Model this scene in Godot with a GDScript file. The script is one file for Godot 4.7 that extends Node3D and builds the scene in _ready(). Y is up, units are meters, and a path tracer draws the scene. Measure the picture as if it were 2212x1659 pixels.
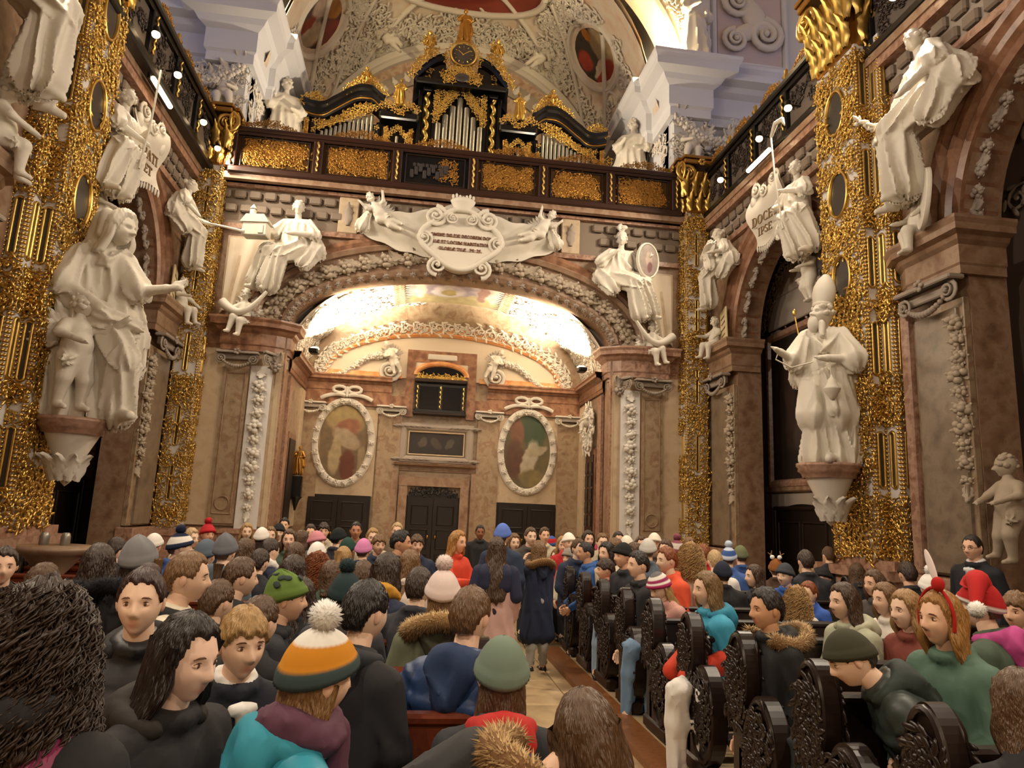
extends Node3D
const CX := 0.75
const ZW := -16.0
func _ready():
	# camera: 57.5 degrees high, eye 1.8 m above the floor, tilted up, turned and rolled a little
	var cam := Camera3D.new(); cam.name = "camera"; add_child(cam)
	cam.transform = Transform3D(Basis(Vector3(0.98941, 0.04166, 0.13901), Vector3(-0.06552, 0.98296, 0.17174), Vector3(-0.12949, -0.17903, 0.97528)), Vector3(0, 1.8, 0))
	cam.fov = 57.5; cam.near = 0.05; cam.far = 200.0; cam.current = true
	var env := Environment.new()
	env.background_mode = Environment.BG_COLOR; env.background_color = Color(0.44, 0.54, 0.80); env.background_energy_multiplier = 3.6
	env.ambient_light_source = Environment.AMBIENT_SOURCE_DISABLED
	env.tonemap_mode = Environment.TONE_MAPPER_LINEAR; env.tonemap_exposure = 1.2
	env.sdfgi_enabled = true; env.ssao_enabled = true; env.ssil_enabled = true
	var we := WorldEnvironment.new(); we.name = "environment"; we.environment = env; add_child(we)
	lights()
	materials()
	shapes()
	print("t materials ", Time.get_ticks_msec())
	floor_and_shell()
	rear_wall()
	under_gallery()
	side_wall(-1.0); side_wall(1.0)
	organ_bay()
	print("t architecture ", Time.get_ticks_msec())
	organ()
	balustrades()
	lamps()
	print("t organ ", Time.get_ticks_msec())
	statues()
	print("t statues ", Time.get_ticks_msec())
	pews()
	people()
	print("t people ", Time.get_ticks_msec())
# ---------------------------------------------------------------- geometry builder
class G:
	var v := PackedVector3Array()
	var n := PackedVector3Array()
	var uv := PackedVector2Array()
	var c := PackedColorArray()
	var i := PackedInt32Array()
	var tint := Color.WHITE
	func pad():
		while c.size() < v.size(): c.append(tint)
	func normals(v0: int, i0: int):
		n.resize(v.size())
		for k in range(v0, v.size()): n[k] = Vector3.ZERO
		for k in range(i0, i.size(), 3):
			var a := i[k]; var b := i[k + 1]; var d := i[k + 2]
			var f := (v[d] - v[a]).cross(v[b] - v[a])
			n[a] += f; n[b] += f; n[d] += f
		for k in range(v0, v.size()): n[k] = n[k].normalized()
		pad()
	func quad(a: Vector3, b: Vector3, d: Vector3, e: Vector3):
		var s := v.size()
		v.append(a); v.append(b); v.append(d); v.append(e)
		uv.append(Vector2(0, 0)); uv.append(Vector2(1, 0)); uv.append(Vector2(1, 1)); uv.append(Vector2(0, 1))
		var f := (e - a).cross(b - a) + (d - a).cross(b - a)
		f = f.normalized()
		for k in 4: n.append(f); c.append(tint)
		i.append_array(PackedInt32Array([s, s + 1, s + 2, s, s + 2, s + 3]))
	func grid(p: PackedVector3Array, nu: int, nv: int, cu := false, flip := false):
		var s := v.size(); var i0 := i.size()
		v.append_array(p)
		for b in nv:
			for a in nu: uv.append(Vector2(float(a) / (nu - 1.0), float(b) / (nv - 1.0)))
		for b in nv - 1:
			for a in (nu if cu else nu - 1):
				var a2 := (a + 1) % nu
				var q := s + b * nu + a; var r := s + b * nu + a2
				var t := q + nu; var w := r + nu
				if flip: i.append_array(PackedInt32Array([q, t, r, r, t, w]))
				else: i.append_array(PackedInt32Array([q, r, t, r, w, t]))
		normals(s, i0)
	func box(ctr: Vector3, sz: Vector3, bs := Basis.IDENTITY):
		var h := sz * 0.5
		for ax in 3:
			for sg in [-1.0, 1.0]:
				var d := Vector3.ZERO; d[ax] = sg
				var e := Vector3.ZERO; e[(ax + 1) % 3] = 1.0
				var f := Vector3.ZERO; f[(ax + 2) % 3] = sg
				var o := d * h; var x := e * h; var y := f * h
				quad(ctr + bs * (o - x - y), ctr + bs * (o - x + y), ctr + bs * (o + x + y), ctr + bs * (o + x - y))
	func span(a: Vector3, b: Vector3):
		box((a + b) * 0.5, (b - a).abs())
	func bbox(ctr: Vector3, sz: Vector3, bv: float, bs := Basis.IDENTITY):
		# chamfered box: superellipsoid-free, rounded by stacked rings
		var h := sz * 0.5
		bv = minf(bv, minf(h.x, minf(h.y, h.z)) * 0.9)
		var p := PackedVector3Array()
		var ys := [-h.y, -h.y, -h.y + bv, h.y - bv, h.y, h.y]
		var ins := [99.0, bv, 0.0, 0.0, bv, 99.0]
		for k in 6:
			var f := minf(ins[k], 99.0)
			var hx := maxf(h.x - f, 0.0); var hz := maxf(h.z - f, 0.0)
			var q := bv if f < 50.0 else 0.0
			if f > 50.0: hx = 0.0; hz = 0.0
			var qx := minf(q, hx); var qz := minf(q, hz)
			for sgn in [Vector2(1, 1), Vector2(-1, 1), Vector2(-1, -1), Vector2(1, -1)]:
				var a := Vector3(sgn.x * hx, ys[k], sgn.y * (hz - qz)); var b := Vector3(sgn.x * (hx - qx), ys[k], sgn.y * hz)
				if sgn.x * sgn.y > 0: p.append(ctr + bs * a); p.append(ctr + bs * b)
				else: p.append(ctr + bs * b); p.append(ctr + bs * a)
		# flat faces
		for k in 5:
			for a in 8:
				var a2 := (a + 1) % 8
				quad(p[k * 8 + a], p[k * 8 + a2], p[k * 8 + 8 + a2], p[k * 8 + 8 + a])
	func lathe(pr: PackedVector2Array, m: int, xf := Transform3D.IDENTITY, a0 := 0.0, a1 := TAU):
		var p := PackedVector3Array(); var full := absf(a1 - a0) > TAU - 0.01
		var cnt := m if full else m + 1
		for q in pr:
			for k in cnt:
				var a := a0 + (a1 - a0) * k / m
				p.append(xf * Vector3(cos(a) * q.x, q.y, sin(a) * q.x))
		grid(p, cnt, pr.size(), full)
	func tube(pts: PackedVector3Array, rad: PackedFloat32Array, m := 6, flat := 1.0):
		var p := PackedVector3Array()
		var up := Vector3.UP
		var nn := pts.size()
		var t0 := (pts[1] - pts[0]).normalized()
		if absf(t0.y) > 0.9: up = Vector3.FORWARD
		for k in nn:
			var t := (pts[mini(k + 1, nn - 1)] - pts[maxi(k - 1, 0)]).normalized()
			var sd := t.cross(up).normalized(); up = sd.cross(t).normalized()
			var r: float = rad[mini(k, rad.size() - 1)]
			for a in m:
				var w := TAU * a / m
				p.append(pts[k] + (sd * cos(w) + up * sin(w) * flat) * r)
		grid(p, m, nn, true)
	func ell(ctr: Vector3, r: Vector3, m := 8, k2 := 6, bs := Basis.IDENTITY):
		var p := PackedVector3Array()
		for b in k2 + 1:
			var e := PI * b / k2
			for a in m:
				var w := TAU * a / m
				p.append(ctr + bs * (Vector3(sin(e) * cos(w), -cos(e), sin(e) * sin(w)) * r))
		grid(p, m, k2 + 1, true)
	func extrude(poly: PackedVector2Array, d0: float, d1: float, xf := Transform3D.IDENTITY):
		if Geometry2D.is_polygon_clockwise(poly): poly.reverse()
		var tri := Geometry2D.triangulate_polygon(poly)
		for side in 2:
			var s := v.size(); var i0 := i.size(); var d := d1 if side == 0 else d0
			for q in poly: v.append(xf * Vector3(q.x, q.y, d)); uv.append(q)
			for k in range(0, tri.size(), 3):
				var a := s + tri[k]; var b := s + tri[k + 1]; var e := s + tri[k + 2]
				var f := (v[e] - v[a]).cross(v[b] - v[a])
				if f.dot(xf.basis.z) * (1.0 if side == 0 else -1.0) < 0.0: i.append_array(PackedInt32Array([a, e, b]))
				else: i.append_array(PackedInt32Array([a, b, e]))
			normals(s, i0)
		for k in poly.size():
			var a := poly[k]; var b := poly[(k + 1) % poly.size()]
			quad(xf * Vector3(a.x, a.y, d0), xf * Vector3(a.x, a.y, d1), xf * Vector3(b.x, b.y, d1), xf * Vector3(b.x, b.y, d0))
	func sweep(pr: PackedVector2Array, pts: Array, us: Array, vs: Array, closed := false):
		# every profile segment is a strip of its own (sharp across, smooth along)
		for k in pr.size() - 1:
			var p := PackedVector3Array(); var cnt := pts.size() + (1 if closed else 0)
			for q: Vector2 in [pr[k], pr[k + 1]]:
				for m in cnt:
					var j := m % pts.size()
					p.append(pts[j] + us[j] * q.x + vs[j] * q.y)
			grid(p, cnt, 2)
	func mould(pr: PackedVector2Array, path: Array, side := 1.0):
		# horizontal moulding along a floor-plan path; profile x = outwards, y = up; sharp corners
		var nn := path.size(); var off := []
		for k in nn:
			var d0: Vector3 = (path[k] - path[maxi(k - 1, 0)]); var d1: Vector3 = (path[mini(k + 1, nn - 1)] - path[k])
			if k == 0: d0 = d1
			if k == nn - 1: d1 = d0
			var n0 := d0.normalized().cross(Vector3.UP) * side; var n1 := d1.normalized().cross(Vector3.UP) * side
			var mm := (n0 + n1).normalized(); off.append(mm / maxf(0.3, mm.dot(n0)))
		for k in nn - 1:
			for j in pr.size() - 1:
				var a: Vector3 = path[k] + off[k] * pr[j].x + Vector3.UP * pr[j].y
				var b: Vector3 = path[k + 1] + off[k + 1] * pr[j].x + Vector3.UP * pr[j].y
				var d: Vector3 = path[k + 1] + off[k + 1] * pr[j + 1].x + Vector3.UP * pr[j + 1].y
				var e: Vector3 = path[k] + off[k] * pr[j + 1].x + Vector3.UP * pr[j + 1].y
				if side > 0: quad(a, b, d, e)
				else: quad(b, a, e, d)
	func add(o: G, xf := Transform3D.IDENTITY, col = null):
		var s := v.size()
		v.append_array(xf * o.v)
		var nb := xf.basis.inverse().transposed()
		n.append_array(Transform3D(nb, Vector3.ZERO) * o.n)
		uv.append_array(o.uv)
		if col == null: c.append_array(o.c)
		else:
			for k in o.v.size(): c.append(col)
		var j := o.i.duplicate()
		for k in j.size(): j[k] += s
		i.append_array(j)
	func paint(col: Color, from := 0):
		for k in range(from, c.size()): c[k] = col
	func mesh(m: Material = null) -> ArrayMesh:
		var a := []; a.resize(Mesh.ARRAY_MAX)
		pad()
		for k in n.size(): n[k] = n[k].normalized()
		a[Mesh.ARRAY_VERTEX] = v; a[Mesh.ARRAY_NORMAL] = n; a[Mesh.ARRAY_TEX_UV] = uv; a[Mesh.ARRAY_COLOR] = c; a[Mesh.ARRAY_INDEX] = i
		var me := ArrayMesh.new()
		me.add_surface_from_arrays(Mesh.PRIMITIVE_TRIANGLES, a)
		if m: me.surface_set_material(0, m)
		return me

# ---------------------------------------------------------------- smooth-union mesher (surface nets)
# a bone: [a, b, radius_a, radius_b, fold kind (0 none, 1 folds running along, 2 padded bands), fold depth, fold count]
var fold := 1.0
func nets(bones: Array, cell: float, k := 0.03) -> G:
	var lo := Vector3(1e9, 1e9, 1e9); var hi := -lo
	for b in bones:
		var r: float = maxf(b[2], b[3]) + (b[5] if b.size() > 5 else 0.0)
		var q := Vector3(r, r, r)
		lo = lo.min(b[0] - q).min(b[1] - q); hi = hi.max(b[0] + q).max(b[1] + q)
	var pad := Vector3.ONE * (cell * 2.0 + k * 0.3)
	lo -= pad; hi += pad
	var nx := int((hi.x - lo.x) / cell) + 2; var ny := int((hi.y - lo.y) / cell) + 2; var nz := int((hi.z - lo.z) / cell) + 2
	var f := PackedFloat32Array(); f.resize(nx * ny * nz); f.fill(9.0)
	for b in bones:
		var a: Vector3 = b[0]; var ba: Vector3 = b[1] - a; var ra: float = b[2]; var dr: float = b[3] - ra
		var kind: int = b[4] if b.size() > 4 else 0
		var amp: float = b[5] if b.size() > 5 else 0.0
		var cnt: float = b[6] if b.size() > 6 else 0.0
		var inv := 1.0 / maxf(ba.length_squared(), 1e-9)
		var ax := ba.normalized()
		if ba.length_squared() < 1e-9: ax = Vector3.UP
		var e1 := ax.cross(Vector3(0.31, 0.12, 0.9)).normalized(); var e2 := ax.cross(e1)
		var R := maxf(ra, ra + dr) + amp * fold + k + cell
		var q := Vector3(R, R, R)
		var l := (a.min(a + ba) - q - lo) / cell; var h := (a.max(a + ba) + q - lo) / cell
		var x0 := maxi(0, int(l.x)); var x1 := mini(nx - 1, int(h.x) + 1)
		var y0 := maxi(0, int(l.y)); var y1 := mini(ny - 1, int(h.y) + 1)
		var z0 := maxi(0, int(l.z)); var z1 := mini(nz - 1, int(h.z) + 1)
		for z in range(z0, z1 + 1):
			for y in range(y0, y1 + 1):
				var at := (z * ny + y) * nx
				for x in range(x0, x1 + 1):
					var pa := lo + Vector3(x, y, z) * cell - a
					var t := clampf(pa.dot(ba) * inv, 0.0, 1.0)
					var w := pa - ba * t
					var d := w.length() - ra - dr * t
					if d > k + cell + amp * fold: continue
					if kind == 1:
						var an := atan2(w.dot(e2), w.dot(e1)) * cnt + 1.8 * t + cnt
						d -= fold * amp * (0.45 + 0.55 * t) * (1.0 - 2.0 * absf(sin(an * 0.5 + 0.5 * sin(an * 0.37 + 3.0 * t))))
					elif kind == 2: d -= amp * absf(sin(t * cnt * PI))
					var g := f[at + x]
					var s := k - absf(d - g)
					if d < g: g = d
					if s > 0.0: g -= s * s * 0.25 / k
					f[at + x] = g
	var o := G.new()
	var id := PackedInt32Array(); id.resize(nx * ny * nz); id.fill(-1)
	var dz := nx * ny
	var offs := PackedInt32Array([0, 1, nx, nx + 1, dz, dz + 1, dz + nx, dz + nx + 1])
	for z in nz - 1:
		for y in ny - 1:
			var at := (z * ny + y) * nx
			for x in nx - 1:
				var c0 := at + x
				var g0 := f[c0]
				if g0 > 7.0 * cell or g0 < -7.0 * cell: continue
				var sum := Vector3.ZERO; var cnt2 := 0
				var neg := 0
				for m in 8:
					if f[c0 + offs[m]] < 0.0: neg += 1
				if neg == 0 or neg == 8: continue
				for m in 8:
					var fa := f[c0 + offs[m]]
					for bit in [1, 2, 4]:
						if m & bit: continue
						var fb := f[c0 + offs[m | bit]]
						if (fa < 0.0) == (fb < 0.0): continue
						var t := fa / (fa - fb)
						var p := Vector3(m & 1, (m >> 1) & 1, m >> 2)
						if bit == 1: p.x = t
						elif bit == 2: p.y = t
						else: p.z = t
						sum += p; cnt2 += 1
				id[c0] = o.v.size()
				o.v.append(lo + (Vector3(x, y, z) + sum / cnt2) * cell)
	for z in range(1, nz - 1):
		for y in range(1, ny - 1):
			var at := (z * ny + y) * nx
			for x in range(1, nx - 1):
				var c0 := at + x
				if id[c0] < 0: continue
				var fa := f[c0] < 0.0
				for axis in 3:
					var st := 1 if axis == 0 else (nx if axis == 1 else dz)
					if fa == (f[c0 + st] < 0.0): continue
					var s1 := nx if axis == 0 else (dz if axis == 1 else 1)
					var s2 := dz if axis == 0 else (1 if axis == 1 else nx)
					var a := id[c0]; var b := id[c0 - s1]; var d := id[c0 - s1 - s2]; var e := id[c0 - s2]
					if a < 0 or b < 0 or d < 0 or e < 0: continue
					if fa: o.i.append_array(PackedInt32Array([a, d, b, a, e, d]))
					else: o.i.append_array(PackedInt32Array([a, b, d, a, d, e]))
	o.uv.resize(o.v.size())
	for m in o.v.size(): o.uv[m] = Vector2(o.v[m].x * 4.0, o.v[m].y * 4.0)
	o.normals(0, 0)
	return o

# ---------------------------------------------------------------- nodes
var names := {}
var M := {}
func numbered(called: String) -> String:
	var k: int = names.get(called, -1) + 1
	names[called] = k
	return called if k == 0 else "%s_%03d" % [called, k]
func tag(o: Node3D, label: String, category: String, group := ""):
	o.set_meta("label", label); o.set_meta("category", category)
	if group: o.set_meta("group", group)
	return o
func thing(called: String, label: String, category: String, at := Vector3.ZERO, turn := 0.0, group := "") -> Node3D:
	var o := Node3D.new(); o.name = numbered(called); add_child(o)
	o.position = at; o.rotation.y = turn
	tag(o, label, category, group)
	return o
func part(called: String, me: Mesh, m, parent: Node3D, xf := Transform3D.IDENTITY) -> MeshInstance3D:
	var o := MeshInstance3D.new(); o.mesh = me
	if m: o.material_override = m
	o.name = numbered(called) if parent == self else called
	o.transform = xf
	parent.add_child(o, true)
	return o
func stuff(o: Node3D):
	o.set_meta("kind", "stuff"); return o
func structure(called: String, me: Mesh, m) -> MeshInstance3D:
	var o := part(called, me, m, self)
	o.set_meta("kind", "structure"); return o
func frame(called: String) -> Node3D:
	var o := Node3D.new(); o.name = called; add_child(o); o.set_meta("kind", "structure"); return o
func multi(called: String, me: Mesh, m, xfs: Array, parent: Node3D) -> MultiMeshInstance3D:
	var mm := MultiMesh.new(); mm.transform_format = MultiMesh.TRANSFORM_3D; mm.mesh = me; mm.instance_count = xfs.size()
	for k in xfs.size(): mm.set_instance_transform(k, xfs[k])
	var o := MultiMeshInstance3D.new(); o.multimesh = mm; o.material_override = m; o.name = called
	parent.add_child(o, true); o.set_meta("kind", "stuff"); return o
func at(x, y, z, yaw := 0.0, s := 1.0) -> Transform3D:
	return Transform3D(Basis(Vector3.UP, yaw).scaled(Vector3.ONE * s), Vector3(x, y, z))
func facing(o: Vector3, out: Vector3, up := Vector3.UP) -> Transform3D:
	# local x runs right when seen from outside, y up, z out of the wall
	return Transform3D(Basis(up.cross(out).normalized(), up, out.normalized()), o)
func P2(a: Array) -> PackedVector2Array:
	var p := PackedVector2Array()
	for k in range(0, a.size(), 2): p.append(Vector2(a[k], a[k + 1]))
	return p
func P3(a: Array) -> PackedVector3Array:
	var p := PackedVector3Array()
	for k in range(0, a.size(), 3): p.append(Vector3(a[k], a[k + 1], a[k + 2]))
	return p

# ---------------------------------------------------------------- materials
func hexc(h: String) -> Color: return Color(h)
func mat(col: Color, rough := 0.7, metal := 0.0) -> StandardMaterial3D:
	var m := StandardMaterial3D.new(); m.albedo_color = col; m.roughness = rough; m.metallic = metal
	return m
func noise_tex(sd: int, freq: float, cols: Array, size := 512, kind := FastNoiseLite.TYPE_SIMPLEX_SMOOTH, warp := 0.0, oct := 5) -> NoiseTexture2D:
	var nz := FastNoiseLite.new(); nz.seed = sd; nz.frequency = freq; nz.noise_type = kind; nz.fractal_octaves = oct
	if warp > 0.0:
		nz.domain_warp_enabled = true; nz.domain_warp_amplitude = warp; nz.domain_warp_frequency = freq * 1.5
	var t := NoiseTexture2D.new(); t.width = size; t.height = size; t.seamless = true; t.noise = nz
	var gr := Gradient.new(); var o := PackedFloat32Array(); var cc := PackedColorArray()
	for k in cols.size(): o.append(float(k) / (cols.size() - 1)); cc.append(cols[k])
	gr.offsets = o; gr.colors = cc; t.color_ramp = gr
	return t
func bump_tex(sd: int, freq: float, strength: float, size := 256) -> NoiseTexture2D:
	var nz := FastNoiseLite.new(); nz.seed = sd; nz.frequency = freq; nz.fractal_octaves = 4
	var t := NoiseTexture2D.new(); t.width = size; t.height = size; t.seamless = true; t.noise = nz; t.as_normal_map = true; t.bump_strength = strength
	return t
func stone(sd: int, cols: Array, rough: float, scale := 0.5, freq := 0.012, warp := 40.0) -> StandardMaterial3D:
	var m := mat(Color.WHITE, rough)
	m.albedo_texture = noise_tex(sd, freq, cols, 512, FastNoiseLite.TYPE_SIMPLEX_SMOOTH, warp)
	m.uv1_triplanar = true; m.uv1_world_triplanar = true; m.uv1_scale = Vector3.ONE * scale
	return m
func bumped(m: StandardMaterial3D, t: Texture2D, s := 1.0) -> StandardMaterial3D:
	m.normal_enabled = true; m.normal_texture = t; m.normal_scale = s
	return m
const WARM := Color(1.0, 0.93, 0.83)
func omni(called: String, p: Vector3, e: float, col := WARM, size := 0.15):
	var l := OmniLight3D.new(); l.name = numbered(called); l.position = p; l.light_energy = e; l.light_color = col; l.omni_range = 60.0; l.omni_attenuation = 2.0
	l.light_size = size; l.shadow_enabled = true; add_child(l)
func spot(called: String, p: Vector3, target: Vector3, e: float, col := WARM, ang := 72.0):
	var l := SpotLight3D.new(); l.name = numbered(called); add_child(l)
	l.position = p; l.look_at(target, Vector3.UP); l.light_energy = e; l.light_color = col; l.spot_range = 60.0; l.spot_attenuation = 2.0; l.spot_angle = ang; l.spot_angle_attenuation = 0.6; l.light_size = 0.08; l.shadow_enabled = true
func area(called: String, p: Vector3, target: Vector3, size: Vector2, e: float, col := WARM):
	var l := AreaLight3D.new(); l.name = numbered(called); add_child(l)
	l.position = p; l.look_at(target, Vector3.UP if absf((target - p).normalized().y) < 0.98 else Vector3.RIGHT)
	l.area_size = size; l.light_energy = e; l.light_color = col; l.area_range = 60.0; l.area_attenuation = 2.0; l.shadow_enabled = true
func lights():
	# the lamps of the galleries shine across the nave (the fittings are built in lamps())
	pass
func materials():
	M.gold = mat(Color(0.80, 0.66, 0.36), 0.33, 1.0)
	M.gold_dull = mat(Color(0.66, 0.48, 0.22), 0.38, 0.9)
	M.stucco = mat(Color(0.83, 0.80, 0.75), 0.75)
	M.statue = mat(Color(0.82, 0.79, 0.73), 0.6)
	M.stucco_grey = mat(Color(0.60, 0.55, 0.50), 0.75)
	M.panel_white = mat(Color(0.83, 0.81, 0.79), 0.6)
	M.brown = stone(21, [Color(0.40, 0.31, 0.24), Color(0.56, 0.47, 0.37), Color(0.62, 0.54, 0.44), Color(0.52, 0.41, 0.32), Color(0.68, 0.59, 0.48)], 0.32, 0.35)
	M.beige = stone(22, [Color(0.66, 0.57, 0.46), Color(0.76, 0.68, 0.57), Color(0.72, 0.63, 0.51)], 0.42, 0.4)
	M.pink = stone(23, [Color(0.42, 0.30, 0.24), Color(0.57, 0.43, 0.35), Color(0.68, 0.55, 0.47), Color(0.51, 0.37, 0.30), Color(0.63, 0.49, 0.41)], 0.30, 0.6)
	M.rust = stone(24, [Color(0.34, 0.22, 0.16), Color(0.48, 0.33, 0.24), Color(0.60, 0.45, 0.35), Color(0.43, 0.29, 0.21)], 0.30, 0.5)
	M.tan = stone(25, [Color(0.42, 0.31, 0.23), Color(0.52, 0.40, 0.31), Color(0.60, 0.50, 0.41), Color(0.48, 0.36, 0.27)], 0.38, 0.45)
	M.orange = stone(26, [Color(0.72, 0.44, 0.24), Color(0.82, 0.58, 0.36), Color(0.88, 0.70, 0.50)], 0.45, 0.5)
	M.orange_pale = stone(41, [Color(0.55, 0.42, 0.34), Color(0.68, 0.56, 0.47), Color(0.74, 0.66, 0.58), Color(0.60, 0.45, 0.36)], 0.7, 0.35)
	M.pale_rose = mat(Color(0.77, 0.71, 0.70), 0.8)
	M.vault = stone(43, [Color(0.78, 0.58, 0.44), Color(0.82, 0.70, 0.60), Color(0.84, 0.79, 0.72), Color(0.85, 0.81, 0.75), Color(0.80, 0.66, 0.54)], 0.75, 0.22)
	M.garland = mat(Color(0.67, 0.61, 0.53), 0.7)
	M.pier = stone(47, [Color(0.36, 0.31, 0.26), Color(0.46, 0.40, 0.34), Color(0.52, 0.46, 0.39), Color(0.42, 0.35, 0.29)], 0.3, 0.4)
	M.frieze = mat(Color(0.48, 0.42, 0.36), 0.7)
	M.gold_ground = mat(Color(0.36, 0.25, 0.10), 0.45, 0.7)
	M.cream = mat(Color(0.85, 0.79, 0.70), 0.7)
	M.white_wall = mat(Color(0.81, 0.81, 0.82), 0.8)
	M.grey_dark = mat(Color(0.33, 0.29, 0.26), 0.6)
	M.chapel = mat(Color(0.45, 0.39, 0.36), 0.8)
	M.black = mat(Color(0.045, 0.040, 0.040), 0.30)
	M.wood_dark = mat(Color(0.13, 0.08, 0.06), 0.34)
	M.wood_rail = mat(Color(0.20, 0.11, 0.07), 0.35)
	M.wood_red = stone(33, [Color(0.30, 0.12, 0.06), Color(0.42, 0.18, 0.09), Color(0.36, 0.15, 0.08)], 0.30, 1.5, 0.02, 20.0)
	M.wood_plinth = stone(34, [Color(0.40, 0.24, 0.12), Color(0.52, 0.33, 0.18), Color(0.46, 0.28, 0.15)], 0.42, 1.2, 0.02, 20.0)
	M.door = mat(Color(0.09, 0.06, 0.04), 0.4)
	M.slab = [stone(36, [Color(0.62, 0.52, 0.38), Color(0.72, 0.62, 0.47), Color(0.68, 0.57, 0.42)], 0.38, 0.5), stone(37, [Color(0.58, 0.49, 0.36), Color(0.70, 0.60, 0.45)], 0.40, 0.6), stone(38, [Color(0.66, 0.57, 0.43), Color(0.75, 0.66, 0.52)], 0.36, 0.4)]
	M.joint = mat(Color(0.36, 0.30, 0.22), 0.8)
	M.mirror = mat(Color(0.23, 0.21, 0.20), 0.35)
	M.pipe = mat(Color(0.62, 0.60, 0.56), 0.42, 0.8)
	M.glow = mat(Color(1, 0.95, 0.85), 0.5); M.glow.emission_enabled = true; M.glow.emission = Color(1, 0.86, 0.66); M.glow.emission_energy_multiplier = 9.0
	M.metal = mat(Color(0.12, 0.11, 0.11), 0.4, 0.6)
	M.glass_dark = mat(Color(0.06, 0.06, 0.07), 0.08)
	M.parchment = mat(Color(0.80, 0.74, 0.58), 0.8)
	M.ink = mat(Color(0.46, 0.36, 0.22), 0.6)
	M.letter = mat(Color(0.45, 0.24, 0.11), 0.5)

# ---------------------------------------------------------------- shared ornament shapes
var S := {}
var rng := RandomNumberGenerator.new()
func scroll_shape(sd: int) -> G:
	var g := G.new(); rng.seed = sd
	var pts := PackedVector3Array(); var rad := PackedFloat32Array()
	for k in 15:
		var t := k / 14.0
		var a := t * 9.5 + sd; var r := 0.115 * (1.0 - t) + 0.018
		pts.append(Vector3(cos(a) * r, sin(a) * r, 0.012 + 0.022 * t)); rad.append(lerpf(0.012, 0.018, t))
	g.tube(pts, rad, 5)
	for k in 7:
		var t := k / 8.0; var a := t * 9.5 + sd; var r := 0.115 * (1.0 - t) + 0.045
		var bs := Basis(Vector3.BACK, a + 0.7 + rng.randf() * 0.4)
		bs = bs * Basis(Vector3.UP, -0.3 + rng.randf() * 0.5)
		g.ell(Vector3(cos(a) * r, sin(a) * r, 0.018 + rng.randf() * 0.02), Vector3(0.058 * (1.1 - t * 0.5), 0.02, 0.013), 6, 4, bs)
	g.ell(Vector3(0, 0, 0.04), Vector3(0.022, 0.022, 0.02), 6, 4)
	return g
func cluster_shape(sd: int) -> G:
	var g := G.new(); rng.seed = sd
	for k in 7:
		var a := TAU * k / 6.0 + rng.randf(); var r := 0.0 if k == 6 else 0.055 + rng.randf() * 0.02
		g.ell(Vector3(cos(a) * r, sin(a) * r * 0.9, 0.035 + rng.randf() * 0.02 + (0.03 if k == 6 else 0.0)), Vector3.ONE * (0.036 + rng.randf() * 0.016), 7, 5)
	for k in 6:
		var a := TAU * k / 6.0 + rng.randf() * 0.6
		g.ell(Vector3(cos(a) * 0.10, sin(a) * 0.085, 0.025), Vector3(0.055, 0.022, 0.012), 6, 4, Basis(Vector3.BACK, a) * Basis(Vector3.UP, -0.5))
	return g
func leaf_shape() -> G:
	# an acanthus leaf about 0.3 long, curling forward at the tip
	var g := G.new(); var p := PackedVector3Array()
	for b in 9:
		var t := b / 8.0
		var w := 0.085 * sin(PI * minf(1.0, t * 0.85 + 0.12)) * (1.0 + 0.22 * cos(t * 30.0))
		for a in 7:
			var s := a / 3.0 - 1.0
			p.append(Vector3(w * s, 0.3 * t, 0.02 + 0.03 * (1.0 - s * s) + 0.10 * pow(t, 4.0) + 0.012 * cos(s * 9.0)))
	g.grid(p, 7, 9)
	var q := PackedVector3Array()
	for k in p.size(): q.append(p[k] - Vector3(0, 0, 0.012))
	g.grid(q, 7, 9, false, true)
	return g
func volute(g: G, ctr: Vector3, r: float, dir: float, th: float, turns := 2.2, start := PI / 2):
	var pts := PackedVector3Array(); var rad := PackedFloat32Array()
	for k in 26:
		var t := k / 25.0; var a := start + dir * t * TAU * turns; var q := r * (1.0 - t * 0.86)
		pts.append(ctr + Vector3(cos(a) * q, sin(a) * q, th * t)); rad.append(r * (0.16 - 0.06 * t))
	g.tube(pts, rad, 6, 1.6)
	g.ell(ctr + Vector3(0, 0, th), Vector3(r * 0.18, r * 0.18, r * 0.2), 8, 6)
func swag(g: G, a: Vector3, b: Vector3, sag: float, r: float, cnt: int):
	for k in cnt:
		var t := (k + 0.5) / cnt
		var p := a.lerp(b, t) - Vector3(0, sag * 4.0 * t * (1.0 - t), 0)
		var q := r * (0.7 + 0.5 * sin(PI * t))
		g.ell(p + Vector3(0, 0, q * 0.8), Vector3(q, q, q), 7, 5)
func capital_shape() -> G:
	# stucco capital, 0.9 wide and 0.4 high: abacus, two volutes, a rosette and a swag of fruit
	var g := G.new()
	g.bbox(Vector3(0, 0.19, 0.07), Vector3(0.96, 0.06, 0.20), 0.015)
	g.bbox(Vector3(0, 0.10, 0.02), Vector3(0.74, 0.14, 0.08), 0.015)
	volute(g, Vector3(-0.36, 0.04, 0.08), 0.12, 1.0, 0.05)
	volute(g, Vector3(0.36, 0.04, 0.08), 0.12, -1.0, 0.05, 2.2, PI / 2)
	swag(g, Vector3(-0.33, 0.0, 0.09), Vector3(0.33, 0.0, 0.09), 0.14, 0.036, 13)
	for k in 5:
		var a := TAU * k / 5.0
		g.ell(Vector3(cos(a) * 0.05, 0.2 + sin(a) * 0.05, 0.18), Vector3(0.04, 0.03, 0.02), 6, 4)
	return g
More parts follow.
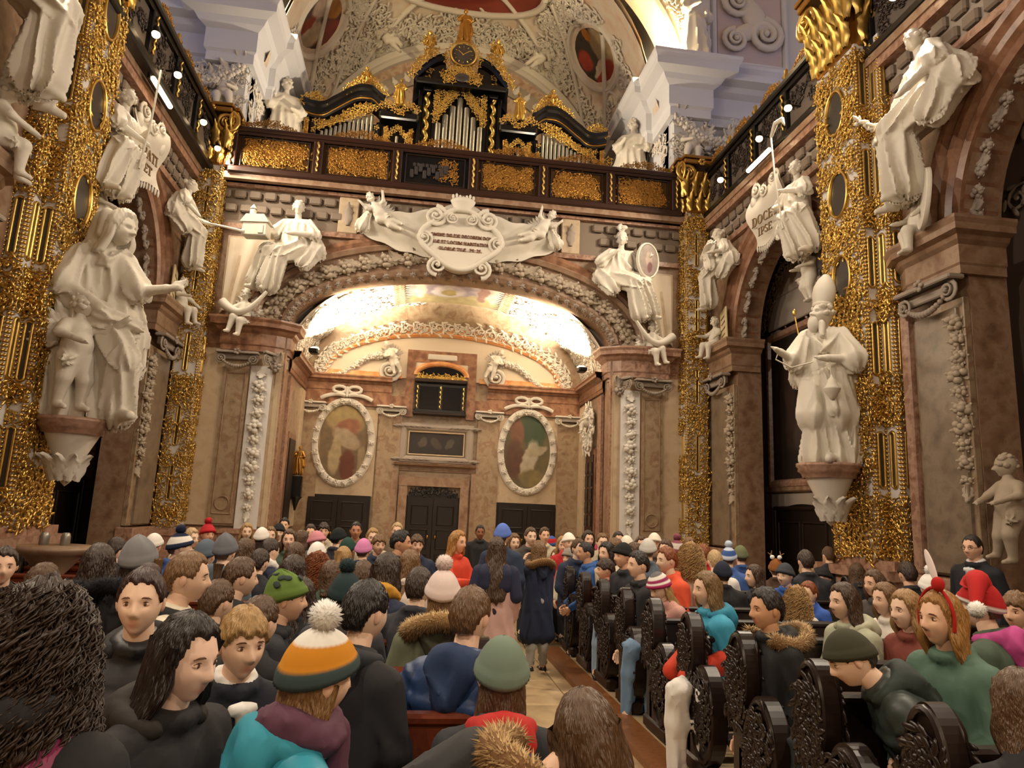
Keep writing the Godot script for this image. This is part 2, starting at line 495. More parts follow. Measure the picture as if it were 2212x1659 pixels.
func shapes():
	var l := leaf_shape(); S.leaf_g = l; S.leaf = l.mesh()
	S.scroll = []; S.cluster = []
	for k in 3: S.scroll.append(scroll_shape(k + 1).mesh()); S.cluster_g = cluster_shape(k + 1); S.cluster.append(S.cluster_g.mesh())
	S.capital = capital_shape().mesh()
	var g := G.new(); g.bbox(Vector3.ZERO, Vector3(0.27, 0.2, 0.12), 0.03); S.dentil = g.mesh()
	# a stucco bunch: leaf pair and fruit, laid along a garland
	g = cluster_shape(7)
	for sx in [-1, 1]: g.add(l, Transform3D(Basis(Vector3.BACK, sx * 0.5).scaled(Vector3(0.8, 0.9, 0.8)), Vector3(sx * 0.03, 0.05, 0)))
	S.bunch = g.mesh()

func slab_poly(x0, x1, y0, y1, holes: Array) -> PackedVector2Array:
	# wall outline from x0 to x1 with openings that start at the bottom: [left, right, spring, rise]
	var p := PackedVector2Array([Vector2(x0, y1), Vector2(x0, y0)])
	for h in holes:
		p.append(Vector2(h[0], y0))
		for k in 33:
			var a := PI - PI * k / 32.0
			p.append(Vector2((h[0] + h[1]) * 0.5 + cos(a) * (h[1] - h[0]) * 0.5, h[2] + sin(a) * h[3]))
		p.append(Vector2(h[1], y0))
	p.append(Vector2(x1, y0)); p.append(Vector2(x1, y1))
	return p
func arch_pts(c: Vector2, a: float, b: float, m: int, t0 := 0.0, t1 := PI) -> Array:
	var o := []
	for k in m + 1:
		var t := t1 + (t0 - t1) * k / m
		o.append(c + Vector2(cos(t) * a, sin(t) * b))
	return o
func arch_band(g: G, xf: Transform3D, c: Vector2, a: float, b: float, pr: PackedVector2Array, m := 40, t0 := 0.0, t1 := PI):
	# a moulding that follows an arch; profile x = outwards along the radius, y = out of the wall
	var ps := []; var us := []; var vs := []
	for k in m + 1:
		var t := t1 + (t0 - t1) * k / m
		var nrm := Vector2(cos(t) / a, sin(t) / b).normalized()
		ps.append(xf * Vector3(c.x + cos(t) * a, c.y + sin(t) * b, 0)); us.append(xf.basis * Vector3(nrm.x, nrm.y, 0)); vs.append(xf.basis.z)
	g.sweep(pr, ps, us, vs)
func oval_ring(g: G, xf: Transform3D, a: float, b: float, pr: PackedVector2Array, m := 32):
	var ps := []; var us := []; var vs := []
	for k in m:
		var t := -TAU * k / m
		var nrm := Vector2(cos(t) / a, sin(t) / b).normalized()
		ps.append(xf * Vector3(cos(t) * a, sin(t) * b, 0)); us.append(xf.basis * Vector3(nrm.x, nrm.y, 0)); vs.append(xf.basis.z)
	g.sweep(pr, ps, us, vs, true)
func oval_disc(a: float, b: float, th: float, m := 32) -> G:
	var g := G.new(); var p := PackedVector2Array()
	for k in m: p.append(Vector2(cos(TAU * k / m) * a, sin(TAU * k / m) * b))
	g.extrude(p, 0, th)
	for k in g.v.size(): g.uv[k] = Vector2(g.v[k].x / a * 0.5 + 0.5, 0.5 - g.v[k].y / b * 0.5)
	return g
func ring_profile(w: float, h: float) -> PackedVector2Array:
	return P2([0, 0, 0, h * 0.5, w * 0.2, h, w * 0.5, h * 1.15, w * 0.8, h, w, h * 0.4, w, 0])
func cornice(h: float, o: float) -> PackedVector2Array:
	return P2([0, 0, o * 0.18, 0, o * 0.18, h * 0.16, o * 0.25, h * 0.2, o * 0.25, h * 0.55, o * 0.45, h * 0.62, o * 0.55, h * 0.70, o * 0.88, h * 0.74, o * 0.9, h * 0.86, o, h * 0.94, o, h, 0, h])
func paint_image(w: int, h: int, base: Color, blobs: Array, sd := 3) -> ImageTexture:
	# flat print of a painting: soft strokes [x, y, rx, ry, angle, colour, softness]
	var im := Image.create(w, h, false, Image.FORMAT_RGB8)
	var nz := FastNoiseLite.new(); nz.seed = sd; nz.frequency = 0.05; nz.fractal_octaves = 4
	for y in h:
		for x in w:
			var c := base; var u := float(x) / w; var t := float(y) / h
			var wob := nz.get_noise_2d(x, y)
			for b in blobs:
				var d := Vector2(u - b[0] + wob * 0.03, t - b[1] + wob * 0.025).rotated(-b[4])
				var q: float = d.x * d.x / (b[2] * b[2]) + d.y * d.y / (b[3] * b[3])
				if q < 1.0: c = c.lerp(b[5], clampf((1.0 - q) * 2.5, 0.0, 1.0))
			var e := 1.0 + wob * 0.14
			im.set_pixel(x, y, Color(c.r * e, c.g * e, c.b * e))
	im.generate_mipmaps()
	return ImageTexture.create_from_image(im)
func canvas(t: Texture2D, rough := 0.55) -> StandardMaterial3D:
	var m := mat(Color.WHITE, rough); m.albedo_texture = t; return m

# ---------------------------------------------------------------- floor and shell
func floor_and_shell():
	var f := frame("floor")
	var g := G.new(); g.span(Vector3(-12, -0.3, -22), Vector3(13, -0.012, 11)); part("bed", g.mesh(), M.joint, f)
	# stone slabs of the middle aisle, laid in courses; the side fields lie under the pews
	var tiles := []
	for k in 3:
		var t := G.new(); t.bbox(Vector3(0, -0.02, 0), Vector3(0.788, 0.04, 0.988), 0.006); tiles.append(t.mesh())
	rng.seed = 4
	for z in range(-16, -1):
		for x in range(-1, 4):
			part("slab", tiles[0], M.slab[rng.randi() % 3], f, at(-0.15 + x * 0.8 - 0.2, rng.randf() * 0.002 - 0.002, z + 0.5))
	g = G.new()
	g.span(Vector3(3.0, -0.3, -19), Vector3(8.6, -0.004, 10)); g.span(Vector3(-7.2, -0.3, -19), Vector3(-1.36, -0.004, 10)); g.span(Vector3(-1.4, -0.3, -2), Vector3(3.1, -0.004, 10)); g.span(Vector3(-4.7, -0.3, -22), Vector3(6.3, -0.004, -16))
	part("side_paving", g.mesh(), M.slab[1], f)
	# outer shell beyond the camera and above: closes the room
	g = G.new()
	g.span(Vector3(-12, 0, 10), Vector3(13, 19, 10.4))
	structure("wall_altar", g.mesh(), M.cream)
	g = G.new(); g.span(Vector3(-12.4, 18.6, -22.4), Vector3(13.4, 19, 10.4))
	structure("ceiling", g.mesh(), M.cream)
	for s: float in [-1.0, 1.0]:
		# outer walls of the galleries with tall windows: the dusk sky comes in here
		g = G.new(); var x := CX + s * 10.4; var x2 := CX + s * 10.9
		g.span(Vector3(x, 0, -22.4), Vector3(x2, 11.2, 10.4)); g.span(Vector3(x, 15.6, -22.4), Vector3(x2, 19, 10.4))
		var z := -22.4
		for c in [-19.0, -12.5, -6.0, 0.5, 7.0]:
			g.span(Vector3(x, 11.2, z), Vector3(x2, 15.6, c - 0.9)); z = c + 0.9
		g.span(Vector3(x, 11.2, z), Vector3(x2, 15.6, 10.4))
		structure("wall_outer_left" if s < 0 else "wall_outer_right", g.mesh(), M.white_wall)
	g = G.new(); g.span(Vector3(-12.4, 0, -22.4), Vector3(13.4, 19, -21.6))
	structure("wall_west", g.mesh(), M.cream)

# ---------------------------------------------------------------- gilded pilasters
func gold_face(parent: Node3D, xf: Transform3D, w: float, y0: float, y1: float, ovals: Array, slots: Array, sd: int):
	rng.seed = sd
	var xs := [[], [], []]
	var step := 0.145
	var rows := int((y1 - y0) / step)
	var cols := maxi(1, int(w * 0.5 / 0.125))
	for r in rows:
		var y := y0 + (r + 0.5) * step
		for cidx in cols:
			var x := (cidx + 0.5 + (0.25 if r % 2 else -0.15)) * (w * 0.5 - 0.05) / cols
			var jx := rng.randf_range(-0.02, 0.02); var jy := rng.randf_range(-0.03, 0.03); var rot := rng.randf() * TAU; var sc := rng.randf_range(0.62, 1.05); var pick := rng.randi() % 3; var dz := rng.randf() * 0.02
			var ok := rng.randf() > 0.10
			for o in ovals:
				if pow((x + jx) / (o[1] + 0.09), 2) + pow((y + jy - o[0]) / (o[2] + 0.09), 2) < 1.0: ok = false
			for o in slots:
				if absf(x - absf(o[3])) < o[1] + 0.06 and absf(y - o[0]) < o[2] + 0.08: ok = false
			if not ok: continue
			for m: float in [-1.0, 1.0]:
				var bs := Basis(Vector3.BACK, rot * m).scaled(Vector3(sc * m, sc, sc * 1.25))
				xs[pick].append(xf * Transform3D(bs, Vector3((x + jx) * m, y + jy, 0.004 + dz)))
	for k in 3:
		if xs[k].size(): multi("gilded_scrollwork", S.scroll[k], M.gold, xs[k], parent)
	# beaded edges
	if not S.has("bead"):
		var b := G.new(); b.ell(Vector3.ZERO, Vector3.ONE * 0.026, 6, 4); S.bead = b.mesh()
	var bx := []
	for m: float in [-1.0, 1.0]:
		for k in int((y1 - y0) / 0.06): bx.append(xf * Transform3D(Basis(), Vector3(m * (w * 0.5 - 0.02), y0 + 0.03 + k * 0.06, 0.012)))
	multi("beading", S.bead, M.gold, bx, parent)
	for o in ovals:
		var fx := xf * Transform3D(Basis(), Vector3(0, o[0], 0))
		var g := G.new(); oval_ring(g, Transform3D(), o[1], o[2], ring_profile(0.055, 0.06), 28)
		var fr := part("medallion_frame", g.mesh(), M.gold, parent, fx)
		part("medallion", oval_disc(o[1] + 0.01, o[2] + 0.01, 0.022, 28).mesh(), M.mirror, fr)
	for o in slots:
		var fx := xf * Transform3D(Basis(), Vector3(o[3], o[0], 0))
		var g := G.new(); slot_ring(g, o[1], o[2], 0.022)
		var fr := part("slot_frame", g.mesh(), M.gold, parent, fx)
		var d := G.new(); var pl := PackedVector2Array()
		for p in slot_path(o[1], o[2]): pl.append(Vector2(p.x, p.y))
		d.extrude(pl, 0.0, 0.012); part("slot_panel", d.mesh(), M.mirror, fr)
func slot_path(a: float, b: float) -> Array:
	var o := []
	for k in 9: o.append(Vector3(cos(PI * k / 8.0) * a, b - a + sin(PI * k / 8.0) * a, 0))
	for k in 9: o.append(Vector3(cos(PI + PI * k / 8.0) * a, -b + a + sin(PI + PI * k / 8.0) * a, 0))
	return o
func slot_ring(g: G, a: float, b: float, r: float):
	var p := PackedVector3Array(slot_path(a, b)); p.append(p[0]); p.append(p[1])
	for k in p.size(): p[k].z = r * 0.6
	g.tube(p, PackedFloat32Array([r]), 6, 1.0)
func gilt_capital(parent: Node3D, xf: Transform3D, w: float, h: float):
	# composite capital: bell of two rows of acanthus leaves, corner volutes and a moulded abacus
	var core := G.new(); core.bbox(Vector3(0, h * 0.42, -0.1), Vector3(w * 0.86, h * 0.84, 0.34), 0.04)
	var cp := part("capital", core.mesh(), M.gold_dull, parent, xf)
	var lv := []
	var cnt := maxi(3, int(w / 0.22))
	for row in 2:
		for k in cnt + row:
			var x := (k + 0.5 - (cnt + row) * 0.5) * w * 0.95 / cnt
			part("acanthus_leaf", S.leaf, M.gold, cp, Transform3D(Basis().scaled(Vector3(1.3, h * (1.25 + 0.2 * row), 1.3)), Vector3(x, h * 0.28 * row, 0.07 + row * 0.02)))
	for m: float in [-1.0, 1.0]:
		var g := G.new(); volute(g, Vector3.ZERO, h * 0.2, -m, 0.06)
		part("volute", g.mesh(), M.gold, cp, Transform3D(Basis(), Vector3(m * w * 0.46, h * 0.74, 0.12)))
	var ab := G.new(); ab.bbox(Vector3(0, h * 0.94, -0.02), Vector3(w * 1.22, h * 0.09, 0.5), 0.02); ab.bbox(Vector3(0, h * 1.02, -0.02), Vector3(w * 1.3, h * 0.06, 0.56), 0.015)
	part("abacus", ab.mesh(), M.gold_dull, cp)
	var ro := G.new()
	for k in 6: ro.ell(Vector3(cos(TAU * k / 6) * 0.06, h * 0.92 + sin(TAU * k / 6) * 0.06, 0.27), Vector3(0.05, 0.04, 0.03), 6, 4)
	part("rosette", ro.mesh(), M.gold, cp)
func drop_garland(parent: Node3D, xf: Transform3D, y0: float, y1: float, w: float, m):
	var cnt := int((y1 - y0) / (w * 0.72))
	for k in cnt:
		var t := (k + 0.5) / cnt
		var s := w / 0.27 * (0.55 + 0.45 * minf(1.0, minf(t * 4.0, (1.0 - t) * 8.0 + 0.4))) * (0.9 + 0.15 * sin(k * 2.3))
		part("fruit_bunch", S.cluster[k % 3], m, parent, xf * Transform3D(Basis(Vector3.BACK, k * 1.3).scaled(Vector3(s, s, s)), Vector3(0.012 * sin(k * 1.9), y0 + (y1 - y0) * t, 0.0)))
	part("tip_leaf", S.leaf, m, parent, xf * Transform3D(Basis(Vector3.BACK, PI).scaled(Vector3(0.8, 0.8, 0.8)), Vector3(0, y0 + 0.08, 0)))

# ---------------------------------------------------------------- rear wall with its wide arch
func rear_wall():
	var W := frame("wall_rear")
	var g := G.new()
	g.extrude(slab_poly(-6.4, 7.9, 0.0, 9.15, [[-3.05, 4.50, 5.80, 1.41]]), -16.6, -16.0)
	part("wall_body", g.mesh(), M.tan, W)
	var front := facing(Vector3(0, 0, ZW), Vector3.BACK)
	# archivolt: flat brown band with an outer pink moulding
	g = G.new(); arch_band(g, front, Vector2(0.725, 5.80), 3.775, 1.41, P2([0, -0.6, 0, 0.05, 0.10, 0.09, 0.16, 0.09, 0.18, 0.04, 0.62, 0.04, 0.64, 0.12, 0.74, 0.16, 0.80, 0.10, 0.80, 0.0]), 56, 0.03, PI - 0.03)
	part("archivolt", g.mesh(), M.tan, W)
	g = G.new(); arch_band(g, front, Vector2(0.725, 5.80), 4.575, 2.21, P2([0, 0, 0, 0.10, 0.12, 0.14, 0.24, 0.08, 0.24, 0]), 56, 0.10, PI - 0.10)
	part("arch_moulding", g.mesh(), M.rust, W)
	# stucco garland on the archivolt, and a smaller one on the inner edge
	for k in 46:
		var t := PI - 0.10 - (PI - 0.20) * k / 45.0
		if k % 2 == 0: part("fruit_bunch", S.bunch, M.garland, W, Transform3D(Basis(Vector3.BACK, t - PI / 2 + (PI / 2 if t > PI / 2 else -PI / 2) * 0.8).scaled(Vector3.ONE * 1.6), Vector3(0.725 + cos(t) * 4.16, 5.80 + sin(t) * 1.80, ZW + 0.05)))
		else: part("garland_leaf", S.leaf, M.garland, W, Transform3D(Basis(Vector3.BACK, t - PI / 2 + (PI / 2 if t > PI / 2 else -PI / 2)).scaled(Vector3(1.7, 0.95, 1.2)), Vector3(0.725 + cos(t) * 4.16, 5.76 + sin(t) * 1.80, ZW + 0.05)))
	var xs := []
	for k in 70:
		var t := PI - 0.06 - (PI - 0.12) * k / 69.0
		xs.append(Transform3D(Basis(Vector3.BACK, t * 3.0).scaled(Vector3.ONE * 0.62), Vector3(0.725 + cos(t) * 3.80, 5.80 + sin(t) * 1.43, ZW + 0.06 - 0.18 * (k % 2))))
	multi("edge_garland", S.cluster[1], M.stucco_grey, xs, W)
	# piers
	for s: float in [-1.0, 1.0]:
		var cx := 0.73 + s * 4.70   # centre of the pilaster panel
		var q := func(x: float) -> float: return 0.73 + s * x
		g = G.new(); g.span(Vector3(q.call(5.5), 1.25, ZW), Vector3(q.call(3.80), 5.1, ZW + 0.06)); part("pier_face", g.mesh(), M.beige, W)
		g = G.new(); g.span(Vector3(q.call(5.02), 1.3, ZW), Vector3(q.call(4.50), 4.72, ZW + 0.13)); part("pilaster", g.mesh(), M.brown, W)
		g = G.new()
		var rect := [[q.call(4.95), 1.5], [q.call(4.57), 1.5], [q.call(4.57), 4.55], [q.call(4.95), 4.55]]
		for k in 4:
			var a: Array = rect[k]; var b: Array = rect[(k + 1) % 4]
			g.bbox(Vector3((a[0] + b[0]) / 2, (a[1] + b[1]) / 2, ZW + 0.135), Vector3(absf(a[0] - b[0]) + 0.03, absf(a[1] - b[1]) + 0.03, 0.03), 0.01)
		part("pilaster_moulding", g.mesh(), M.tan, W)
		g = G.new(); oval_ring(g, facing(Vector3(cx + s * 0.06, 1.72, ZW + 0.13), Vector3.BACK), 0.13, 0.13, ring_profile(0.03, 0.02), 20); part("ring_moulding", g.mesh(), M.tan, W)
		g = G.new(); g.span(Vector3(q.call(4.47), 1.2, ZW), Vector3(q.call(4.00), 4.75, ZW + 0.11)); part("white_strip", g.mesh(), M.panel_white, W)
		drop_garland(W, facing(Vector3(q.call(4.235), 0, ZW + 0.11), Vector3.BACK), 1.5, 4.42, 0.38, M.stucco)
		part("capital_leaf", S.leaf, M.stucco, W, Transform3D(Basis(Vector3.BACK, PI).scaled(Vector3(1.3, 0.7, 1)), Vector3(q.call(4.235), 4.66, ZW + 0.11)))
		g = G.new(); g.span(Vector3(q.call(3.99), 1.2, ZW - 0.1), Vector3(q.call(3.76), 5.1, ZW + 0.05)); part("jamb_strip", g.mesh(), M.pink, W)
		g = G.new(); g.span(Vector3(q.call(3.93), 1.2, ZW), Vector3(q.call(3.84), 5.1, ZW + 0.09)); part("jamb_bead", g.mesh(), M.beige, W)
		part("capital", S.capital, M.stucco_grey, W, Transform3D(Basis().scaled(Vector3(0.95, 0.95, 1)), Vector3(q.call(4.76), 4.82, ZW + 0.13)))
		part("capital", S.capital, M.stucco_grey, W, Transform3D(Basis(Vector3.UP, -s * 0.9).scaled(Vector3(0.62, 1.0, 1)), Vector3(q.call(3.98), 4.80, ZW + 0.10)))
		part("leaf_tuft", S.bunch, M.stucco_grey, W, Transform3D(Basis().scaled(Vector3(1.2, 1.1, 1.2)), Vector3(q.call(3.92), 4.72, ZW + 0.2)))
		# entablature over the pier, stepping out over the pilaster and turning into the opening
		var path := [Vector3(q.call(5.55), 5.06, ZW), Vector3(q.call(5.10), 5.06, ZW), Vector3(q.call(5.10), 5.06, ZW + 0.14), Vector3(q.call(4.30), 5.06, ZW + 0.14), Vector3(q.call(4.02), 5.06, ZW + 0.06), Vector3(q.call(3.775), 5.06, ZW - 0.12), Vector3(q.call(3.775), 5.06, ZW - 0.6)]
		g = G.new(); g.mould(cornice(0.72, 0.30), path, 1.0 if s < 0 else -1.0); part("entablature", g.mesh(), M.rust if s < 0 else M.pink, W)
		# plinth
		g = G.new(); g.span(Vector3(q.call(5.6), 0, ZW), Vector3(q.call(3.70), 1.12, ZW + 0.22)); g.span(Vector3(q.call(5.6), 1.1, ZW), Vector3(q.call(3.66), 1.2, ZW + 0.28)); part("plinth", g.mesh(), M.pink, W)
	# spandrel stucco backing, frieze and its blocks
	for s: float in [-1.0, 1.0]:
		g = G.new(); var q2 := func(x: float) -> float: return 0.73 + s * x
		g.extrude(PackedVector2Array([Vector2(q2.call(5.3), 5.9), Vector2(q2.call(5.3), 7.75), Vector2(q2.call(3.2), 7.75), Vector2(q2.call(4.5), 7.0)]), ZW, ZW + 0.05); part("spandrel_panel", g.mesh(), M.beige, W)
		# hanging drapery behind the seated figure
		var p := PackedVector3Array()
		for b in 14:
			for a in 13:
				var u := a / 12.0; var t := b / 13.0
				p.append(Vector3(q2.call(5.25 - u * (1.0 - 0.55 * t)), 7.7 - 1.75 * t + 0.15 * u * t, ZW + 0.07 + 0.045 * sin(u * 15.0 + t * 1.5) * (0.3 + t)))
		g = G.new(); g.grid(p, 13, 14, false, s > 0); part("stucco_drapery", g.mesh(), M.cream, W)
	g = G.new(); g.span(Vector3(-5.0, 7.92, ZW), Vector3(6.5, 8.04, ZW + 0.10)); g.span(Vector3(-5.0, 8.92, ZW), Vector3(6.5, 9.02, ZW + 0.16)); g.span(Vector3(-5.0, 9.0, ZW), Vector3(6.5, 9.15, ZW + 0.26)); part("frieze_moulding", g.mesh(), M.pink, W)
	g = G.new(); g.span(Vector3(-5.0, 8.02, ZW), Vector3(6.5, 8.94, ZW + 0.03)); part("frieze", g.mesh(), M.frieze, W)
	for x in [-1.93, 3.40]:
		g = G.new(); g.bbox(Vector3(x, 8.48, ZW + 0.06), Vector3(0.46, 0.9, 0.12), 0.02); part("frieze_block", g.mesh(), M.beige, W)
		part("relief_leaf", S.leaf, M.stucco_grey, W, Transform3D(Basis().scaled(Vector3(1.2, 1.8, 0.8)), Vector3(x, 8.22, ZW + 0.12)))
	for k in 34:
		var x := -4.75 + k * 0.34
		if absf(x + 1.93) < 0.36 or absf(x - 3.40) < 0.36: continue
		for r in 2: part("dentil", S.dentil, M.frieze, W, Transform3D(Basis(), Vector3(x + 0.17 * r, 8.76 - r * 0.34, ZW + 0.07)))
	# gilded corner pilasters
	for s: float in [-1.0, 1.0]:
		var x0: float = 0.73 + s * 5.50; var x1: float = x0 + s * 0.52
		g = G.new(); g.span(Vector3(x0, 1.15, ZW - 0.2), Vector3(x1, 9.3, ZW + 0.42)); g.span(Vector3(x1, 1.15, ZW - 0.2), Vector3(x1 + s * 0.28, 9.3, ZW + 0.20)); var pc := part("corner_pilaster", g.mesh(), M.panel_white, W)
		gold_face(pc, facing(Vector3((x0 + x1) / 2, 0, ZW + 0.42), Vector3.BACK), 0.52, 1.2, 9.25, [], [[8.3, 0.035, 0.42, 0.0], [6.6, 0.035, 0.42, 0.0], [4.9, 0.035, 0.42, 0.0], [3.3, 0.035, 0.42, 0.0], [2.1, 0.035, 0.36, 0.0]], 50 + int(s))
		gold_face(pc, facing(Vector3(x1 + s * 0.14, 0, ZW + 0.20), Vector3.BACK), 0.26, 1.2, 9.25, [], [[8.0, 0.03, 0.42, 0.0], [6.3, 0.03, 0.42, 0.0], [4.6, 0.03, 0.42, 0.0], [3.0, 0.03, 0.42, 0.0]], 60 + int(s))
		gold_face(pc, facing(Vector3(x0, 0, ZW + 0.21), Vector3(-s, 0, 0)), 0.40, 1.2, 9.25, [], [[8.3, 0.035, 0.42, 0.0], [6.6, 0.035, 0.42, 0.0], [4.9, 0.035, 0.42, 0.0], [3.3, 0.035, 0.42, 0.0], [2.1, 0.035, 0.36, 0.0]], 70 + int(s))
		gilt_capital(W, facing(Vector3((x0 + x1) / 2 + s * 0.05, 9.25, ZW + 0.45), Vector3.BACK), 0.72, 1.35)
		gilt_capital(W, facing(Vector3(x0, 9.25, ZW + 0.2), Vector3(-s, 0, 0)), 0.5, 1.35)
		g = G.new(); g.span(Vector3(x0 - s * 0.06, 0, ZW), Vector3(x1 + s * 0.4, 1.05, ZW + 0.6)); g.span(Vector3(x0 - s * 0.1, 1.03, ZW), Vector3(x1 + s * 0.4, 1.17, ZW + 0.66)); part("pilaster_plinth", g.mesh(), M.pink, W)

# ---------------------------------------------------------------- the space under the organ gallery
func rect_frame(g: G, xf: Transform3D, x0: float, x1: float, y0: float, y1: float, w: float, h: float):
	var pr := ring_profile(w, h)
	var cs := [Vector3(x0, y0, 0), Vector3(x0, y1, 0), Vector3(x1, y1, 0), Vector3(x1, y0, 0)]
	var us := [Vector3(-1, -1, 0), Vector3(-1, 1, 0), Vector3(1, 1, 0), Vector3(1, -1, 0)]
	for k in 4:
		var j := (k + 1) % 4
		for m in pr.size() - 1:
			var p := func(q: int, r: int) -> Vector3: return xf * (cs[q] + us[q] * pr[r].x + Vector3(0, 0, pr[r].y))
			g.quad(p.call(k, m), p.call(j, m), p.call(j, m + 1), p.call(k, m + 1))
func wreath(parent: Node3D, xf: Transform3D, a: float, b: float, m, cnt := 40, s := 0.72):
	var fr := G.new(); oval_ring(fr, Transform3D(), a, b, ring_profile(0.19, 0.07), 40)
	var f := part("frame", fr.mesh(), m, parent, xf)
	for k in cnt:
		var t := TAU * k / cnt
		part("wreath_leaf", S.leaf if k % 2 else S.cluster[k % 3], m, f, Transform3D(Basis(Vector3.BACK, t + (0.6 if k % 2 else 0.0)).scaled(Vector3.ONE * (s if k % 2 == 0 else s * 0.6)), Vector3(cos(t) * (a + 0.09), sin(t) * (b + 0.09), 0.05)))
	var g := G.new()
	for sx: float in [-1.0, 1.0]:
		var pts := PackedVector3Array(); var r := PackedFloat32Array([0.035])
		for k in 12: var t := k / 11.0; pts.append(Vector3(sx * (0.05 + 0.62 * t), b + 0.24 + 0.07 * sin(t * PI) - 0.10 * t, 0.06 + 0.03 * sin(t * 9.0)))
		g.tube(pts, r, 6, 1.6)
		pts = PackedVector3Array()
		for k in 12: var t := k / 11.0 * TAU; pts.append(Vector3(sx * (0.20 - 0.17 * cos(t)), b + 0.40 + 0.09 * sin(t), 0.06))
		g.tube(pts, PackedFloat32Array([0.03]), 6, 1.6)
	g.bbox(Vector3(0, b + 0.34, 0.06), Vector3(0.07, 0.30, 0.08), 0.02)
	part("ribbon_bow", g.mesh(), m, f)
	return f
func under_gallery():
	const ZB := -19.0
	var W := frame("wall_back")
	var g := G.new()
	g.span(Vector3(-4.6, 0, ZB - 0.5), Vector3(6.1, 9.0, ZB)); part("wall_body", g.mesh(), M.brown, W)
	var bk := facing(Vector3(0, 0, ZB), Vector3.BACK)
	for s: float in [-1.0, 1.0]:
		var X := 0.725 + s * 3.775
		var L := frame("wall_passage_left" if s < 0 else "wall_passage_right")
		g = G.new(); g.span(Vector3(X, 0, ZB), Vector3(X + s * 0.6, 5.3, -16.5)); part("wall_body", g.mesh(), M.brown, L)
		g = G.new(); g.span(Vector3(X - s * 0.06, 1.2, -18.9), Vector3(X, 4.7, -18.3)); part("wall_strip", g.mesh(), M.beige, L)
		g = G.new(); g.span(Vector3(X - s * 0.07, 0.2, -16.55), Vector3(X, 4.7, -16.9)); part("wall_strip", g.mesh(), M.pink, L)
		g = G.new(); g.mould(cornice(0.5, 0.26), [Vector3(X, 4.78, -16.5), Vector3(X, 4.78, ZB)], 1.0 if s < 0 else -1.0); part("cornice", g.mesh(), M.rust, L)
		# the doorway in the side wall with its tall wooden leaf
		g = G.new(); g.span(Vector3(X - s * 0.05, 0, -18.1), Vector3(X, 3.45, -17.1)); part("door_frame", g.mesh(), M.rust, L)
		g = G.new(); g.span(Vector3(X - s * 0.08, 0, -17.98), Vector3(X - s * 0.04, 3.3, -17.22)); var dl := part("door_leaf", g.mesh(), M.wood_rail if s > 0 else M.door, L)
		if s > 0:
			for k in 5:
				for j in 2:
					g = G.new(); g.bbox(Vector3(X - 0.09, 1.65 + k * 0.33, -17.80 + j * 0.38), Vector3(0.02, 0.28, 0.30), 0.004); part("pane", g.mesh(), M.glass_dark, dl)
	# entablature and lunette
	g = G.new(); g.mould(cornice(0.5, 0.22), [Vector3(-3.05, 4.72, ZB), Vector3(-0.75, 4.72, ZB)], 1.0); g.mould(cornice(0.5, 0.22), [Vector3(1.85, 4.72, ZB), Vector3(4.5, 4.72, ZB)], 1.0); part("cornice", g.mesh(), M.rust, W)
	g = G.new(); g.span(Vector3(-3.05, 4.42, ZB), Vector3(4.5, 4.74, ZB + 0.04)); part("architrave", g.mesh(), M.rust, W)
	var lp := PackedVector2Array()
	for q in arch_pts(Vector2(0.66, 5.25), 3.5, 1.5, 32): lp.append(q)
	g = G.new(); g.extrude(lp, ZB, ZB + 0.04); part("lunette", g.mesh(), M.cream, W)
	g = G.new(); arch_band(g, bk, Vector2(0.66, 5.25), 3.15, 1.20, P2([0, 0, 0, 0.08, 0.06, 0.12, 0.12, 0.08, 0.24, 0.10, 0.30, 0.05, 0.30, 0]), 40); part("lunette_moulding", g.mesh(), M.orange, W)
	g = G.new(); g.span(Vector3(-2.6, 5.22, ZB), Vector3(-0.5, 5.36, ZB + 0.1)); g.span(Vector3(1.6, 5.22, ZB), Vector3(3.9, 5.36, ZB + 0.1)); part("lunette_sill", g.mesh(), M.orange, W)
	# vault of the passage: white stucco over an ellipse, with a painted panel
	var p := PackedVector3Array()
	for b in 9:
		for a in 41:
			var t := PI * a / 40.0
			p.append(Vector3(0.725 + cos(t) * 3.80, 5.25 + sin(t) * 2.22, -16.5 + (ZB + 16.5) * b / 8.0))
	var V := frame("ceiling_passage")
	g = G.new(); g.grid(p, 41, 9)
	for k in p.size(): p[k] = Vector3(0.725 + (p[k].x - 0.725) * 1.06, 5.25 + (p[k].y - 5.25) * 1.08, p[k].z)
	g.grid(p, 41, 9, false, true); part("vault", g.mesh(), M.stucco, V)
	rng.seed = 12
	var xs := [[], [], []]
	for k in 420:
		var t := rng.randf_range(0.12, PI - 0.12); var z := rng.randf_range(-18.9, -16.7)
		if absf(t - PI / 2) < 0.46 and z > -18.85: continue
		var out := Vector3(-cos(t) / 3.8, -sin(t) / 2.22, 0).normalized()
		var up := Vector3(0, 0, 1)
		var bs := Basis(up.cross(out), up, out) * Basis(Vector3.BACK, rng.randf() * TAU)
		xs[k % 3].append(Transform3D(bs.scaled(Vector3.ONE) * Basis().scaled(Vector3.ONE * rng.randf_range(0.8, 1.5)), Vector3(0.725 + cos(t) * 3.79, 5.25 + sin(t) * 2.21, z)))
	for k in 3: multi("stucco_scrollwork", S.scroll[k], M.stucco, xs[k], V)
	var fp := PackedVector3Array(); var fp2 := PackedVector3Array()
	for b in 6:
		for a in 13:
			var t := PI / 2 + 0.40 - 0.80 * a / 12.0
			fp.append(Vector3(0.725 + cos(t) * 3.74, 5.25 + sin(t) * 2.16, -16.65 - 2.15 * b / 5.0))
			fp2.append(Vector3(0.725 + cos(t) * 3.78, 5.25 + sin(t) * 2.20, -16.65 - 2.15 * b / 5.0))
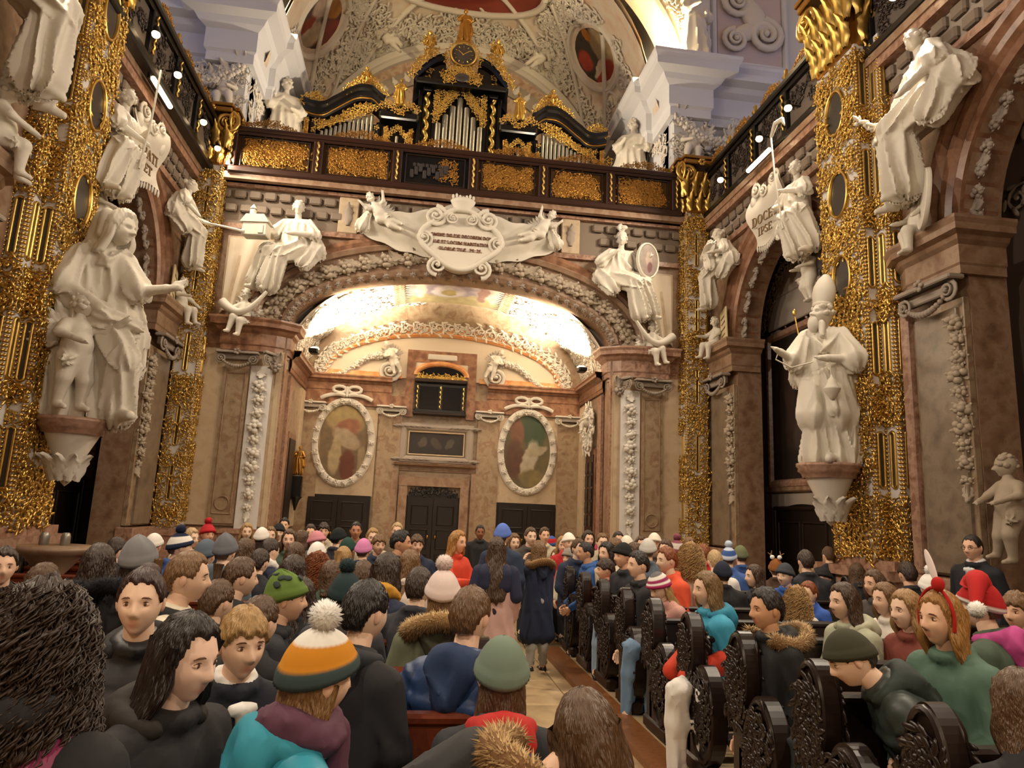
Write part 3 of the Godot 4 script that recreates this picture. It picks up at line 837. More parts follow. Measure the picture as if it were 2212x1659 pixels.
	g = G.new(); g.grid(fp, 13, 6); g.grid(fp2, 13, 6, false, true)
	var fr := paint_image(160, 96, Color(0.62, 0.56, 0.52), [[0.5, 0.80, 0.5, 0.26, 0.0, Color(0.60, 0.55, 0.40)], [0.45, 0.45, 0.26, 0.3, 0.0, Color(0.55, 0.50, 0.52)], [0.45, 0.5, 0.16, 0.26, 0.0, Color(0.72, 0.68, 0.66)], [0.2, 0.45, 0.06, 0.35, 0.0, Color(0.74, 0.68, 0.62)], [0.75, 0.45, 0.05, 0.38, 0.0, Color(0.50, 0.38, 0.34)], [0.86, 0.45, 0.05, 0.38, 0.0, Color(0.70, 0.60, 0.54)], [0.45, 0.55, 0.08, 0.12, 0.0, Color(0.62, 0.56, 0.36)]])
	part("ceiling_fresco", g.mesh(), canvas(fr), V)
	var rim := []
	for k in 64:
		var t := PI * (k + 0.5) / 64.0
		rim.append(Transform3D(Basis(Vector3.BACK, t - PI / 2 + 0.4 * (k % 2)).scaled(Vector3.ONE * (1.2 + 0.4 * sin(k * 2.7))), Vector3(0.66 + cos(t) * 3.36, 5.25 + sin(t) * 1.44, -18.93)))
	multi("lunette_leafwork", S.scroll[1], M.stucco, rim, V)
	rim = []
	for sx: float in [-1.0, 1.0]:
		for k in 14:
			var t := PI / 2 + sx * 0.43
			rim.append(Transform3D(Basis(Vector3(-cos(t), -sin(t), 0).cross(Vector3.BACK), Vector3.BACK, Vector3(-cos(t), -sin(t), 0)) * Basis(Vector3.BACK, sx * 1.3), Vector3(0.725 + cos(t) * 3.74, 5.25 + sin(t) * 2.17, -16.7 - 0.15 * k)))
	multi("fresco_leaf_border", S.leaf, M.tan, rim, V)
	# oval paintings with wreaths, each hangs as a thing of its own
	var pics := [[-1.92, Color(0.40, 0.33, 0.24), [[0.5, 0.2, 0.45, 0.2, 0.1, Color(0.58, 0.50, 0.34)], [0.55, 0.32, 0.30, 0.14, -0.2, Color(0.50, 0.33, 0.24)], [0.55, 0.45, 0.32, 0.13, 0.3, Color(0.60, 0.53, 0.44)], [0.35, 0.68, 0.14, 0.26, 0.1, Color(0.62, 0.55, 0.42)], [0.60, 0.80, 0.17, 0.22, 0.0, Color(0.34, 0.17, 0.10)], [0.88, 0.75, 0.1, 0.25, 0.0, Color(0.52, 0.45, 0.34)]], "oval painting of a kneeling figure and a reddish table in a stucco wreath"],
		[3.01, Color(0.33, 0.29, 0.19), [[0.6, 0.2, 0.30, 0.25, 0.5, Color(0.17, 0.22, 0.13)], [0.28, 0.25, 0.16, 0.2, 0.0, Color(0.42, 0.28, 0.20)], [0.24, 0.6, 0.2, 0.3, 0.0, Color(0.30, 0.19, 0.12)], [0.55, 0.60, 0.16, 0.32, 0.5, Color(0.62, 0.58, 0.50)], [0.70, 0.48, 0.25, 0.07, -0.2, Color(0.60, 0.55, 0.46)], [0.62, 0.85, 0.3, 0.14, 0.0, Color(0.42, 0.36, 0.22)]], "oval painting of a pale robed figure before a green curtain in a stucco wreath"]]
	for q in pics:
		var t := thing("oval_painting", q[3], "painting", Vector3(q[0], 3.42, ZB))
		g = G.new(); g.bbox(Vector3(0, -0.25, 0.01), Vector3(1.72, 2.3, 0.03), 0.008); part("backing_panel", g.mesh(), M.beige, t)
		part("canvas", oval_disc(0.66, 1.02, 0.05).mesh(), canvas(paint_image(96, 144, q[1], q[2])), t)
		wreath(t, Transform3D(Basis(), Vector3(0, 0, 0.03)), 0.64, 1.0, M.stucco, 44)
	# flat pilasters with swag capitals
	for x in [-2.83, -0.72, 1.93, 4.15]:
		g = G.new(); g.span(Vector3(x - 0.30, 0.9, ZB), Vector3(x + 0.30, 4.25, ZB + 0.07)); part("pilaster", g.mesh(), M.brown, W)
		part("capital", S.capital, M.stucco, W, Transform3D(Basis().scaled(Vector3(0.82, 0.8, 0.8)), Vector3(x, 4.28, ZB + 0.06)))
	# doors
	var n := 1
	for d in [[-2.71, -1.15, 2.0], [-0.14, 1.21, 2.06], [2.27, 3.86, 1.98]]:
		var D := frame("door_%d" % n); n += 1
		g = G.new(); g.span(Vector3(d[0] - 0.05, 0, ZB), Vector3(d[1] + 0.05, d[2] + 0.04, ZB + 0.05)); part("frame", g.mesh(), M.door, D)
		for k in 2:
			var w: float = (d[1] - d[0]) / 2
			g = G.new(); g.span(Vector3(d[0] + w * k + 0.02, 0.02, ZB + 0.05), Vector3(d[0] + w * (k + 1) - 0.01, d[2] - 0.03, ZB + 0.09))
			var lf := part("door_leaf", g.mesh(), M.door, D)
			for j in 3:
				g = G.new(); rect_frame(g, facing(Vector3(0, 0, ZB + 0.09), Vector3.BACK), d[0] + w * k + 0.14, d[0] + w * (k + 1) - 0.14, 0.15 + j * 0.62, 0.60 + j * 0.62, 0.03, 0.02); part("panel_moulding", g.mesh(), M.wood_dark, lf)
			g = G.new(); g.ell(Vector3(d[0] + w * (k + 0.85 - 0.7 * k), 1.05, ZB + 0.12), Vector3(0.03, 0.05, 0.03)); part("handle", g.mesh(), M.gold_dull, lf)
		if n == 3:
			# moulded stone surround, cornice and carved overdoor of the middle door
			for m: float in [-1.0, 1.0]:
				g = G.new(); g.span(Vector3(0.535 + m * 0.70, 0, ZB), Vector3(0.535 + m * 0.92, 2.55, ZB + 0.12)); g.span(Vector3(0.535 + m * 0.98, 0, ZB), Vector3(0.535 + m * 1.12, 2.75, ZB + 0.08)); part("jamb", g.mesh(), M.tan, D)
			g = G.new(); g.span(Vector3(-0.4, 2.36, ZB), Vector3(1.47, 2.6, ZB + 0.13)); part("lintel", g.mesh(), M.tan, D)
			g = G.new(); g.mould(cornice(0.2, 0.2), [Vector3(-0.55, 2.76, ZB), Vector3(1.62, 2.76, ZB)], 1.0); part("door_cornice", g.mesh(), M.tan, D)
			g = G.new(); g.span(Vector3(-0.12, 2.08, ZB), Vector3(1.19, 2.2, ZB + 0.06)); var ov := part("carved_overdoor", g.mesh(), M.black, D)
			for k in 9: part("carved_leaf", S.scroll[k % 3], M.black, ov, Transform3D(Basis(Vector3.BACK, k * 0.9).scaled(Vector3.ONE * (0.7 + 0.25 * sin(PI * k / 8.0))), Vector3(0.0 + k * 0.134, 2.20 + 0.05 * sin(PI * k / 8.0), ZB + 0.06)))
	# inscription tablet
	var t := thing("inscription_tablet", "dark painted tablet in a broad carved stucco frame above the middle door", "tablet", Vector3(0.53, 3.5, ZB))
	g = G.new(); g.bbox(Vector3(0, 0, 0.03), Vector3(1.46, 0.56, 0.04), 0.008)
	part("panel", g.mesh(), canvas(paint_image(96, 40, Color(0.13, 0.10, 0.08), [[0.25, 0.5, 0.08, 0.3, 0.2, Color(0.27, 0.24, 0.20)], [0.5, 0.5, 0.10, 0.34, -0.2, Color(0.24, 0.20, 0.17)], [0.75, 0.55, 0.09, 0.3, 0.1, Color(0.28, 0.24, 0.20)]])), t)
	g = G.new(); rect_frame(g, Transform3D(), -0.72, 0.72, -0.28, 0.28, 0.05, 0.07); part("inner_moulding", g.mesh(), M.beige, t)
	g = G.new(); rect_frame(g, Transform3D(), -0.78, 0.78, -0.33, 0.33, 0.22, 0.09); var of := part("outer_frame", g.mesh(), M.stucco_grey, t)
	for k in 26:
		var side := k % 2; var q := (k / 2) / 12.0 * 2.0 - 1.0
		part("frame_leaf", S.leaf, M.stucco_grey, of, Transform3D(Basis(Vector3.BACK, (-PI / 2 if q > 0 else PI / 2)).scaled(Vector3(0.9, 0.6, 0.6)), Vector3(q * 0.92, (0.44 if side else -0.44), 0.07)))
	# little glazed oratory window with gilded columns
	t = thing("oratory_window", "dark glazed box window with gilded twisted bars and gilt crest above the inscription", "window", Vector3(0.56, 4.30, ZB))
	g = G.new(); g.bbox(Vector3(0, 0.40, 0.10), Vector3(1.36, 0.84, 0.24), 0.02); part("box", g.mesh(), M.black, t)
	for k in 2:
		g = G.new(); g.bbox(Vector3(-0.31 + k * 0.62, 0.42, 0.225), Vector3(0.50, 0.62, 0.02), 0.005); part("pane", g.mesh(), M.glass_dark, t)
	for k in 3:
		var pts := PackedVector3Array()
		for j in 24: pts.append(Vector3(-0.62 + k * 0.62 + 0.012 * cos(j * 1.3), 0.12 + j * 0.027, 0.25 + 0.012 * sin(j * 1.3)))
		g = G.new(); g.tube(pts, PackedFloat32Array([0.018]), 5); part("twisted_bar", g.mesh(), M.gold, t)
	g = G.new(); g.bbox(Vector3(0, 0.90, 0.14), Vector3(1.42, 0.10, 0.2), 0.02); g.bbox(Vector3(0, 0.0, 0.12), Vector3(1.44, 0.07, 0.26), 0.02); part("frame", g.mesh(), M.wood_dark, t)
	g = G.new(); g.bbox(Vector3(0, 0.98, 0.12), Vector3(1.3, 0.14, 0.06), 0.02); var cr := part("gilt_crest", g.mesh(), M.gold, t)
	for k in 8: part("crest_scroll", S.scroll[k % 3], M.gold, cr, Transform3D(Basis(Vector3.BACK, k * 1.1).scaled(Vector3.ONE * 0.75), Vector3(-0.56 + k * 0.16, 1.0, 0.15)))
	g = G.new(); g.extrude(PackedVector2Array(arch_pts(Vector2(0, 1.06), 0.62, 0.26, 20)), 0.02, 0.06); part("dark_niche", g.mesh(), M.glass_dark, t)
	g = G.new(); arch_band(g, Transform3D(), Vector2(0, 1.06), 0.62, 0.26, ring_profile(0.16, 0.1), 24); part("niche_arch", g.mesh(), M.orange, t)
	g = G.new()
	for m: float in [-1.0, 1.0]: g.span(Vector3(m * 0.72, -0.1, 0.0), Vector3(m * 0.95, 1.55, 0.07))
	g.span(Vector3(-0.95, 1.42, 0), Vector3(0.95, 1.75, 0.06)); part("surround", g.mesh(), M.rust, t)
	g = G.new(); g.bbox(Vector3(0, 1.58, 0.07), Vector3(0.8, 0.16, 0.05), 0.02); part("white_tablet", g.mesh(), M.stucco, t)

# ---------------------------------------------------------------- side walls
func side_wall(s: float):
	var X := CX + s * 6.2
	var W := frame("wall_left" if s < 0 else "wall_right")
	var F := facing(Vector3(X, 0, 0), Vector3(-s, 0, 0))   # local x = s * world z
	var bays := [[-14.4, -10.4], [-7.8, -3.8]]
	var holes := []
	for b in bays: holes.append([minf(s * b[0], s * b[1]), maxf(s * b[0], s * b[1]), 5.75, 2.0])
	if s < 0: holes.reverse()
	var g := G.new()
	g.extrude(slab_poly(minf(s * -16.1, s * 10.0), maxf(s * -16.1, s * 10.0), 0.0, 9.15, holes), -0.55, 0.0, F)
	part("wall_body", g.mesh(), M.tan, W)
	# rooms behind the arches
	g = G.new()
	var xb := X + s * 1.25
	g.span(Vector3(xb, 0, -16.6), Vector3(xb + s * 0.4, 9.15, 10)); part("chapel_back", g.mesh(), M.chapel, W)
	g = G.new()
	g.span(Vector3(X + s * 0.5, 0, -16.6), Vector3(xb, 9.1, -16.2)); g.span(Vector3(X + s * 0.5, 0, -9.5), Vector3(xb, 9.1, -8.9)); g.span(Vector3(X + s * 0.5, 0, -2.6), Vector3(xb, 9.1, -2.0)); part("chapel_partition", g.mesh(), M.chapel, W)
	g = G.new(); g.span(Vector3(X - s * 0.25, 9.0, -16.6), Vector3(CX + s * 10.4, 9.2, 10)); part("gallery_floor", g.mesh(), M.tan, W)
	# archivolts, reveal garlands, keystones
	for b in bays:
		var c: float = s * (b[0] + b[1]) * 0.5
		g = G.new(); arch_band(g, F, Vector2(c, 5.75), 2.0, 2.0, P2([0, -0.5, 0, 0.06, 0.08, 0.10, 0.14, 0.06, 0.2, 0.12, 0.28, 0.14, 0.34, 0.08, 0.42, 0.16, 0.50, 0.18, 0.54, 0.10, 0.54, 0]), 40)
		part("archivolt", g.mesh(), M.rust, W)
		for k in 21:
			var t := PI * (k + 0.5) / 21.0
			part("garland_bunch", S.bunch if k % 2 else S.cluster[k % 3], M.stucco_grey, W, Transform3D(Basis(Vector3(-s, 0, 0), 0) * Basis(Vector3(s, 0, 0), 0), F * Vector3(c + cos(t) * 1.93, 5.75 + sin(t) * 1.93, -0.16)) * Transform3D(Basis(Vector3.UP, -s * PI / 2) * Basis(Vector3.BACK, t * 1.0).scaled(Vector3.ONE * 0.9), Vector3.ZERO))
	# piers
	var piers := [[-16.0, -14.4], [-8.95, -7.8], [-3.8, -2.6]]
	for q in piers:
		var zc: float = (q[0] + q[1]) * 0.5
		var wd: float = q[1] - q[0]
		var L := func(z: float) -> float: return s * z
		g = G.new(); g.bbox(F * Vector3(L.call(q[0] + wd * 0.5), 3.0, 0.05), Vector3(0.10, 3.55, wd * 0.98), 0.01); part("pier_face", g.mesh(), M.brown, W)
		var pz: float = q[0] + wd * 0.60
		g = G.new(); g.bbox(F * Vector3(L.call(pz), 2.95, 0.11), Vector3(0.10, 3.4, minf(0.85, wd * 0.66)), 0.012); part("pilaster", g.mesh(), M.pier, W)
		g = G.new(); g.bbox(F * Vector3(L.call(q[0] + 0.14), 3.0, 0.13), Vector3(0.14, 3.6, 0.16), 0.02); part("pink_strip", g.mesh(), M.pink, W)
		part("capital", S.capital, M.stucco_grey, W, F * Transform3D(Basis().scaled(Vector3(1.12, 1.15, 1.2)), Vector3(L.call(pz), 4.80, 0.15)))
		# garland hanging on the reveal edge
		drop_garland(W, F * Transform3D(Basis(Vector3.UP, s * 0.55), Vector3(L.call(q[1] - 0.13), 0, 0.12)), 2.3, 4.55, 0.30, M.garland)
		var pa := [F * Vector3(L.call(q[0]), 5.06, 0.0), F * Vector3(L.call(q[0] + 0.25), 5.06, 0.12), F * Vector3(L.call(q[1] + 0.02), 5.06, 0.12), F * Vector3(L.call(q[1] + 0.02), 5.06, -0.5)]
		g = G.new(); g.mould(cornice(0.70, 0.28), pa, 1.0 if s > 0 else -1.0); part("entablature", g.mesh(), M.tan, W)
		g = G.new(); g.bbox(F * Vector3(L.call(zc), 0.6, 0.1), Vector3(0.34, 1.2, wd + 0.1), 0.02); part("plinth", g.mesh(), M.pink, W)
	# frieze strip below the gallery
	g = G.new(); g.span(F * Vector3(s * -16.0, 8.15, 0), F * Vector3(s * 9.9, 8.28, 0.1)); g.span(F * Vector3(s * -16.0, 8.85, 0), F * Vector3(s * 9.9, 9.05, 0.22)); part("frieze_moulding", g.mesh(), M.pink, W)
	g = G.new(); g.span(F * Vector3(s * -16.0, 8.26, 0), F * Vector3(s * 9.9, 8.88, 0.04)); part("frieze", g.mesh(), M.stucco_grey, W)
	for k in 30:
		var z := -15.8 + k * 0.36
		for r in 2: part("dentil", S.dentil, M.frieze, W, F * Transform3D(Basis(), Vector3(s * (z + 0.18 * r), 8.72 - r * 0.28, 0.06)))
	# the tall gilded pilaster between the bays
	var z0 := -10.35 if s > 0 else -10.78
	var z1 := -9.30 if s > 0 else -9.76
	var fx := CX + s * 5.8
	g = G.new(); g.span(Vector3(fx, 1.2, z0), Vector3(X + s * 0.1, 9.45, z1)); g.span(Vector3(fx + s * 0.20, 1.2, z0 - 0.3), Vector3(X + s * 0.1, 9.45, z1 + 0.30))
	var pl := part("tall_pilaster", g.mesh(), M.panel_white, W)
	var ovs := [[8.52, 0.22, 0.36], [7.08, 0.22, 0.36], [5.66, 0.20, 0.34]] if s > 0 else [[8.98, 0.20, 0.38], [7.46, 0.22, 0.36], [5.97, 0.22, 0.36]]
	gold_face(pl, facing(Vector3(fx, 0, (z0 + z1) / 2), Vector3(-s, 0, 0)), z1 - z0, 1.35, 9.4, ovs, [], 80 + int(s))
	var sl := []
	for y in ([8.75, 7.2, 5.75, 4.4, 2.75] if s > 0 else [8.6, 7.6, 5.2, 3.6, 2.2]): sl.append([y, 0.045, 0.40, 0.0])
	gold_face(pl, facing(Vector3(fx + s * 0.10, 0, z1), Vector3.BACK), 0.22, 1.35, 9.4, [], sl, 90 + int(s))
	gold_face(pl, facing(Vector3(fx + s * 0.20, 0, z1 + 0.15), Vector3(-s, 0, 0)), 0.30, 1.35, 9.4, [], sl, 94 + int(s))
	gold_face(pl, facing(Vector3(fx + s * 0.31, 0, z1 + 0.30), Vector3.BACK), 0.24, 1.35, 9.4, [], sl, 98 + int(s))
	gilt_capital(W, facing(Vector3(fx, 9.42, (z0 + z1) / 2), Vector3(-s, 0, 0)), z1 - z0 + 0.1, 1.6)
	gilt_capital(W, facing(Vector3(fx + s * 0.28, 9.42, z1 + 0.05), Vector3.BACK), 0.55, 1.6)
	g = G.new(); g.span(Vector3(fx - s * 0.10, 0, z0 - 0.35), Vector3(X, 1.10, z1 + 0.38)); g.span(Vector3(fx - s * 0.17, 1.08, z0 - 0.4), Vector3(X, 1.22, z1 + 0.42)); g.span(Vector3(fx - s * 0.02, 1.2, z0 - 0.33), Vector3(X, 1.34, z1 + 0.33)); part("pilaster_plinth", g.mesh(), M.pink, W)
	# painting and door in the far chapel, painting in the near one
	var bk := facing(Vector3(xb, 0, 0), Vector3(-s, 0, 0))
	var dz := -14.0 if s > 0 else -14.3
	var t := thing("altar_painting", ("dim altar painting of small brown figures in a marble frame above the arched side door" if s > 0 else "almost black altar painting above the plain side door"), "painting", Vector3(xb - s * 0.02, 3.0, dz), -s * PI / 2)
	g = G.new(); g.bbox(Vector3(0, 1.35, 0.03), Vector3(2.3, 3.3, 0.05), 0.01)
	part("canvas", g.mesh(), canvas(paint_image(96, 128, Color(0.15, 0.115, 0.09), [[0.5, 0.35, 0.3, 0.2, 0.0, Color(0.22, 0.16, 0.13)], [0.35, 0.6, 0.14, 0.2, 0.1, Color(0.27, 0.22, 0.17)], [0.65, 0.62, 0.12, 0.2, -0.1, Color(0.24, 0.17, 0.13)], [0.5, 0.3, 0.1, 0.13, 0.0, Color(0.26, 0.21, 0.18)], [0.5, 0.85, 0.4, 0.1, 0.0, Color(0.20, 0.16, 0.12)]], 7)), t)
	g = G.new(); rect_frame(g, Transform3D(), -1.1, 1.1, -0.25, 2.95, 0.2, 0.12); part("frame", g.mesh(), M.pink, t)
	g = G.new(); g.bbox(Vector3(0, 3.55, 0.1), Vector3(2.2, 0.7, 0.06), 0.02); g.bbox(Vector3(0, 4.2, 0.1), Vector3(1.5, 0.6, 0.06), 0.02); var gb := part("stucco_gable", g.mesh(), M.stucco_grey, t)
	for k in 14: part("gable_scroll", S.scroll[k % 3], M.stucco_grey, gb, Transform3D(Basis(Vector3.BACK, k * 0.8).scaled(Vector3.ONE * 1.3), Vector3(-1.25 + k * 0.19, 3.35 + 1.25 * sin(PI * k / 13.0), 0.13)))
	g = G.new(); oval_ring(g, Transform3D(Basis(), Vector3(0.1, 5.15, 0.08)), 0.5, 0.42, ring_profile(0.12, 0.08), 28); part("round_moulding", g.mesh(), M.stucco_grey, t)
	var D := frame("door_4" if s < 0 else "door_5")
	g = G.new(); g.bbox(bk * Vector3(s * dz, 2.55, 0.05), Vector3(0.14, 0.16, 2.9), 0.03); part("door_shelf", g.mesh(), M.tan, D)
	var top := 2.05
	var poly := PackedVector2Array([Vector2(-1.05, 0), Vector2(1.05, 0), Vector2(1.05, top)])
	if s > 0:
		for k in 11: poly.append(Vector2(1.05 - 2.1 * k / 10.0, top + 0.16 * sin(PI * k / 10.0)))
	poly.append(Vector2(-1.05, top))
	g = G.new(); g.extrude(poly, 0, 0.08, bk * Transform3D(Basis(), Vector3(s * dz, 0, 0))); part("door_leaf", g.mesh(), M.door, D)
	g = G.new(); rect_frame(g, bk * Transform3D(Basis(), Vector3(s * dz, 0, 0)), -1.05, 1.05, -0.3, top, 0.12, 0.1); part("door_frame", g.mesh(), M.wood_dark, D)
	for k in 2:
		g = G.new(); rect_frame(g, bk * Transform3D(Basis(), Vector3(s * dz, 0, 0.08)), -0.9 + k * 0.98, -0.08 + k * 0.98, 0.2, 1.8, 0.04, 0.03); part("panel_moulding", g.mesh(), M.wood_dark, D)
	g = G.new(); g.bbox(bk * Vector3(s * dz, 2.3, 0.01), Vector3(0.03, 0.34, 3.2), 0.01); part("plaster_band", g.mesh(), M.stucco_grey, D)
	var nr := thing("chapel_painting", ("large dark red-brown painting in the chapel beside the putto with a round shield" if s > 0 else "dark painting in the chapel beside the seated winged putto"), "painting", Vector3(xb - s * 0.02, 2.6, -5.9), -s * PI / 2)
	g = G.new(); g.bbox(Vector3(0, 1.5, 0.03), Vector3(2.5, 3.5, 0.05), 0.01)
	part("canvas", g.mesh(), canvas(paint_image(96, 128, Color(0.11, 0.07, 0.065), [[0.55, 0.5, 0.2, 0.3, 0.2, Color(0.22, 0.09, 0.08)], [0.7, 0.3, 0.1, 0.12, 0.0, Color(0.27, 0.22, 0.20)], [0.8, 0.6, 0.12, 0.2, 0.0, Color(0.20, 0.20, 0.19)]], 9)), nr)
	g = G.new(); rect_frame(g, Transform3D(), -1.22, 1.22, -0.22, 3.22, 0.2, 0.12); part("frame", g.mesh(), M.pink, nr)
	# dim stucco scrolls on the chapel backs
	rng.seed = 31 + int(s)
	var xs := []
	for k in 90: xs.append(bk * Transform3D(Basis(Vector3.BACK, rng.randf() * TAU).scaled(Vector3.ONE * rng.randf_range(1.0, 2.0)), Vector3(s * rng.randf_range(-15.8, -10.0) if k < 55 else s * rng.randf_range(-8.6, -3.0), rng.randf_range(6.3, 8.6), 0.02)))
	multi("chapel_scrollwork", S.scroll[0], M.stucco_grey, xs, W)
# ---------------------------------------------------------------- organ bay above the gallery
const VC := Vector3(0.73, 12.5, -18.8)
const VR := 5.45
func organ_bay():
	var W := frame("wall_organ_bay")
	var g := G.new()
	g.span(Vector3(-6.4, 9.0, -21.7), Vector3(7.9, 9.15, -15.6)); part("gallery_floor", g.mesh(), M.tan, W)
	g = G.new(); g.span(Vector3(-4.6, 9.1, -21.6), Vector3(6.1, 18.6, -21.5)); part("lunette_wall", g.mesh(), M.orange_pale, W)
	for s: float in [-1.0, 1.0]:
		var x: float = 0.73 + s * 5.28
		g = G.new(); g.span(Vector3(x, 9.1, -21.6), Vector3(x + s * 0.5, 18.6, -16.2)); part("bay_side", g.mesh(), M.white_wall, W)
		g = G.new(); g.span(Vector3(x, 9.1, -16.6), Vector3(0.73 + s * 9.7, 18.6, -16.15)); part("end_wall", g.mesh(), M.white_wall, W)
		# white entablature: along the end of the side gallery, round the corner and into the bay
		var q := func(d: float, z: float) -> Vector3: return Vector3(0.73 + s * d, 11.95, z)
		var path := [q.call(9.6, -16.15), q.call(6.1, -16.15), q.call(6.1, -15.85), q.call(5.28, -15.85), q.call(5.28, -17.2), q.call(5.12, -17.2), q.call(5.12, -18.4), q.call(5.28, -18.4), q.call(5.28, -21.5)]
		g = G.new(); g.mould(cornice(1.45, 0.75), path, 1.0 if s < 0 else -1.0); part("entablature", g.mesh(), M.white_wall, W)
		g = G.new(); g.span(Vector3(0.73 + s * 5.30, 10.5, -16.5), Vector3(0.73 + s * 6.1, 13.3, -15.86)); part("corner_pier", g.mesh(), M.white_wall, W)
		# panel with shell relief on the end wall, above the cornice
		var px := facing(Vector3(0.73 + s * 7.55, 15.2, -16.15), Vector3.BACK)
		g = G.new(); rect_frame(g, px, -0.95, 0.95, -1.2, 1.3, 0.16, 0.1); part("panel_moulding", g.mesh(), M.white_wall, W)
		g = G.new(); g.bbox(px * Vector3(-0.0, 0, 0.01), Vector3(1.85, 2.4, 0.04), 0.01); part("relief_ground", g.mesh(), M.pale_rose, W)
		g = G.new(); g.ell(Vector3(0.1, 0.2, 0.08), Vector3(0.35, 0.6, 0.14), 10, 8, Basis(Vector3.BACK, 0.5)); g.ell(Vector3(-0.1, -0.3, 0.08), Vector3(0.5, 0.25, 0.12), 10, 8, Basis(Vector3.BACK, 0.4))
		var sr := part("shell_relief", g.mesh(), M.stucco, W, px)
		scroll_part(sr, Vector3(-0.35, 0.55, 0.1), 0.45, 1.0, M.stucco, PI / 2); scroll_part(sr, Vector3(0.40, -0.35, 0.1), 0.5, -1.0, M.stucco, PI / 2); scroll_part(sr, Vector3(-0.45, -0.6, 0.1), 0.35, 1.0, M.stucco, PI / 2)
		g = G.new(); g.span(px * Vector3(-1.6, -1.5, 0.0), px * Vector3(-1.2, 2.6, 0.18)); part("flat_pilaster", g.mesh(), M.white_wall, W)
		# stucco frieze under the cornice
		rng.seed = 77 + int(s)
		var xs := []
		for k in 60: xs.append(Transform3D(Basis(Vector3.BACK, rng.randf() * TAU).scaled(Vector3.ONE * rng.randf_range(0.9, 1.5)), Vector3(0.73 + s * rng.randf_range(5.35, 7.6), rng.randf_range(10.6, 12.0), -15.84 if k % 2 else -16.12)))
		multi("stucco_scrollwork", S.scroll[2], M.stucco, xs, W)
		xs = []
		for k in 44: xs.append(facing(Vector3(0.73 + s * 5.26, rng.randf_range(10.5, 11.95), rng.randf_range(-20.5, -16.2)), Vector3(-s, 0, 0)) * Transform3D(Basis(Vector3.BACK, rng.randf() * TAU).scaled(Vector3.ONE * rng.randf_range(1.0, 1.7)), Vector3.ZERO))
		multi("stucco_scrollwork", S.scroll[1], M.stucco, xs, W)
		for k in 16: part("garland_bunch", S.bunch, M.stucco, W, Transform3D(Basis(Vector3.BACK, k * 1.2).scaled(Vector3.ONE * 1.35), Vector3(0.73 + s * (5.45 + 0.13 * k), 11.85 - 0.5 * sin(PI * k / 15.0), -15.80)))
	# transverse arch with coffered soffit and the wall above it
	var T := frame("ceiling_organ_bay")
	g = G.new(); arch_band(g, facing(Vector3(0, 0, -15.9), Vector3.BACK), Vector2(0.73, 12.7), 5.45, 5.0, P2([0.0, -0.8, 0.0, 0.0, 0.08, 0.06, 0.2, 0.06, 0.25, 0.0, 0.75, 0.0, 0.8, 0.1, 0.95, 0.14, 0.95, -0.3]), 60, 0.08, PI - 0.08); part("transverse_arch", g.mesh(), M.cream, T)
	var xs2 := []
	for k in 60:
		var t := 0.15 + (PI - 0.3) * k / 59.0
		xs2.append(Transform3D(Basis(Vector3.BACK, k * 1.7).scaled(Vector3.ONE * 1.35), Vector3(0.73 + cos(t) * 5.95, 12.7 + sin(t) * 5.5, -15.89)))
	multi("arch_scrollwork", S.scroll[1], M.stucco, xs2, T)
	g = G.new(); g.extrude(slab_poly(-9.0, 10.4, 13.3, 18.6, [[-4.66, 6.12, 13.3, 4.4]]), -16.6, -16.2); part("wall_over_arch", g.mesh(), M.cream, T)
	# sail vault
	var p := PackedVector3Array()
	for b in 25:
		for a in 41:
			var x := -4.6 + 10.7 * a / 40.0; var z := -16.4 - 5.2 * b / 24.0
			var d := VR * VR - pow(x - VC.x, 2) - pow(z - VC.z, 2)
			p.append(Vector3(x, VC.y + sqrt(maxf(d, 0.0)), z))
	g = G.new(); g.grid(p, 41, 25)
	for k in p.size(): p[k].y += 0.25
	g.grid(p, 41, 25, false, true); part("vault", g.mesh(), M.vault, T)
	# stucco bands: the arch against the lunette wall, and a second one inside it
	g = G.new(); arch_band(g, facing(Vector3(0, 0, -21.5), Vector3.BACK), Vector2(0.73, 12.4), 4.45, 4.45, P2([0, 0, 0, 0.15, 0.08, 0.25, 0.18, 0.2, 0.34, 0.28, 0.42, 0.2, 0.42, 0]), 48); part("lunette_arch", g.mesh(), M.stucco, T)
	g = G.new(); arch_band(g, facing(Vector3(0, 0, -21.5), Vector3.BACK), Vector2(0.73, 12.2), 3.75, 3.75, P2([0, 0, 0, 0.10, 0.25, 0.14, 0.5, 0.10, 0.5, 0]), 48); part("lunette_band", g.mesh(), M.stucco_grey, T)
	for k in 30:
		var t := PI * (k + 0.5) / 30.0
		part("band_leaf", S.leaf, M.stucco, T, Transform3D(Basis(Vector3.BACK, t - PI / 2).scaled(Vector3(1.2, 1.0, 0.9)), Vector3(0.73 + cos(t) * 3.85, 12.2 + sin(t) * 3.85, -21.38)))
	# scrolls all over the vault
	rng.seed = 90
	var ov := [Vector3(-0.92, 0.36, -0.10), Vector3(0.75, 0.65, -0.13)]
	ov = [OV[0].normalized(), OV[1].normalized()]
	var xs := [[], [], []]
	for k in 620:
		var d := Vector3(rng.randf_range(-0.95, 0.95), rng.randf_range(0.35, 0.98), rng.randf_range(-0.52, 0.1)).normalized()
		if d.z < -0.5 or d.distance_to(ov[0]) < 0.24 or d.distance_to(ov[1]) < 0.24 or (absf(d.x) < 0.45 and d.z > -0.30): continue
		xs[k % 3].append(dome_at(d) * Transform3D(Basis(Vector3.BACK, rng.randf() * TAU).scaled(Vector3.ONE * rng.randf_range(1.2, 2.4)), Vector3.ZERO))
	for k in 3: multi("vault_scrollwork", S.scroll[k], M.stucco, xs[k], T)
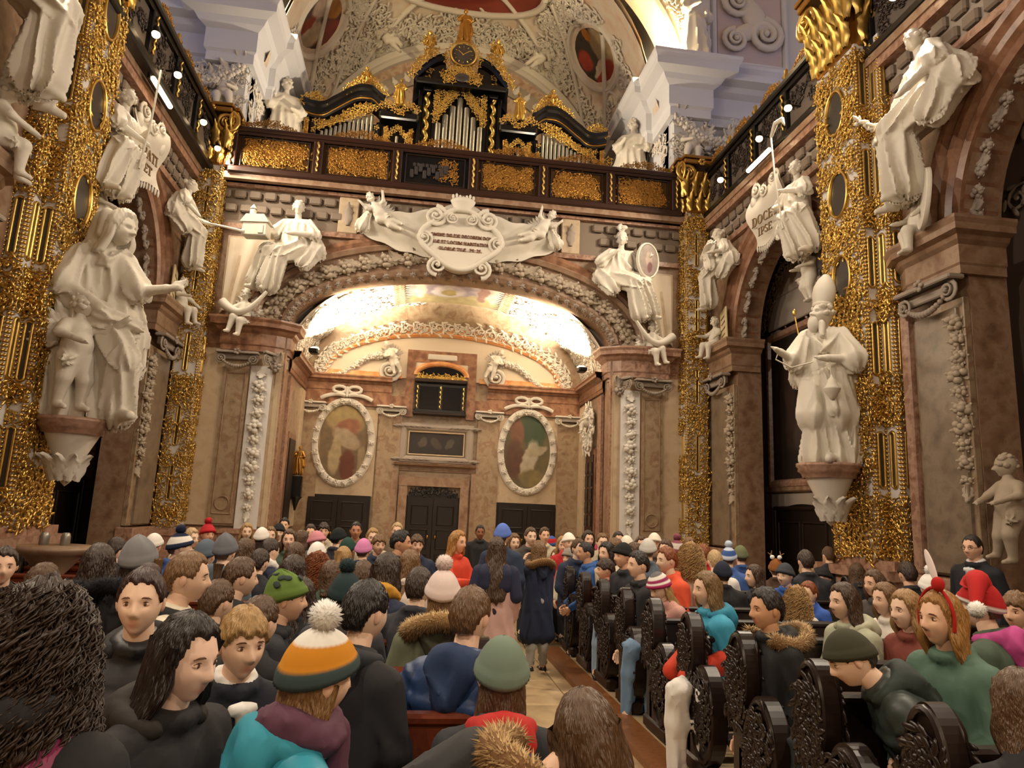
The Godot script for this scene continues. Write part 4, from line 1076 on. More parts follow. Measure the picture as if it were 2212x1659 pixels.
	# raised ribs on the vault between the fields
	for s: float in [-1.0, 1.0]:
		for r in 3:
			var pts := PackedVector3Array()
			for k in 20:
				var t := k / 19.0
				var d := Vector3(s * lerpf(0.18 + 0.28 * r, 0.62 + 0.15 * r, t), 0, lerpf(-0.12 + 0.10 * r, -0.47, t))
				var l := d.length_squared()
				if l > 0.97: d *= sqrt(0.97 / l); l = 0.97
				d.y = sqrt(1.0 - l)
				pts.append(VC + d * (VR - 0.03))
			g = G.new(); g.tube(pts, PackedFloat32Array([0.10, 0.09, 0.08]), 6, 1.4); part("vault_rib", g.mesh(), M.stucco, T)
	# painted field at the crown
	g = G.new(); p = PackedVector3Array()
	for b in 8:
		for a in 25:
			var q := TAU * a / 24.0; var rr := b / 7.0
			var d := Vector3(cos(q) * 0.42 * rr, 0, -0.02 + sin(q) * 0.25 * rr); d.y = sqrt(1.0 - d.length_squared())
			p.append(VC + d * (VR - 0.06))
	g.grid(p, 25, 8)
	part("crown_fresco", g.mesh(), canvas(paint_image(64, 64, Color(0.50, 0.22, 0.16), [[0.3, 0.5, 0.2, 0.5, 0.0, Color(0.62, 0.34, 0.24)], [0.7, 0.5, 0.2, 0.5, 0.2, Color(0.44, 0.16, 0.12)]])), T)
	var pts2 := PackedVector3Array()
	for a in 37:
		var q := TAU * a / 36.0; var d := Vector3(cos(q) * 0.43, 0, -0.02 + sin(q) * 0.26); d.y = sqrt(1.0 - d.length_squared()); pts2.append(VC + d * (VR - 0.08))
	g = G.new(); g.tube(pts2, PackedFloat32Array([0.11]), 6); part("crown_moulding", g.mesh(), M.stucco, T)
	# two oval paintings on the vault
	var labs := ["oval vault painting with white and red robed figures and a golden angel", "oval vault painting of a seated figure in red and a pale angel"]
	var pics := [paint_image(96, 128, Color(0.24, 0.17, 0.15), [[0.25, 0.35, 0.22, 0.3, 0.1, Color(0.62, 0.54, 0.48)], [0.48, 0.2, 0.2, 0.2, 0.0, Color(0.62, 0.42, 0.18)], [0.78, 0.45, 0.22, 0.3, 0.2, Color(0.46, 0.18, 0.16)], [0.52, 0.72, 0.24, 0.26, 0.1, Color(0.66, 0.58, 0.48)], [0.3, 0.75, 0.1, 0.2, 0.0, Color(0.48, 0.17, 0.12)]]), paint_image(96, 128, Color(0.20, 0.16, 0.14), [[0.25, 0.42, 0.18, 0.2, 0.0, Color(0.60, 0.20, 0.14)], [0.75, 0.55, 0.24, 0.4, 0.1, Color(0.58, 0.50, 0.36)], [0.63, 0.18, 0.08, 0.14, 0.2, Color(0.70, 0.44, 0.12)], [0.45, 0.82, 0.34, 0.18, -0.1, Color(0.56, 0.15, 0.10)], [0.42, 0.68, 0.26, 0.07, -0.2, Color(0.74, 0.68, 0.58)]])]
	for k in 2:
		var xf := dome_at(OV[k].normalized())
		var t := thing("vault_painting", labs[k], "painting", xf.origin); t.basis = xf.basis
		part("canvas", oval_disc(0.97, 1.02, 0.10).mesh(), canvas(pics[k]), t, Transform3D(Basis(), Vector3(0, 0, -0.05)))
		g = G.new(); oval_ring(g, Transform3D(Basis(), Vector3(0, 0, 0.0)), 0.95, 1.0, ring_profile(0.22, 0.16), 40); var fr := part("frame", g.mesh(), M.stucco, t)
		for j in 20: part("frame_leaf", S.leaf, M.stucco, fr, Transform3D(Basis(Vector3.BACK, TAU * j / 20.0 - PI / 2).scaled(Vector3(1.4, 1.1, 1)), Vector3(cos(TAU * j / 20.0) * 1.12, sin(TAU * j / 20.0) * 1.17, 0.02)))
		for m: float in [-1.0, 1.0]:
			scroll_part(fr, Vector3(m * 0.42, -1.32, 0.1), 0.34, -m, M.stucco, PI / 2); scroll_part(fr, Vector3(m * 0.8, 1.15, 0.1), 0.3, m, M.stucco, -PI / 2)
var OV := [Vector3(-0.80, 0.60, -0.05), Vector3(0.75, 0.66, -0.11)]
func scroll_part(parent: Node3D, c: Vector3, r: float, dir: float, m, start: float):
	var g := G.new(); volute(g, c, r, dir, 0.1, 2.0, start); part("scroll", g.mesh(), m, parent)
func dome_at(d: Vector3) -> Transform3D:
	var out := -d
	var up := (Vector3.UP - out * out.y).normalized()
	return Transform3D(Basis(up.cross(out), up, out), VC + d * (VR - 0.02))

# ---------------------------------------------------------------- organ
func scrolls(parent: Node3D, called: String, xf: Transform3D, pts: Array, m, sc := 0.9):
	# a carved mount: scrolls set along the given points [x, y]
	var xs := []
	for k in pts.size(): xs.append(xf * Transform3D(Basis(Vector3.BACK, k * 2.1).scaled(Vector3(sc * (1 if k % 2 else -1), sc, sc)), Vector3(pts[k][0], pts[k][1], 0.01 * (k % 3))))
	multi(called, S.scroll[pts.size() % 3], m, xs, parent)
func pipe_mesh(r: float, h: float) -> Mesh:
	var g := G.new(); g.lathe(P2([0.01, -h - r * 3.0, r * 0.9, -h, r, -h + 0.02, r, -0.01, r * 0.85, 0.0, 0.0, 0.0]), 10)
	g.bbox(Vector3(0, -h + r * 2.2, r * 0.85), Vector3(r * 1.0, r * 1.6, r * 0.35), 0.004)
	return g.mesh()
func organ():
	var t := thing("pipe_organ", "black and gold pipe organ with silver pipes, clock and gilt statues on the gallery", "organ", Vector3(0.58, 9.15, -17.5))
	var g := G.new()
	# dark cases (local x from the middle, y from the gallery floor)
	g.bbox(Vector3(0, 2.0, -0.75), Vector3(2.2, 4.2, 1.0), 0.03); part("middle_case", g.mesh(), M.black, t)
	for s: float in [-1.0, 1.0]:
		g = G.new(); g.bbox(Vector3(s * 1.65, 1.45, -0.75), Vector3(1.15, 2.9, 0.9), 0.03); part("flat_case", g.mesh(), M.black, t)
		g = G.new(); g.bbox(Vector3(s * 3.05, 1.4, -0.75), Vector3(1.95, 2.8, 0.95), 0.03); part("wing_case", g.mesh(), M.black, t)
		# fields of pipes
		for k in 12:
			var f := k / 11.0; var x := s * (3.62 - f * 1.28)
			part("pipe", pipe_mesh(0.047, 0.9 + f * 0.75), M.pipe, t, at(x, 2.38 + f * 0.64, -0.19))
		for k in 5:
			var f := 1.0 - absf(k - 2.0) / 2.0
			part("pipe", pipe_mesh(0.045, 0.8 + f * 0.3), M.pipe, t, at(s * (1.45 + k * 0.10), 2.05 + f * 0.4, -0.19))
		# gilt uprights: colonettes and twisted columns
		for x in [4.02, 3.82, 2.20, 1.95, 1.28]:
			g = G.new(); g.bbox(Vector3(s * x, 1.45, -0.18), Vector3(0.12, 2.5, 0.14), 0.03); part("case_post", g.mesh(), M.black if x in [3.82, 2.20] else M.gold_dull, t)
			scrolls(t, "gilt_mount", Transform3D(Basis(), Vector3(s * x, 0, -0.10)), [[0, 2.6], [0, 2.35], [0, 2.1], [0, 1.8]], M.gold, 0.5)
		var pts := PackedVector3Array()
		for k in 60: pts.append(Vector3(s * 0.90 + 0.035 * cos(k * 0.75), 1.5 + k * 0.039, -0.08 + 0.035 * sin(k * 0.75)))
		g = G.new(); g.tube(pts, PackedFloat32Array([0.06]), 7); part("twisted_column", g.mesh(), M.gold, t)
		g = G.new(); g.bbox(Vector3(s * 0.90, 3.86, -0.1), Vector3(0.24, 0.12, 0.24), 0.02); g.bbox(Vector3(s * 0.90, 1.44, -0.1), Vector3(0.24, 0.12, 0.24), 0.02); g.bbox(Vector3(s * 0.70, 2.7, -0.18), Vector3(0.11, 2.6, 0.1), 0.02); g.bbox(Vector3(s * 1.08, 2.7, -0.2), Vector3(0.12, 2.6, 0.12), 0.02); part("column_block", g.mesh(), M.black, t)
		# swan-neck cornice of the wing
		var ps := []; var us := []; var vs := []
		for k in 33:
			var f := k / 32.0
			ps.append(Vector3(s * (4.12 - f * 2.12), 2.82 + 0.56 * smoothstep(0.22, 0.72, f) - 0.09 * sin(PI * clampf(f / 0.35, 0, 1)) - 0.26 * smoothstep(0.80, 1.0, f), -0.25)); us.append(Vector3.UP); vs.append(Vector3.BACK)
		g = G.new(); g.sweep(P2([-0.02, -0.5, -0.02, 0.12, 0.05, 0.16, 0.08, 0.22, 0.2, 0.24, 0.24, 0.32, 0.34, 0.34, 0.34, -0.5]), ps, us, vs); part("wing_cornice", g.mesh(), M.black, t)
		var pr := PackedVector3Array()
		for q in ps: pr.append(q + Vector3(0, 0.04, 0.17))
		g = G.new(); g.tube(pr, PackedFloat32Array([0.025]), 5); part("gilt_line", g.mesh(), M.gold_dull, t)
		var sh := []
		for k in 16: var f := k / 15.0; sh.append([s * (3.72 - f * 1.45), 2.58 + 0.62 * smoothstep(0.1, 0.85, f)]); sh.append([s * (3.72 - f * 1.3), 2.46 + 0.62 * f])
		scrolls(t, "carved_pipe_shade", Transform3D(Basis(), Vector3(0, 0, -0.13)), sh, M.gold, 0.72)
		var cr := []
		for k in 13: var f := k / 12.0; cr.append([s * (2.05 + f * 1.0), 3.52 + 0.34 * sin(PI * f)])
		for k in 7: cr.append([s * (2.2 + 0.1 * k), 3.72 + 0.25 * sin(PI * k / 6.0)])
		for k in 8: cr.append([s * (3.6 + 0.07 * k), 3.10 + 0.16 * sin(PI * k / 7.0)])
		scrolls(t, "gilt_cresting", Transform3D(Basis(), Vector3(0, 0, 0.0)), cr, M.gold, 0.85)
		var sd := []
		for k in 9: sd.append([s * (4.18 + 0.08 * sin(k)), 1.35 + k * 0.14])
		scrolls(t, "gilt_side_wing", Transform3D(Basis(), Vector3(0, 0, -0.3)), sd, M.gold, 0.9)
		# flat between wing and middle: cornice, carved shade
		g = G.new(); g.bbox(Vector3(s * 1.62, 2.95, -0.2), Vector3(1.05, 0.22, 0.5), 0.04); g.bbox(Vector3(s * 1.62, 3.16, -0.2), Vector3(0.75, 0.24, 0.4), 0.04); part("flat_cornice", g.mesh(), M.black, t)
		var fl := []
		for k in 9: fl.append([s * (1.38 + k * 0.065), 2.45 + 0.30 * absf(k - 4.0) / 4.0 * -1.0 + 0.25])
		for k in 6: fl.append([s * (1.36), 1.9 + k * 0.12]); fl.append([s * 1.90, 1.9 + k * 0.12])
		scrolls(t, "carved_pipe_shade", Transform3D(Basis(), Vector3(0, 0, -0.12)), fl, M.gold, 0.55)
		var fc := []
		for k in 10: fc.append([s * (1.15 + 0.1 * k), 3.12 + 0.12 * sin(k)])
		scrolls(t, "gilt_cresting", Transform3D(Basis(), Vector3(0, 0, 0.08)), fc, M.gold, 0.7)
		# curved gable halves of the middle tower
		ps = []; us = []; vs = []
		for k in 17:
			var f := k / 16.0
			ps.append(Vector3(s * (1.30 - f * 0.85), 4.02 + 0.72 * sin(f * PI / 2), -0.3)); us.append(Vector3.UP); vs.append(Vector3.BACK)
		g = G.new(); g.sweep(P2([-0.55, -0.4, -0.55, 0.12, 0.0, 0.14, 0.06, 0.24, 0.18, 0.28, 0.22, 0.34, 0.22, -0.4]), ps, us, vs); part("gable", g.mesh(), M.black, t)
		var gc := []
		for k in 12: var f := k / 11.0; gc.append([s * (1.36 - f * 0.62), 4.22 + 0.75 * sin(f * PI / 2) + 0.05 * sin(k * 2.0)])
		for k in 5: gc.append([s * (0.98 - 0.03 * k), 4.95 + 0.11 * k])
		scrolls(t, "gilt_cresting", Transform3D(Basis(), Vector3(0, 0, 0.02)), gc, M.gold, 0.85)
		scrolls(t, "gilt_rosette", Transform3D(Basis(), Vector3(0, 0, -0.12)), [[s * 0.9, 4.5], [s * 0.92, 4.22], [s * 0.9, 4.0], [s * 0.45, 4.35], [s * 0.5, 4.45]], M.gold, 0.75)
	# middle tower front
	for k in 7:
		var f := 1.0 - absf(k - 3.0) / 3.0
		part("pipe", pipe_mesh(0.082, 1.2 + f * 1.0), M.pipe, t, at(-0.57 + k * 0.19, 2.95 + f * 0.82, -0.16))
	var ms := []
	for k in 9:
		for j in 4 - int(absf(k - 4.0) < 2.0) * 2:
			var sx := (k - 4.0) * 0.155
			ms.append([sx, 3.85 - j * 0.17 - 0.02 * k])
	var ms2 := []
	for q in ms:
		if q[1] > 3.92 - absf(q[0]) * 1.35: ms2.append(q)
	for s: float in [-1.0, 1.0]:
		for k in 8: ms2.append([s * (0.10 + 0.075 * k), 3.84 - 0.11 * k]); ms2.append([s * (0.22 + 0.065 * k), 3.86 - 0.10 * k]); ms2.append([s * 0.64, 3.8 - 0.12 * k])
	scrolls(t, "carved_pipe_shade", Transform3D(Basis(), Vector3(0, 0, -0.05)), ms2, M.gold, 0.62)
	g = G.new(); g.bbox(Vector3(0, 3.98, -0.15), Vector3(2.5, 0.14, 0.7), 0.03); g.bbox(Vector3(0, 4.10, -0.2), Vector3(2.3, 0.1, 0.6), 0.03); g.bbox(Vector3(0, 4.4, -0.42), Vector3(1.6, 0.6, 0.4), 0.04); part("middle_cornice", g.mesh(), M.black, t)
	var cc := []
	for k in 14: cc.append([cos(PI * k / 13.0) * 0.42, 4.05 + sin(PI * k / 13.0) * 0.36]); 
	for k in 8: cc.append([cos(PI * k / 7.0) * 0.24, 4.05 + sin(PI * k / 7.0) * 0.24])
	scrolls(t, "gilt_cartouche", Transform3D(Basis(), Vector3(0, 0, 0.22)), cc, M.gold, 0.75)
	g = G.new(); g.ell(Vector3(0, 4.15, 0.24), Vector3(0.22, 0.13, 0.06), 14, 8); part("cartouche_field", g.mesh(), M.mirror, t)
	# clock face
	var ck := part("clock_face", oval_disc(0.32, 0.32, 0.06, 32).mesh(), M.mirror, t, Transform3D(Basis(), Vector3(0, 4.86, 0.16)))
	g = G.new(); oval_ring(g, Transform3D(), 0.31, 0.31, ring_profile(0.07, 0.09), 36); part("clock_ring", g.mesh(), M.gold, ck)
	g = G.new()
	for k in 12: g.bbox(Vector3(cos(TAU * k / 12) * 0.24, sin(TAU * k / 12) * 0.24, 0.065), Vector3(0.02, 0.05, 0.01), 0.003, Basis(Vector3.BACK, TAU * k / 12 - PI / 2))
	g.bbox(Vector3(-0.07, 0.05, 0.07), Vector3(0.02, 0.2, 0.01), 0.003, Basis(Vector3.BACK, 0.9)); g.bbox(Vector3(0.08, 0.06, 0.07), Vector3(0.02, 0.26, 0.01), 0.003, Basis(Vector3.BACK, -0.95)); part("clock_hands", g.mesh(), M.gold, ck)
	var cl := []
	for k in 16: cl.append([cos(TAU * k / 16) * 0.45, 4.86 + sin(TAU * k / 16) * 0.45])
	scrolls(t, "gilt_clock_wreath", Transform3D(Basis(), Vector3(0, 0, 0.06)), cl, M.gold, 0.7)
	g = G.new(); g.bbox(Vector3(0, 5.32, -0.05), Vector3(0.4, 0.16, 0.35), 0.03); part("statue_base", g.mesh(), M.gold_dull, t)

# ---------------------------------------------------------------- balustrades
func rope(g: G, a: Vector3, b: Vector3, r: float):
	var pts := PackedVector3Array(); var d := (b - a); var n := int(d.length() / 0.03)
	for k in n + 1: pts.append(a + d * k / n + Vector3(cos(k * 1.25) * r * 0.6, 0, sin(k * 1.25) * r * 0.6))
	g.tube(pts, PackedFloat32Array([r]), 5)
func balustrades():
	var t := thing("gallery_balustrade", "dark wooden organ gallery balustrade with gilt relief panels", "balustrade", Vector3(0, 9.15, -15.66))
	var g := G.new(); g.bbox(Vector3(0.73, 1.06, 0), Vector3(10.8, 0.12, 0.26), 0.03); g.bbox(Vector3(0.73, 0.97, 0), Vector3(10.7, 0.08, 0.18), 0.02); part("top_rail", g.mesh(), M.wood_rail, t)
	g = G.new(); g.bbox(Vector3(0.73, 0.06, 0), Vector3(10.8, 0.16, 0.24), 0.03); part("bottom_rail", g.mesh(), M.wood_rail, t)
	var xs := [-4.62, -2.70, -0.88, 0.92, 2.62, 4.30, 5.98]
	for k in 7:
		g = G.new(); g.bbox(Vector3(xs[k], 0.53, 0), Vector3(0.22, 0.84, 0.22), 0.02); var po := part("post", g.mesh(), M.wood_rail, t)
		g = G.new(); rope(g, Vector3(xs[k], 0.18, 0.13), Vector3(xs[k], 0.9, 0.13), 0.024); part("gilt_rope", g.mesh(), M.gold, po)
	rng.seed = 8
	for k in 6:
		var x0: float = xs[k] + 0.2; var x1: float = xs[k + 1] - 0.2
		g = G.new(); g.bbox(Vector3((x0 + x1) / 2, 0.54, -0.04), Vector3(x1 - x0 + 0.2, 0.80, 0.08), 0.01); var pn := part("panel", g.mesh(), M.gold_ground if k != 2 else M.black, t)
		g = G.new(); rect_frame(g, Transform3D(Basis(), Vector3(0, 0, 0.0)), x0 + 0.02, x1 - 0.02, 0.20, 0.88, 0.04, 0.04); part("panel_moulding", g.mesh(), M.wood_dark, pn)
		var q := [[], [], []]
		if k != 2:
			for j in 90:
				var sc := rng.randf_range(0.6, 1.0)
				q[j % 3].append(Transform3D(Basis(Vector3.BACK, rng.randf() * TAU).scaled(Vector3(sc, sc, sc * 0.8)), Vector3(rng.randf_range(x0 + 0.06, x1 - 0.06), rng.randf_range(0.25, 0.83), 0.0)))
		else:
			for j in 14: q[j % 3].append(Transform3D(Basis(Vector3.BACK, rng.randf() * TAU).scaled(Vector3.ONE * 0.7), Vector3(rng.randf_range(x1 - 0.62, x1 - 0.2), rng.randf_range(0.28, 0.8), 0.0)))
			g = G.new()
			for j in 9: g.bbox(Vector3(x0 + 0.15 + j * 0.10, 0.42 + 0.08 * (j % 3), 0.03), Vector3(0.09, 0.22, 0.06), 0.02); g.bbox(Vector3(x0 + 0.2 + j * 0.1, 0.66, 0.02), Vector3(0.08, 0.1, 0.04), 0.02)
			part("dark_relief", g.mesh(), M.mirror, pn)
		for j in 3:
			if q[j].size(): multi("gilt_relief", S.scroll[j], M.gold_dull, q[j], pn)
	# pierced gilt crests standing on the rail
	for x in [-3.9, -1.75, 0.15, 1.95, 3.55, 5.2]:
		var cr := []
		for k in 26: var f := k / 25.0; cr.append([x - 0.62 + 1.24 * f, 1.14 + 0.20 * sin(PI * f) * (0.4 + 0.6 * ((k * 7) % 5) / 4.0)])
		scrolls(t, "pierced_crest", Transform3D(Basis(), Vector3.ZERO), cr, M.gold_dull, 0.5)
	for s: float in [-1.0, 1.0]:
		var b := thing("gallery_balustrade", "black side gallery balustrade with gilt posts " + ("along the left wall above the hooded statue" if s < 0 else "along the right wall above the bishop statue"), "balustrade", Vector3(CX + s * (5.85 if s < 0 else 6.05), 9.15, 0))
		g = G.new(); g.bbox(Vector3(0, 1.15, -5.0), Vector3(0.30, 0.14, 21.4), 0.03); g.bbox(Vector3(0, 1.04, -5.0), Vector3(0.18, 0.1, 21.4), 0.02); part("top_rail", g.mesh(), M.black, b)
		g = G.new(); g.bbox(Vector3(0, 0.06, -5.0), Vector3(0.24, 0.16, 21.4), 0.03); part("bottom_rail", g.mesh(), M.black, b)
		for k in 16:
			var z := -15.6 + k * 1.28
			g = G.new(); g.bbox(Vector3(0, 0.56, z), Vector3(0.20, 0.9, 0.2), 0.02); var po := part("post", g.mesh(), M.black, b)
			g = G.new(); rope(g, Vector3(-s * 0.12, 0.2, z), Vector3(-s * 0.12, 0.95, z), 0.024); part("gilt_rope", g.mesh(), M.gold, po)
			g = G.new(); g.lathe(P2([0.0, 1.2, 0.08, 1.22, 0.05, 1.3, 0.09, 1.36, 0.04, 1.44, 0.05, 1.5, 0.0, 1.56]), 8, at(0, 0, z)); part("gilt_finial", g.mesh(), M.gold, po)
			if k < 15:
				g = G.new(); g.bbox(Vector3(s * 0.02, 0.56, z + 0.64), Vector3(0.06, 0.86, 1.08), 0.01); var pn := part("panel", g.mesh(), M.grey_dark, b)
				var q := []
				for j in 12: q.append(facing(Vector3(-s * 0.01, rng.randf_range(0.25, 0.9), z + rng.randf_range(0.2, 1.08)), Vector3(-s, 0, 0)) * Transform3D(Basis(Vector3.BACK, rng.randf() * TAU).scaled(Vector3.ONE * 0.9), Vector3.ZERO))
				multi("dark_relief", S.scroll[k % 3], M.wood_dark, q, pn)
				var cr := []
				for j in 12: cr.append(facing(Vector3(0, 1.26 + 0.2 * sin(PI * j / 11.0), z + 0.2 + 0.08 * j), Vector3(-s, 0, 0)) * Transform3D(Basis(Vector3.BACK, j * 1.7).scaled(Vector3.ONE * 0.7), Vector3.ZERO))
				multi("pierced_crest", S.scroll[k % 3], M.gold_dull, cr, b)
# ---------------------------------------------------------------- lamps
func spot_lamp(p: Vector3, s: float, e: float, label: String):
	var t := thing("gallery_spotlight", label, "spotlight", p, 0.0, "spotlights on the gallery fronts")
	var g := G.new(); g.bbox(Vector3(s * 0.14, 0.05, 0), Vector3(0.22, 0.03, 0.04), 0.008); part("bracket", g.mesh(), M.metal, t)
	g = G.new(); g.lathe(P2([0.0, 0.14, 0.05, 0.13, 0.06, 0.02, 0.07, 0.0, 0.06, 0.0]), 12); part("shade", g.mesh(), M.metal, t)
	g = G.new(); g.ell(Vector3(0, -0.01, 0), Vector3(0.07, 0.065, 0.07), 12, 8); part("bulb", g.mesh(), M.glow, t)
	spot("spotlight_light", p + Vector3(-s * 0.09, -0.10, 0), p + Vector3(-s * 2.0, -1.3, 0), e, WARM)
func lamps():
	var zs := [[-1.0, 9.58, [-15.4, -14.3, -12.65, -11.5, -7.5, -3.0, 2.5]], [1.0, 9.33, [-13.9, -12.1, -11.0, -8.1, -3.5, 2.5]]]
	for q in zs:
		for z in q[2]:
			spot_lamp(Vector3(CX + q[0] * 5.62, q[1], z), q[0], LAMP_E * (1.9 if z > -9.0 else 0.65), "small glowing spotlight on the front of the %s gallery" % ("left" if q[0] < 0 else "right"))
	for s: float in [-1.0, 1.0]:
		var p := Vector3(CX + s * 5.75, 9.02, -12.4)
		var t := thing("tube_lamp", "glowing white tube lamp under the %s gallery rail" % ("left" if s < 0 else "right"), "lamp", p)
		var g := G.new(); g.tube(PackedVector3Array([Vector3(0, 0, -0.45), Vector3(0, 0, 0.45)]), PackedFloat32Array([0.045]), 10); g.ell(Vector3(0, 0, -0.45), Vector3(0.045, 0.045, 0.02)); g.ell(Vector3(0, 0, 0.45), Vector3(0.045, 0.045, 0.02)); part("tube", g.mesh(), M.glow, t)
		g = G.new(); g.bbox(Vector3(s * 0.06, 0.03, 0), Vector3(0.06, 0.1, 1.0), 0.01); part("housing", g.mesh(), M.metal, t)
		area("tube_light", p + Vector3(-s * 0.06, -0.05, 0), p + Vector3(-s * 1.0, -0.6, 0), Vector2(0.9, 0.08), TUBE_E)
	# made-up fill panel, unseen behind the camera, added to brighten the crowd
	var cp := Vector3(0.75, 6.2, 6.5)
	var ct := thing("added_crowd_fill", "added unseen fill panel behind the camera that brightens the crowd", "lamp", cp)
	var cg := G.new(); cg.bbox(Vector3(0, 0, 0.06), Vector3(2.6, 0.9, 0.08), 0.02); part("housing", cg.mesh(), M.metal, ct)
	cg = G.new(); cg.bbox(Vector3(0, 0, 0.0), Vector3(2.5, 0.8, 0.03), 0.01); part("diffuser", cg.mesh(), M.glow, ct)
	area("added_crowd_fill_light", cp + Vector3(0, 0, -0.08), Vector3(0.5, 1.0, -5.0), Vector2(2.4, 0.75), CROWD_FILL_E)
	# floodlights hidden behind the arch that light the passage vault
	for s: float in [-1.0, 1.0]:
		var p := Vector3(0.725 + s * 3.35, 5.45, -17.2)
		var t := thing("floodlight", "bright floodlight on the inner cornice behind the wide arch at its %s foot" % ("left" if s < 0 else "right"), "floodlight", p)
		var g := G.new(); g.bbox(Vector3.ZERO, Vector3(0.22, 0.14, 0.3), 0.03); part("housing", g.mesh(), M.metal, t)
		g = G.new(); g.bbox(Vector3(-s * 0.04, 0.075, 0), Vector3(0.14, 0.02, 0.22), 0.004); part("lens", g.mesh(), M.glow, t)
		spot("floodlight_light", p + Vector3(-s * 0.06, 0.16, 0), p + Vector3(-s * 0.45, 2.0, -0.5), FLOOD_E, Color(1.0, 0.94, 0.84), 52.0)
		p = Vector3(0.73 + s * 2.2, 9.35, -16.2)  # made-up fill light hidden behind the balustrade, added to brighten the organ bay vault
		t = thing("added_vault_fill", "added hidden fill light on the organ gallery floor behind the balustrade at its %s end" % ("left" if s < 0 else "right"), "uplight", p)
		g = G.new(); g.bbox(Vector3.ZERO, Vector3(0.4, 0.16, 0.3), 0.03); part("housing", g.mesh(), M.metal, t)
		g = G.new(); g.bbox(Vector3(0, 0.085, 0), Vector3(0.32, 0.02, 0.22), 0.004); part("lens", g.mesh(), M.glow, t)
		spot("added_vault_fill_light", p + Vector3(0, 0.16, 0), p + Vector3(s * 1.6, 6.0, -2.0), VAULT_FILL_E, Color(1.0, 0.92, 0.80), 60.0)
		# lamp on the high cornice below the transverse arch
		p = Vector3(0.73 + s * 5.05, 13.55, -15.55)
		t = thing("cornice_lamp", "warm lamp standing on the white corner cornice on the %s of the organ" % ("left" if s < 0 else "right"), "lamp", p)
		g = G.new(); g.bbox(Vector3(0, -0.06, 0), Vector3(0.26, 0.1, 0.26), 0.02); part("base", g.mesh(), M.metal, t)
		g = G.new(); g.ell(Vector3(0, 0.06, 0), Vector3(0.10, 0.09, 0.10), 12, 8); part("bulb", g.mesh(), M.glow, t)
		omni("cornice_lamp_light", p + Vector3(-s * 0.12, 0.2, 0.0), CORN_E, Color(1.0, 0.90, 0.70), 0.1)
const LAMP_E := 12.0
const TUBE_E := 3.0
const FLOOD_E := 85.0
const CROWD_FILL_E := 14.0
const VAULT_FILL_E := 9.0
const CORN_E := 12.0
# ---------------------------------------------------------------- heads, hair, hats, hands (metres, face towards +z, origin between the ears)
func bell(x: float, w: float) -> float: return exp(-x * x / (w * w))
func head_g(nu: int, nv: int, eyes := true, boost := 1.0) -> G:
	var g := G.new(); var p := PackedVector3Array(); var cols := PackedColorArray()
	for b in nv + 1:
		var el := -PI / 2 + PI * b / nv
		for a in nu:
			var th := TAU * a / nu; var az := th - 0.5 * sin(th)
			var x := sin(az) * cos(el) * 0.075; var y := sin(el) * 0.118; var z := cos(az) * cos(el) * 0.097
			var lo := clampf(-y / 0.118, 0.0, 1.0); var ax := absf(x)
			x *= 1.0 - 0.36 * pow(lo, 1.7)
			if z < 0.0: z *= (1.0 - 0.42 * pow(lo, 1.3)) * (1.06 if y > 0.0 else 1.06 - 0.06 * lo)
			var col := Color.WHITE
			if z > 0.015:
				var w := smoothstep(0.015, 0.05, z); ax = absf(x); var dz := 0.0
				dz += 0.005 * bell(y - 0.024, 0.011) * bell(ax - 0.028, 0.022)
				dz -= 0.011 * bell(y - 0.004, 0.013) * bell(ax - 0.031, 0.017)
				var pr := smoothstep(0.022, -0.030, y) * smoothstep(-0.046, -0.033, y)
				dz += 0.022 * pr * bell(x, 0.008 + 0.007 * pr)
				dz += 0.006 * bell(y + 0.035, 0.008) * bell(ax - 0.012, 0.007)
				dz += 0.0045 * bell(y + 0.058, 0.007) * bell(x, 0.024) + 0.0045 * bell(y + 0.071, 0.006) * bell(x, 0.021) - 0.005 * bell(y + 0.0645, 0.003) * bell(x, 0.024)
				dz += 0.010 * bell(y + 0.100, 0.017) * bell(x, 0.022) + 0.004 * bell(y + 0.03, 0.022) * bell(ax - 0.042, 0.018)
				z += dz * boost * w + 0.006 * lo * w
				var lip := maxf(bell(y + 0.058, 0.007), bell(y + 0.071, 0.007)) * bell(x, 0.024)
				col = col.lerp(Color(0.80, 0.42, 0.38), clampf(lip * 1.2 - 0.25, 0, 1))
			p.append(Vector3(x, y, z)); cols.append(col)
	g.grid(p, nu, nv + 1, true)
	for k in cols.size(): g.c[k] = cols[k]
	for s: float in [-1.0, 1.0]:
		g.tint = Color(0.98, 0.90, 0.88); g.ell(Vector3(s * 0.073, -0.004, -0.010), Vector3(0.011, 0.031, 0.019), 8, 6, Basis(Vector3.UP, s * 0.35))
		if eyes:
			g.tint = Color(1.0, 1.0, 1.0); g.ell(Vector3(s * 0.031, 0.004, 0.0735), Vector3(0.0150, 0.0098, 0.0118), 10, 8)
			g.tint = Color(0.12, 0.09, 0.07); g.ell(Vector3(s * 0.031, 0.004, 0.0815), Vector3(0.0068, 0.0072, 0.0050), 8, 6)
			g.tint = Color(0.16, 0.10, 0.06); g.tube(P3([s * 0.014, 0.024, 0.0925, s * 0.026, 0.0285, 0.0925, s * 0.040, 0.0270, 0.0865, s * 0.050, 0.021, 0.078]), PackedFloat32Array([0.0022, 0.0030, 0.0026, 0.0012]), 5)
			g.tint = Color(0.12, 0.09, 0.07); g.tube(P3([s * 0.019, 0.006, 0.083, s * 0.026, 0.0125, 0.0855, s * 0.034, 0.0130, 0.0845, s * 0.044, 0.007, 0.077]), PackedFloat32Array([0.0014]), 4)
	return g
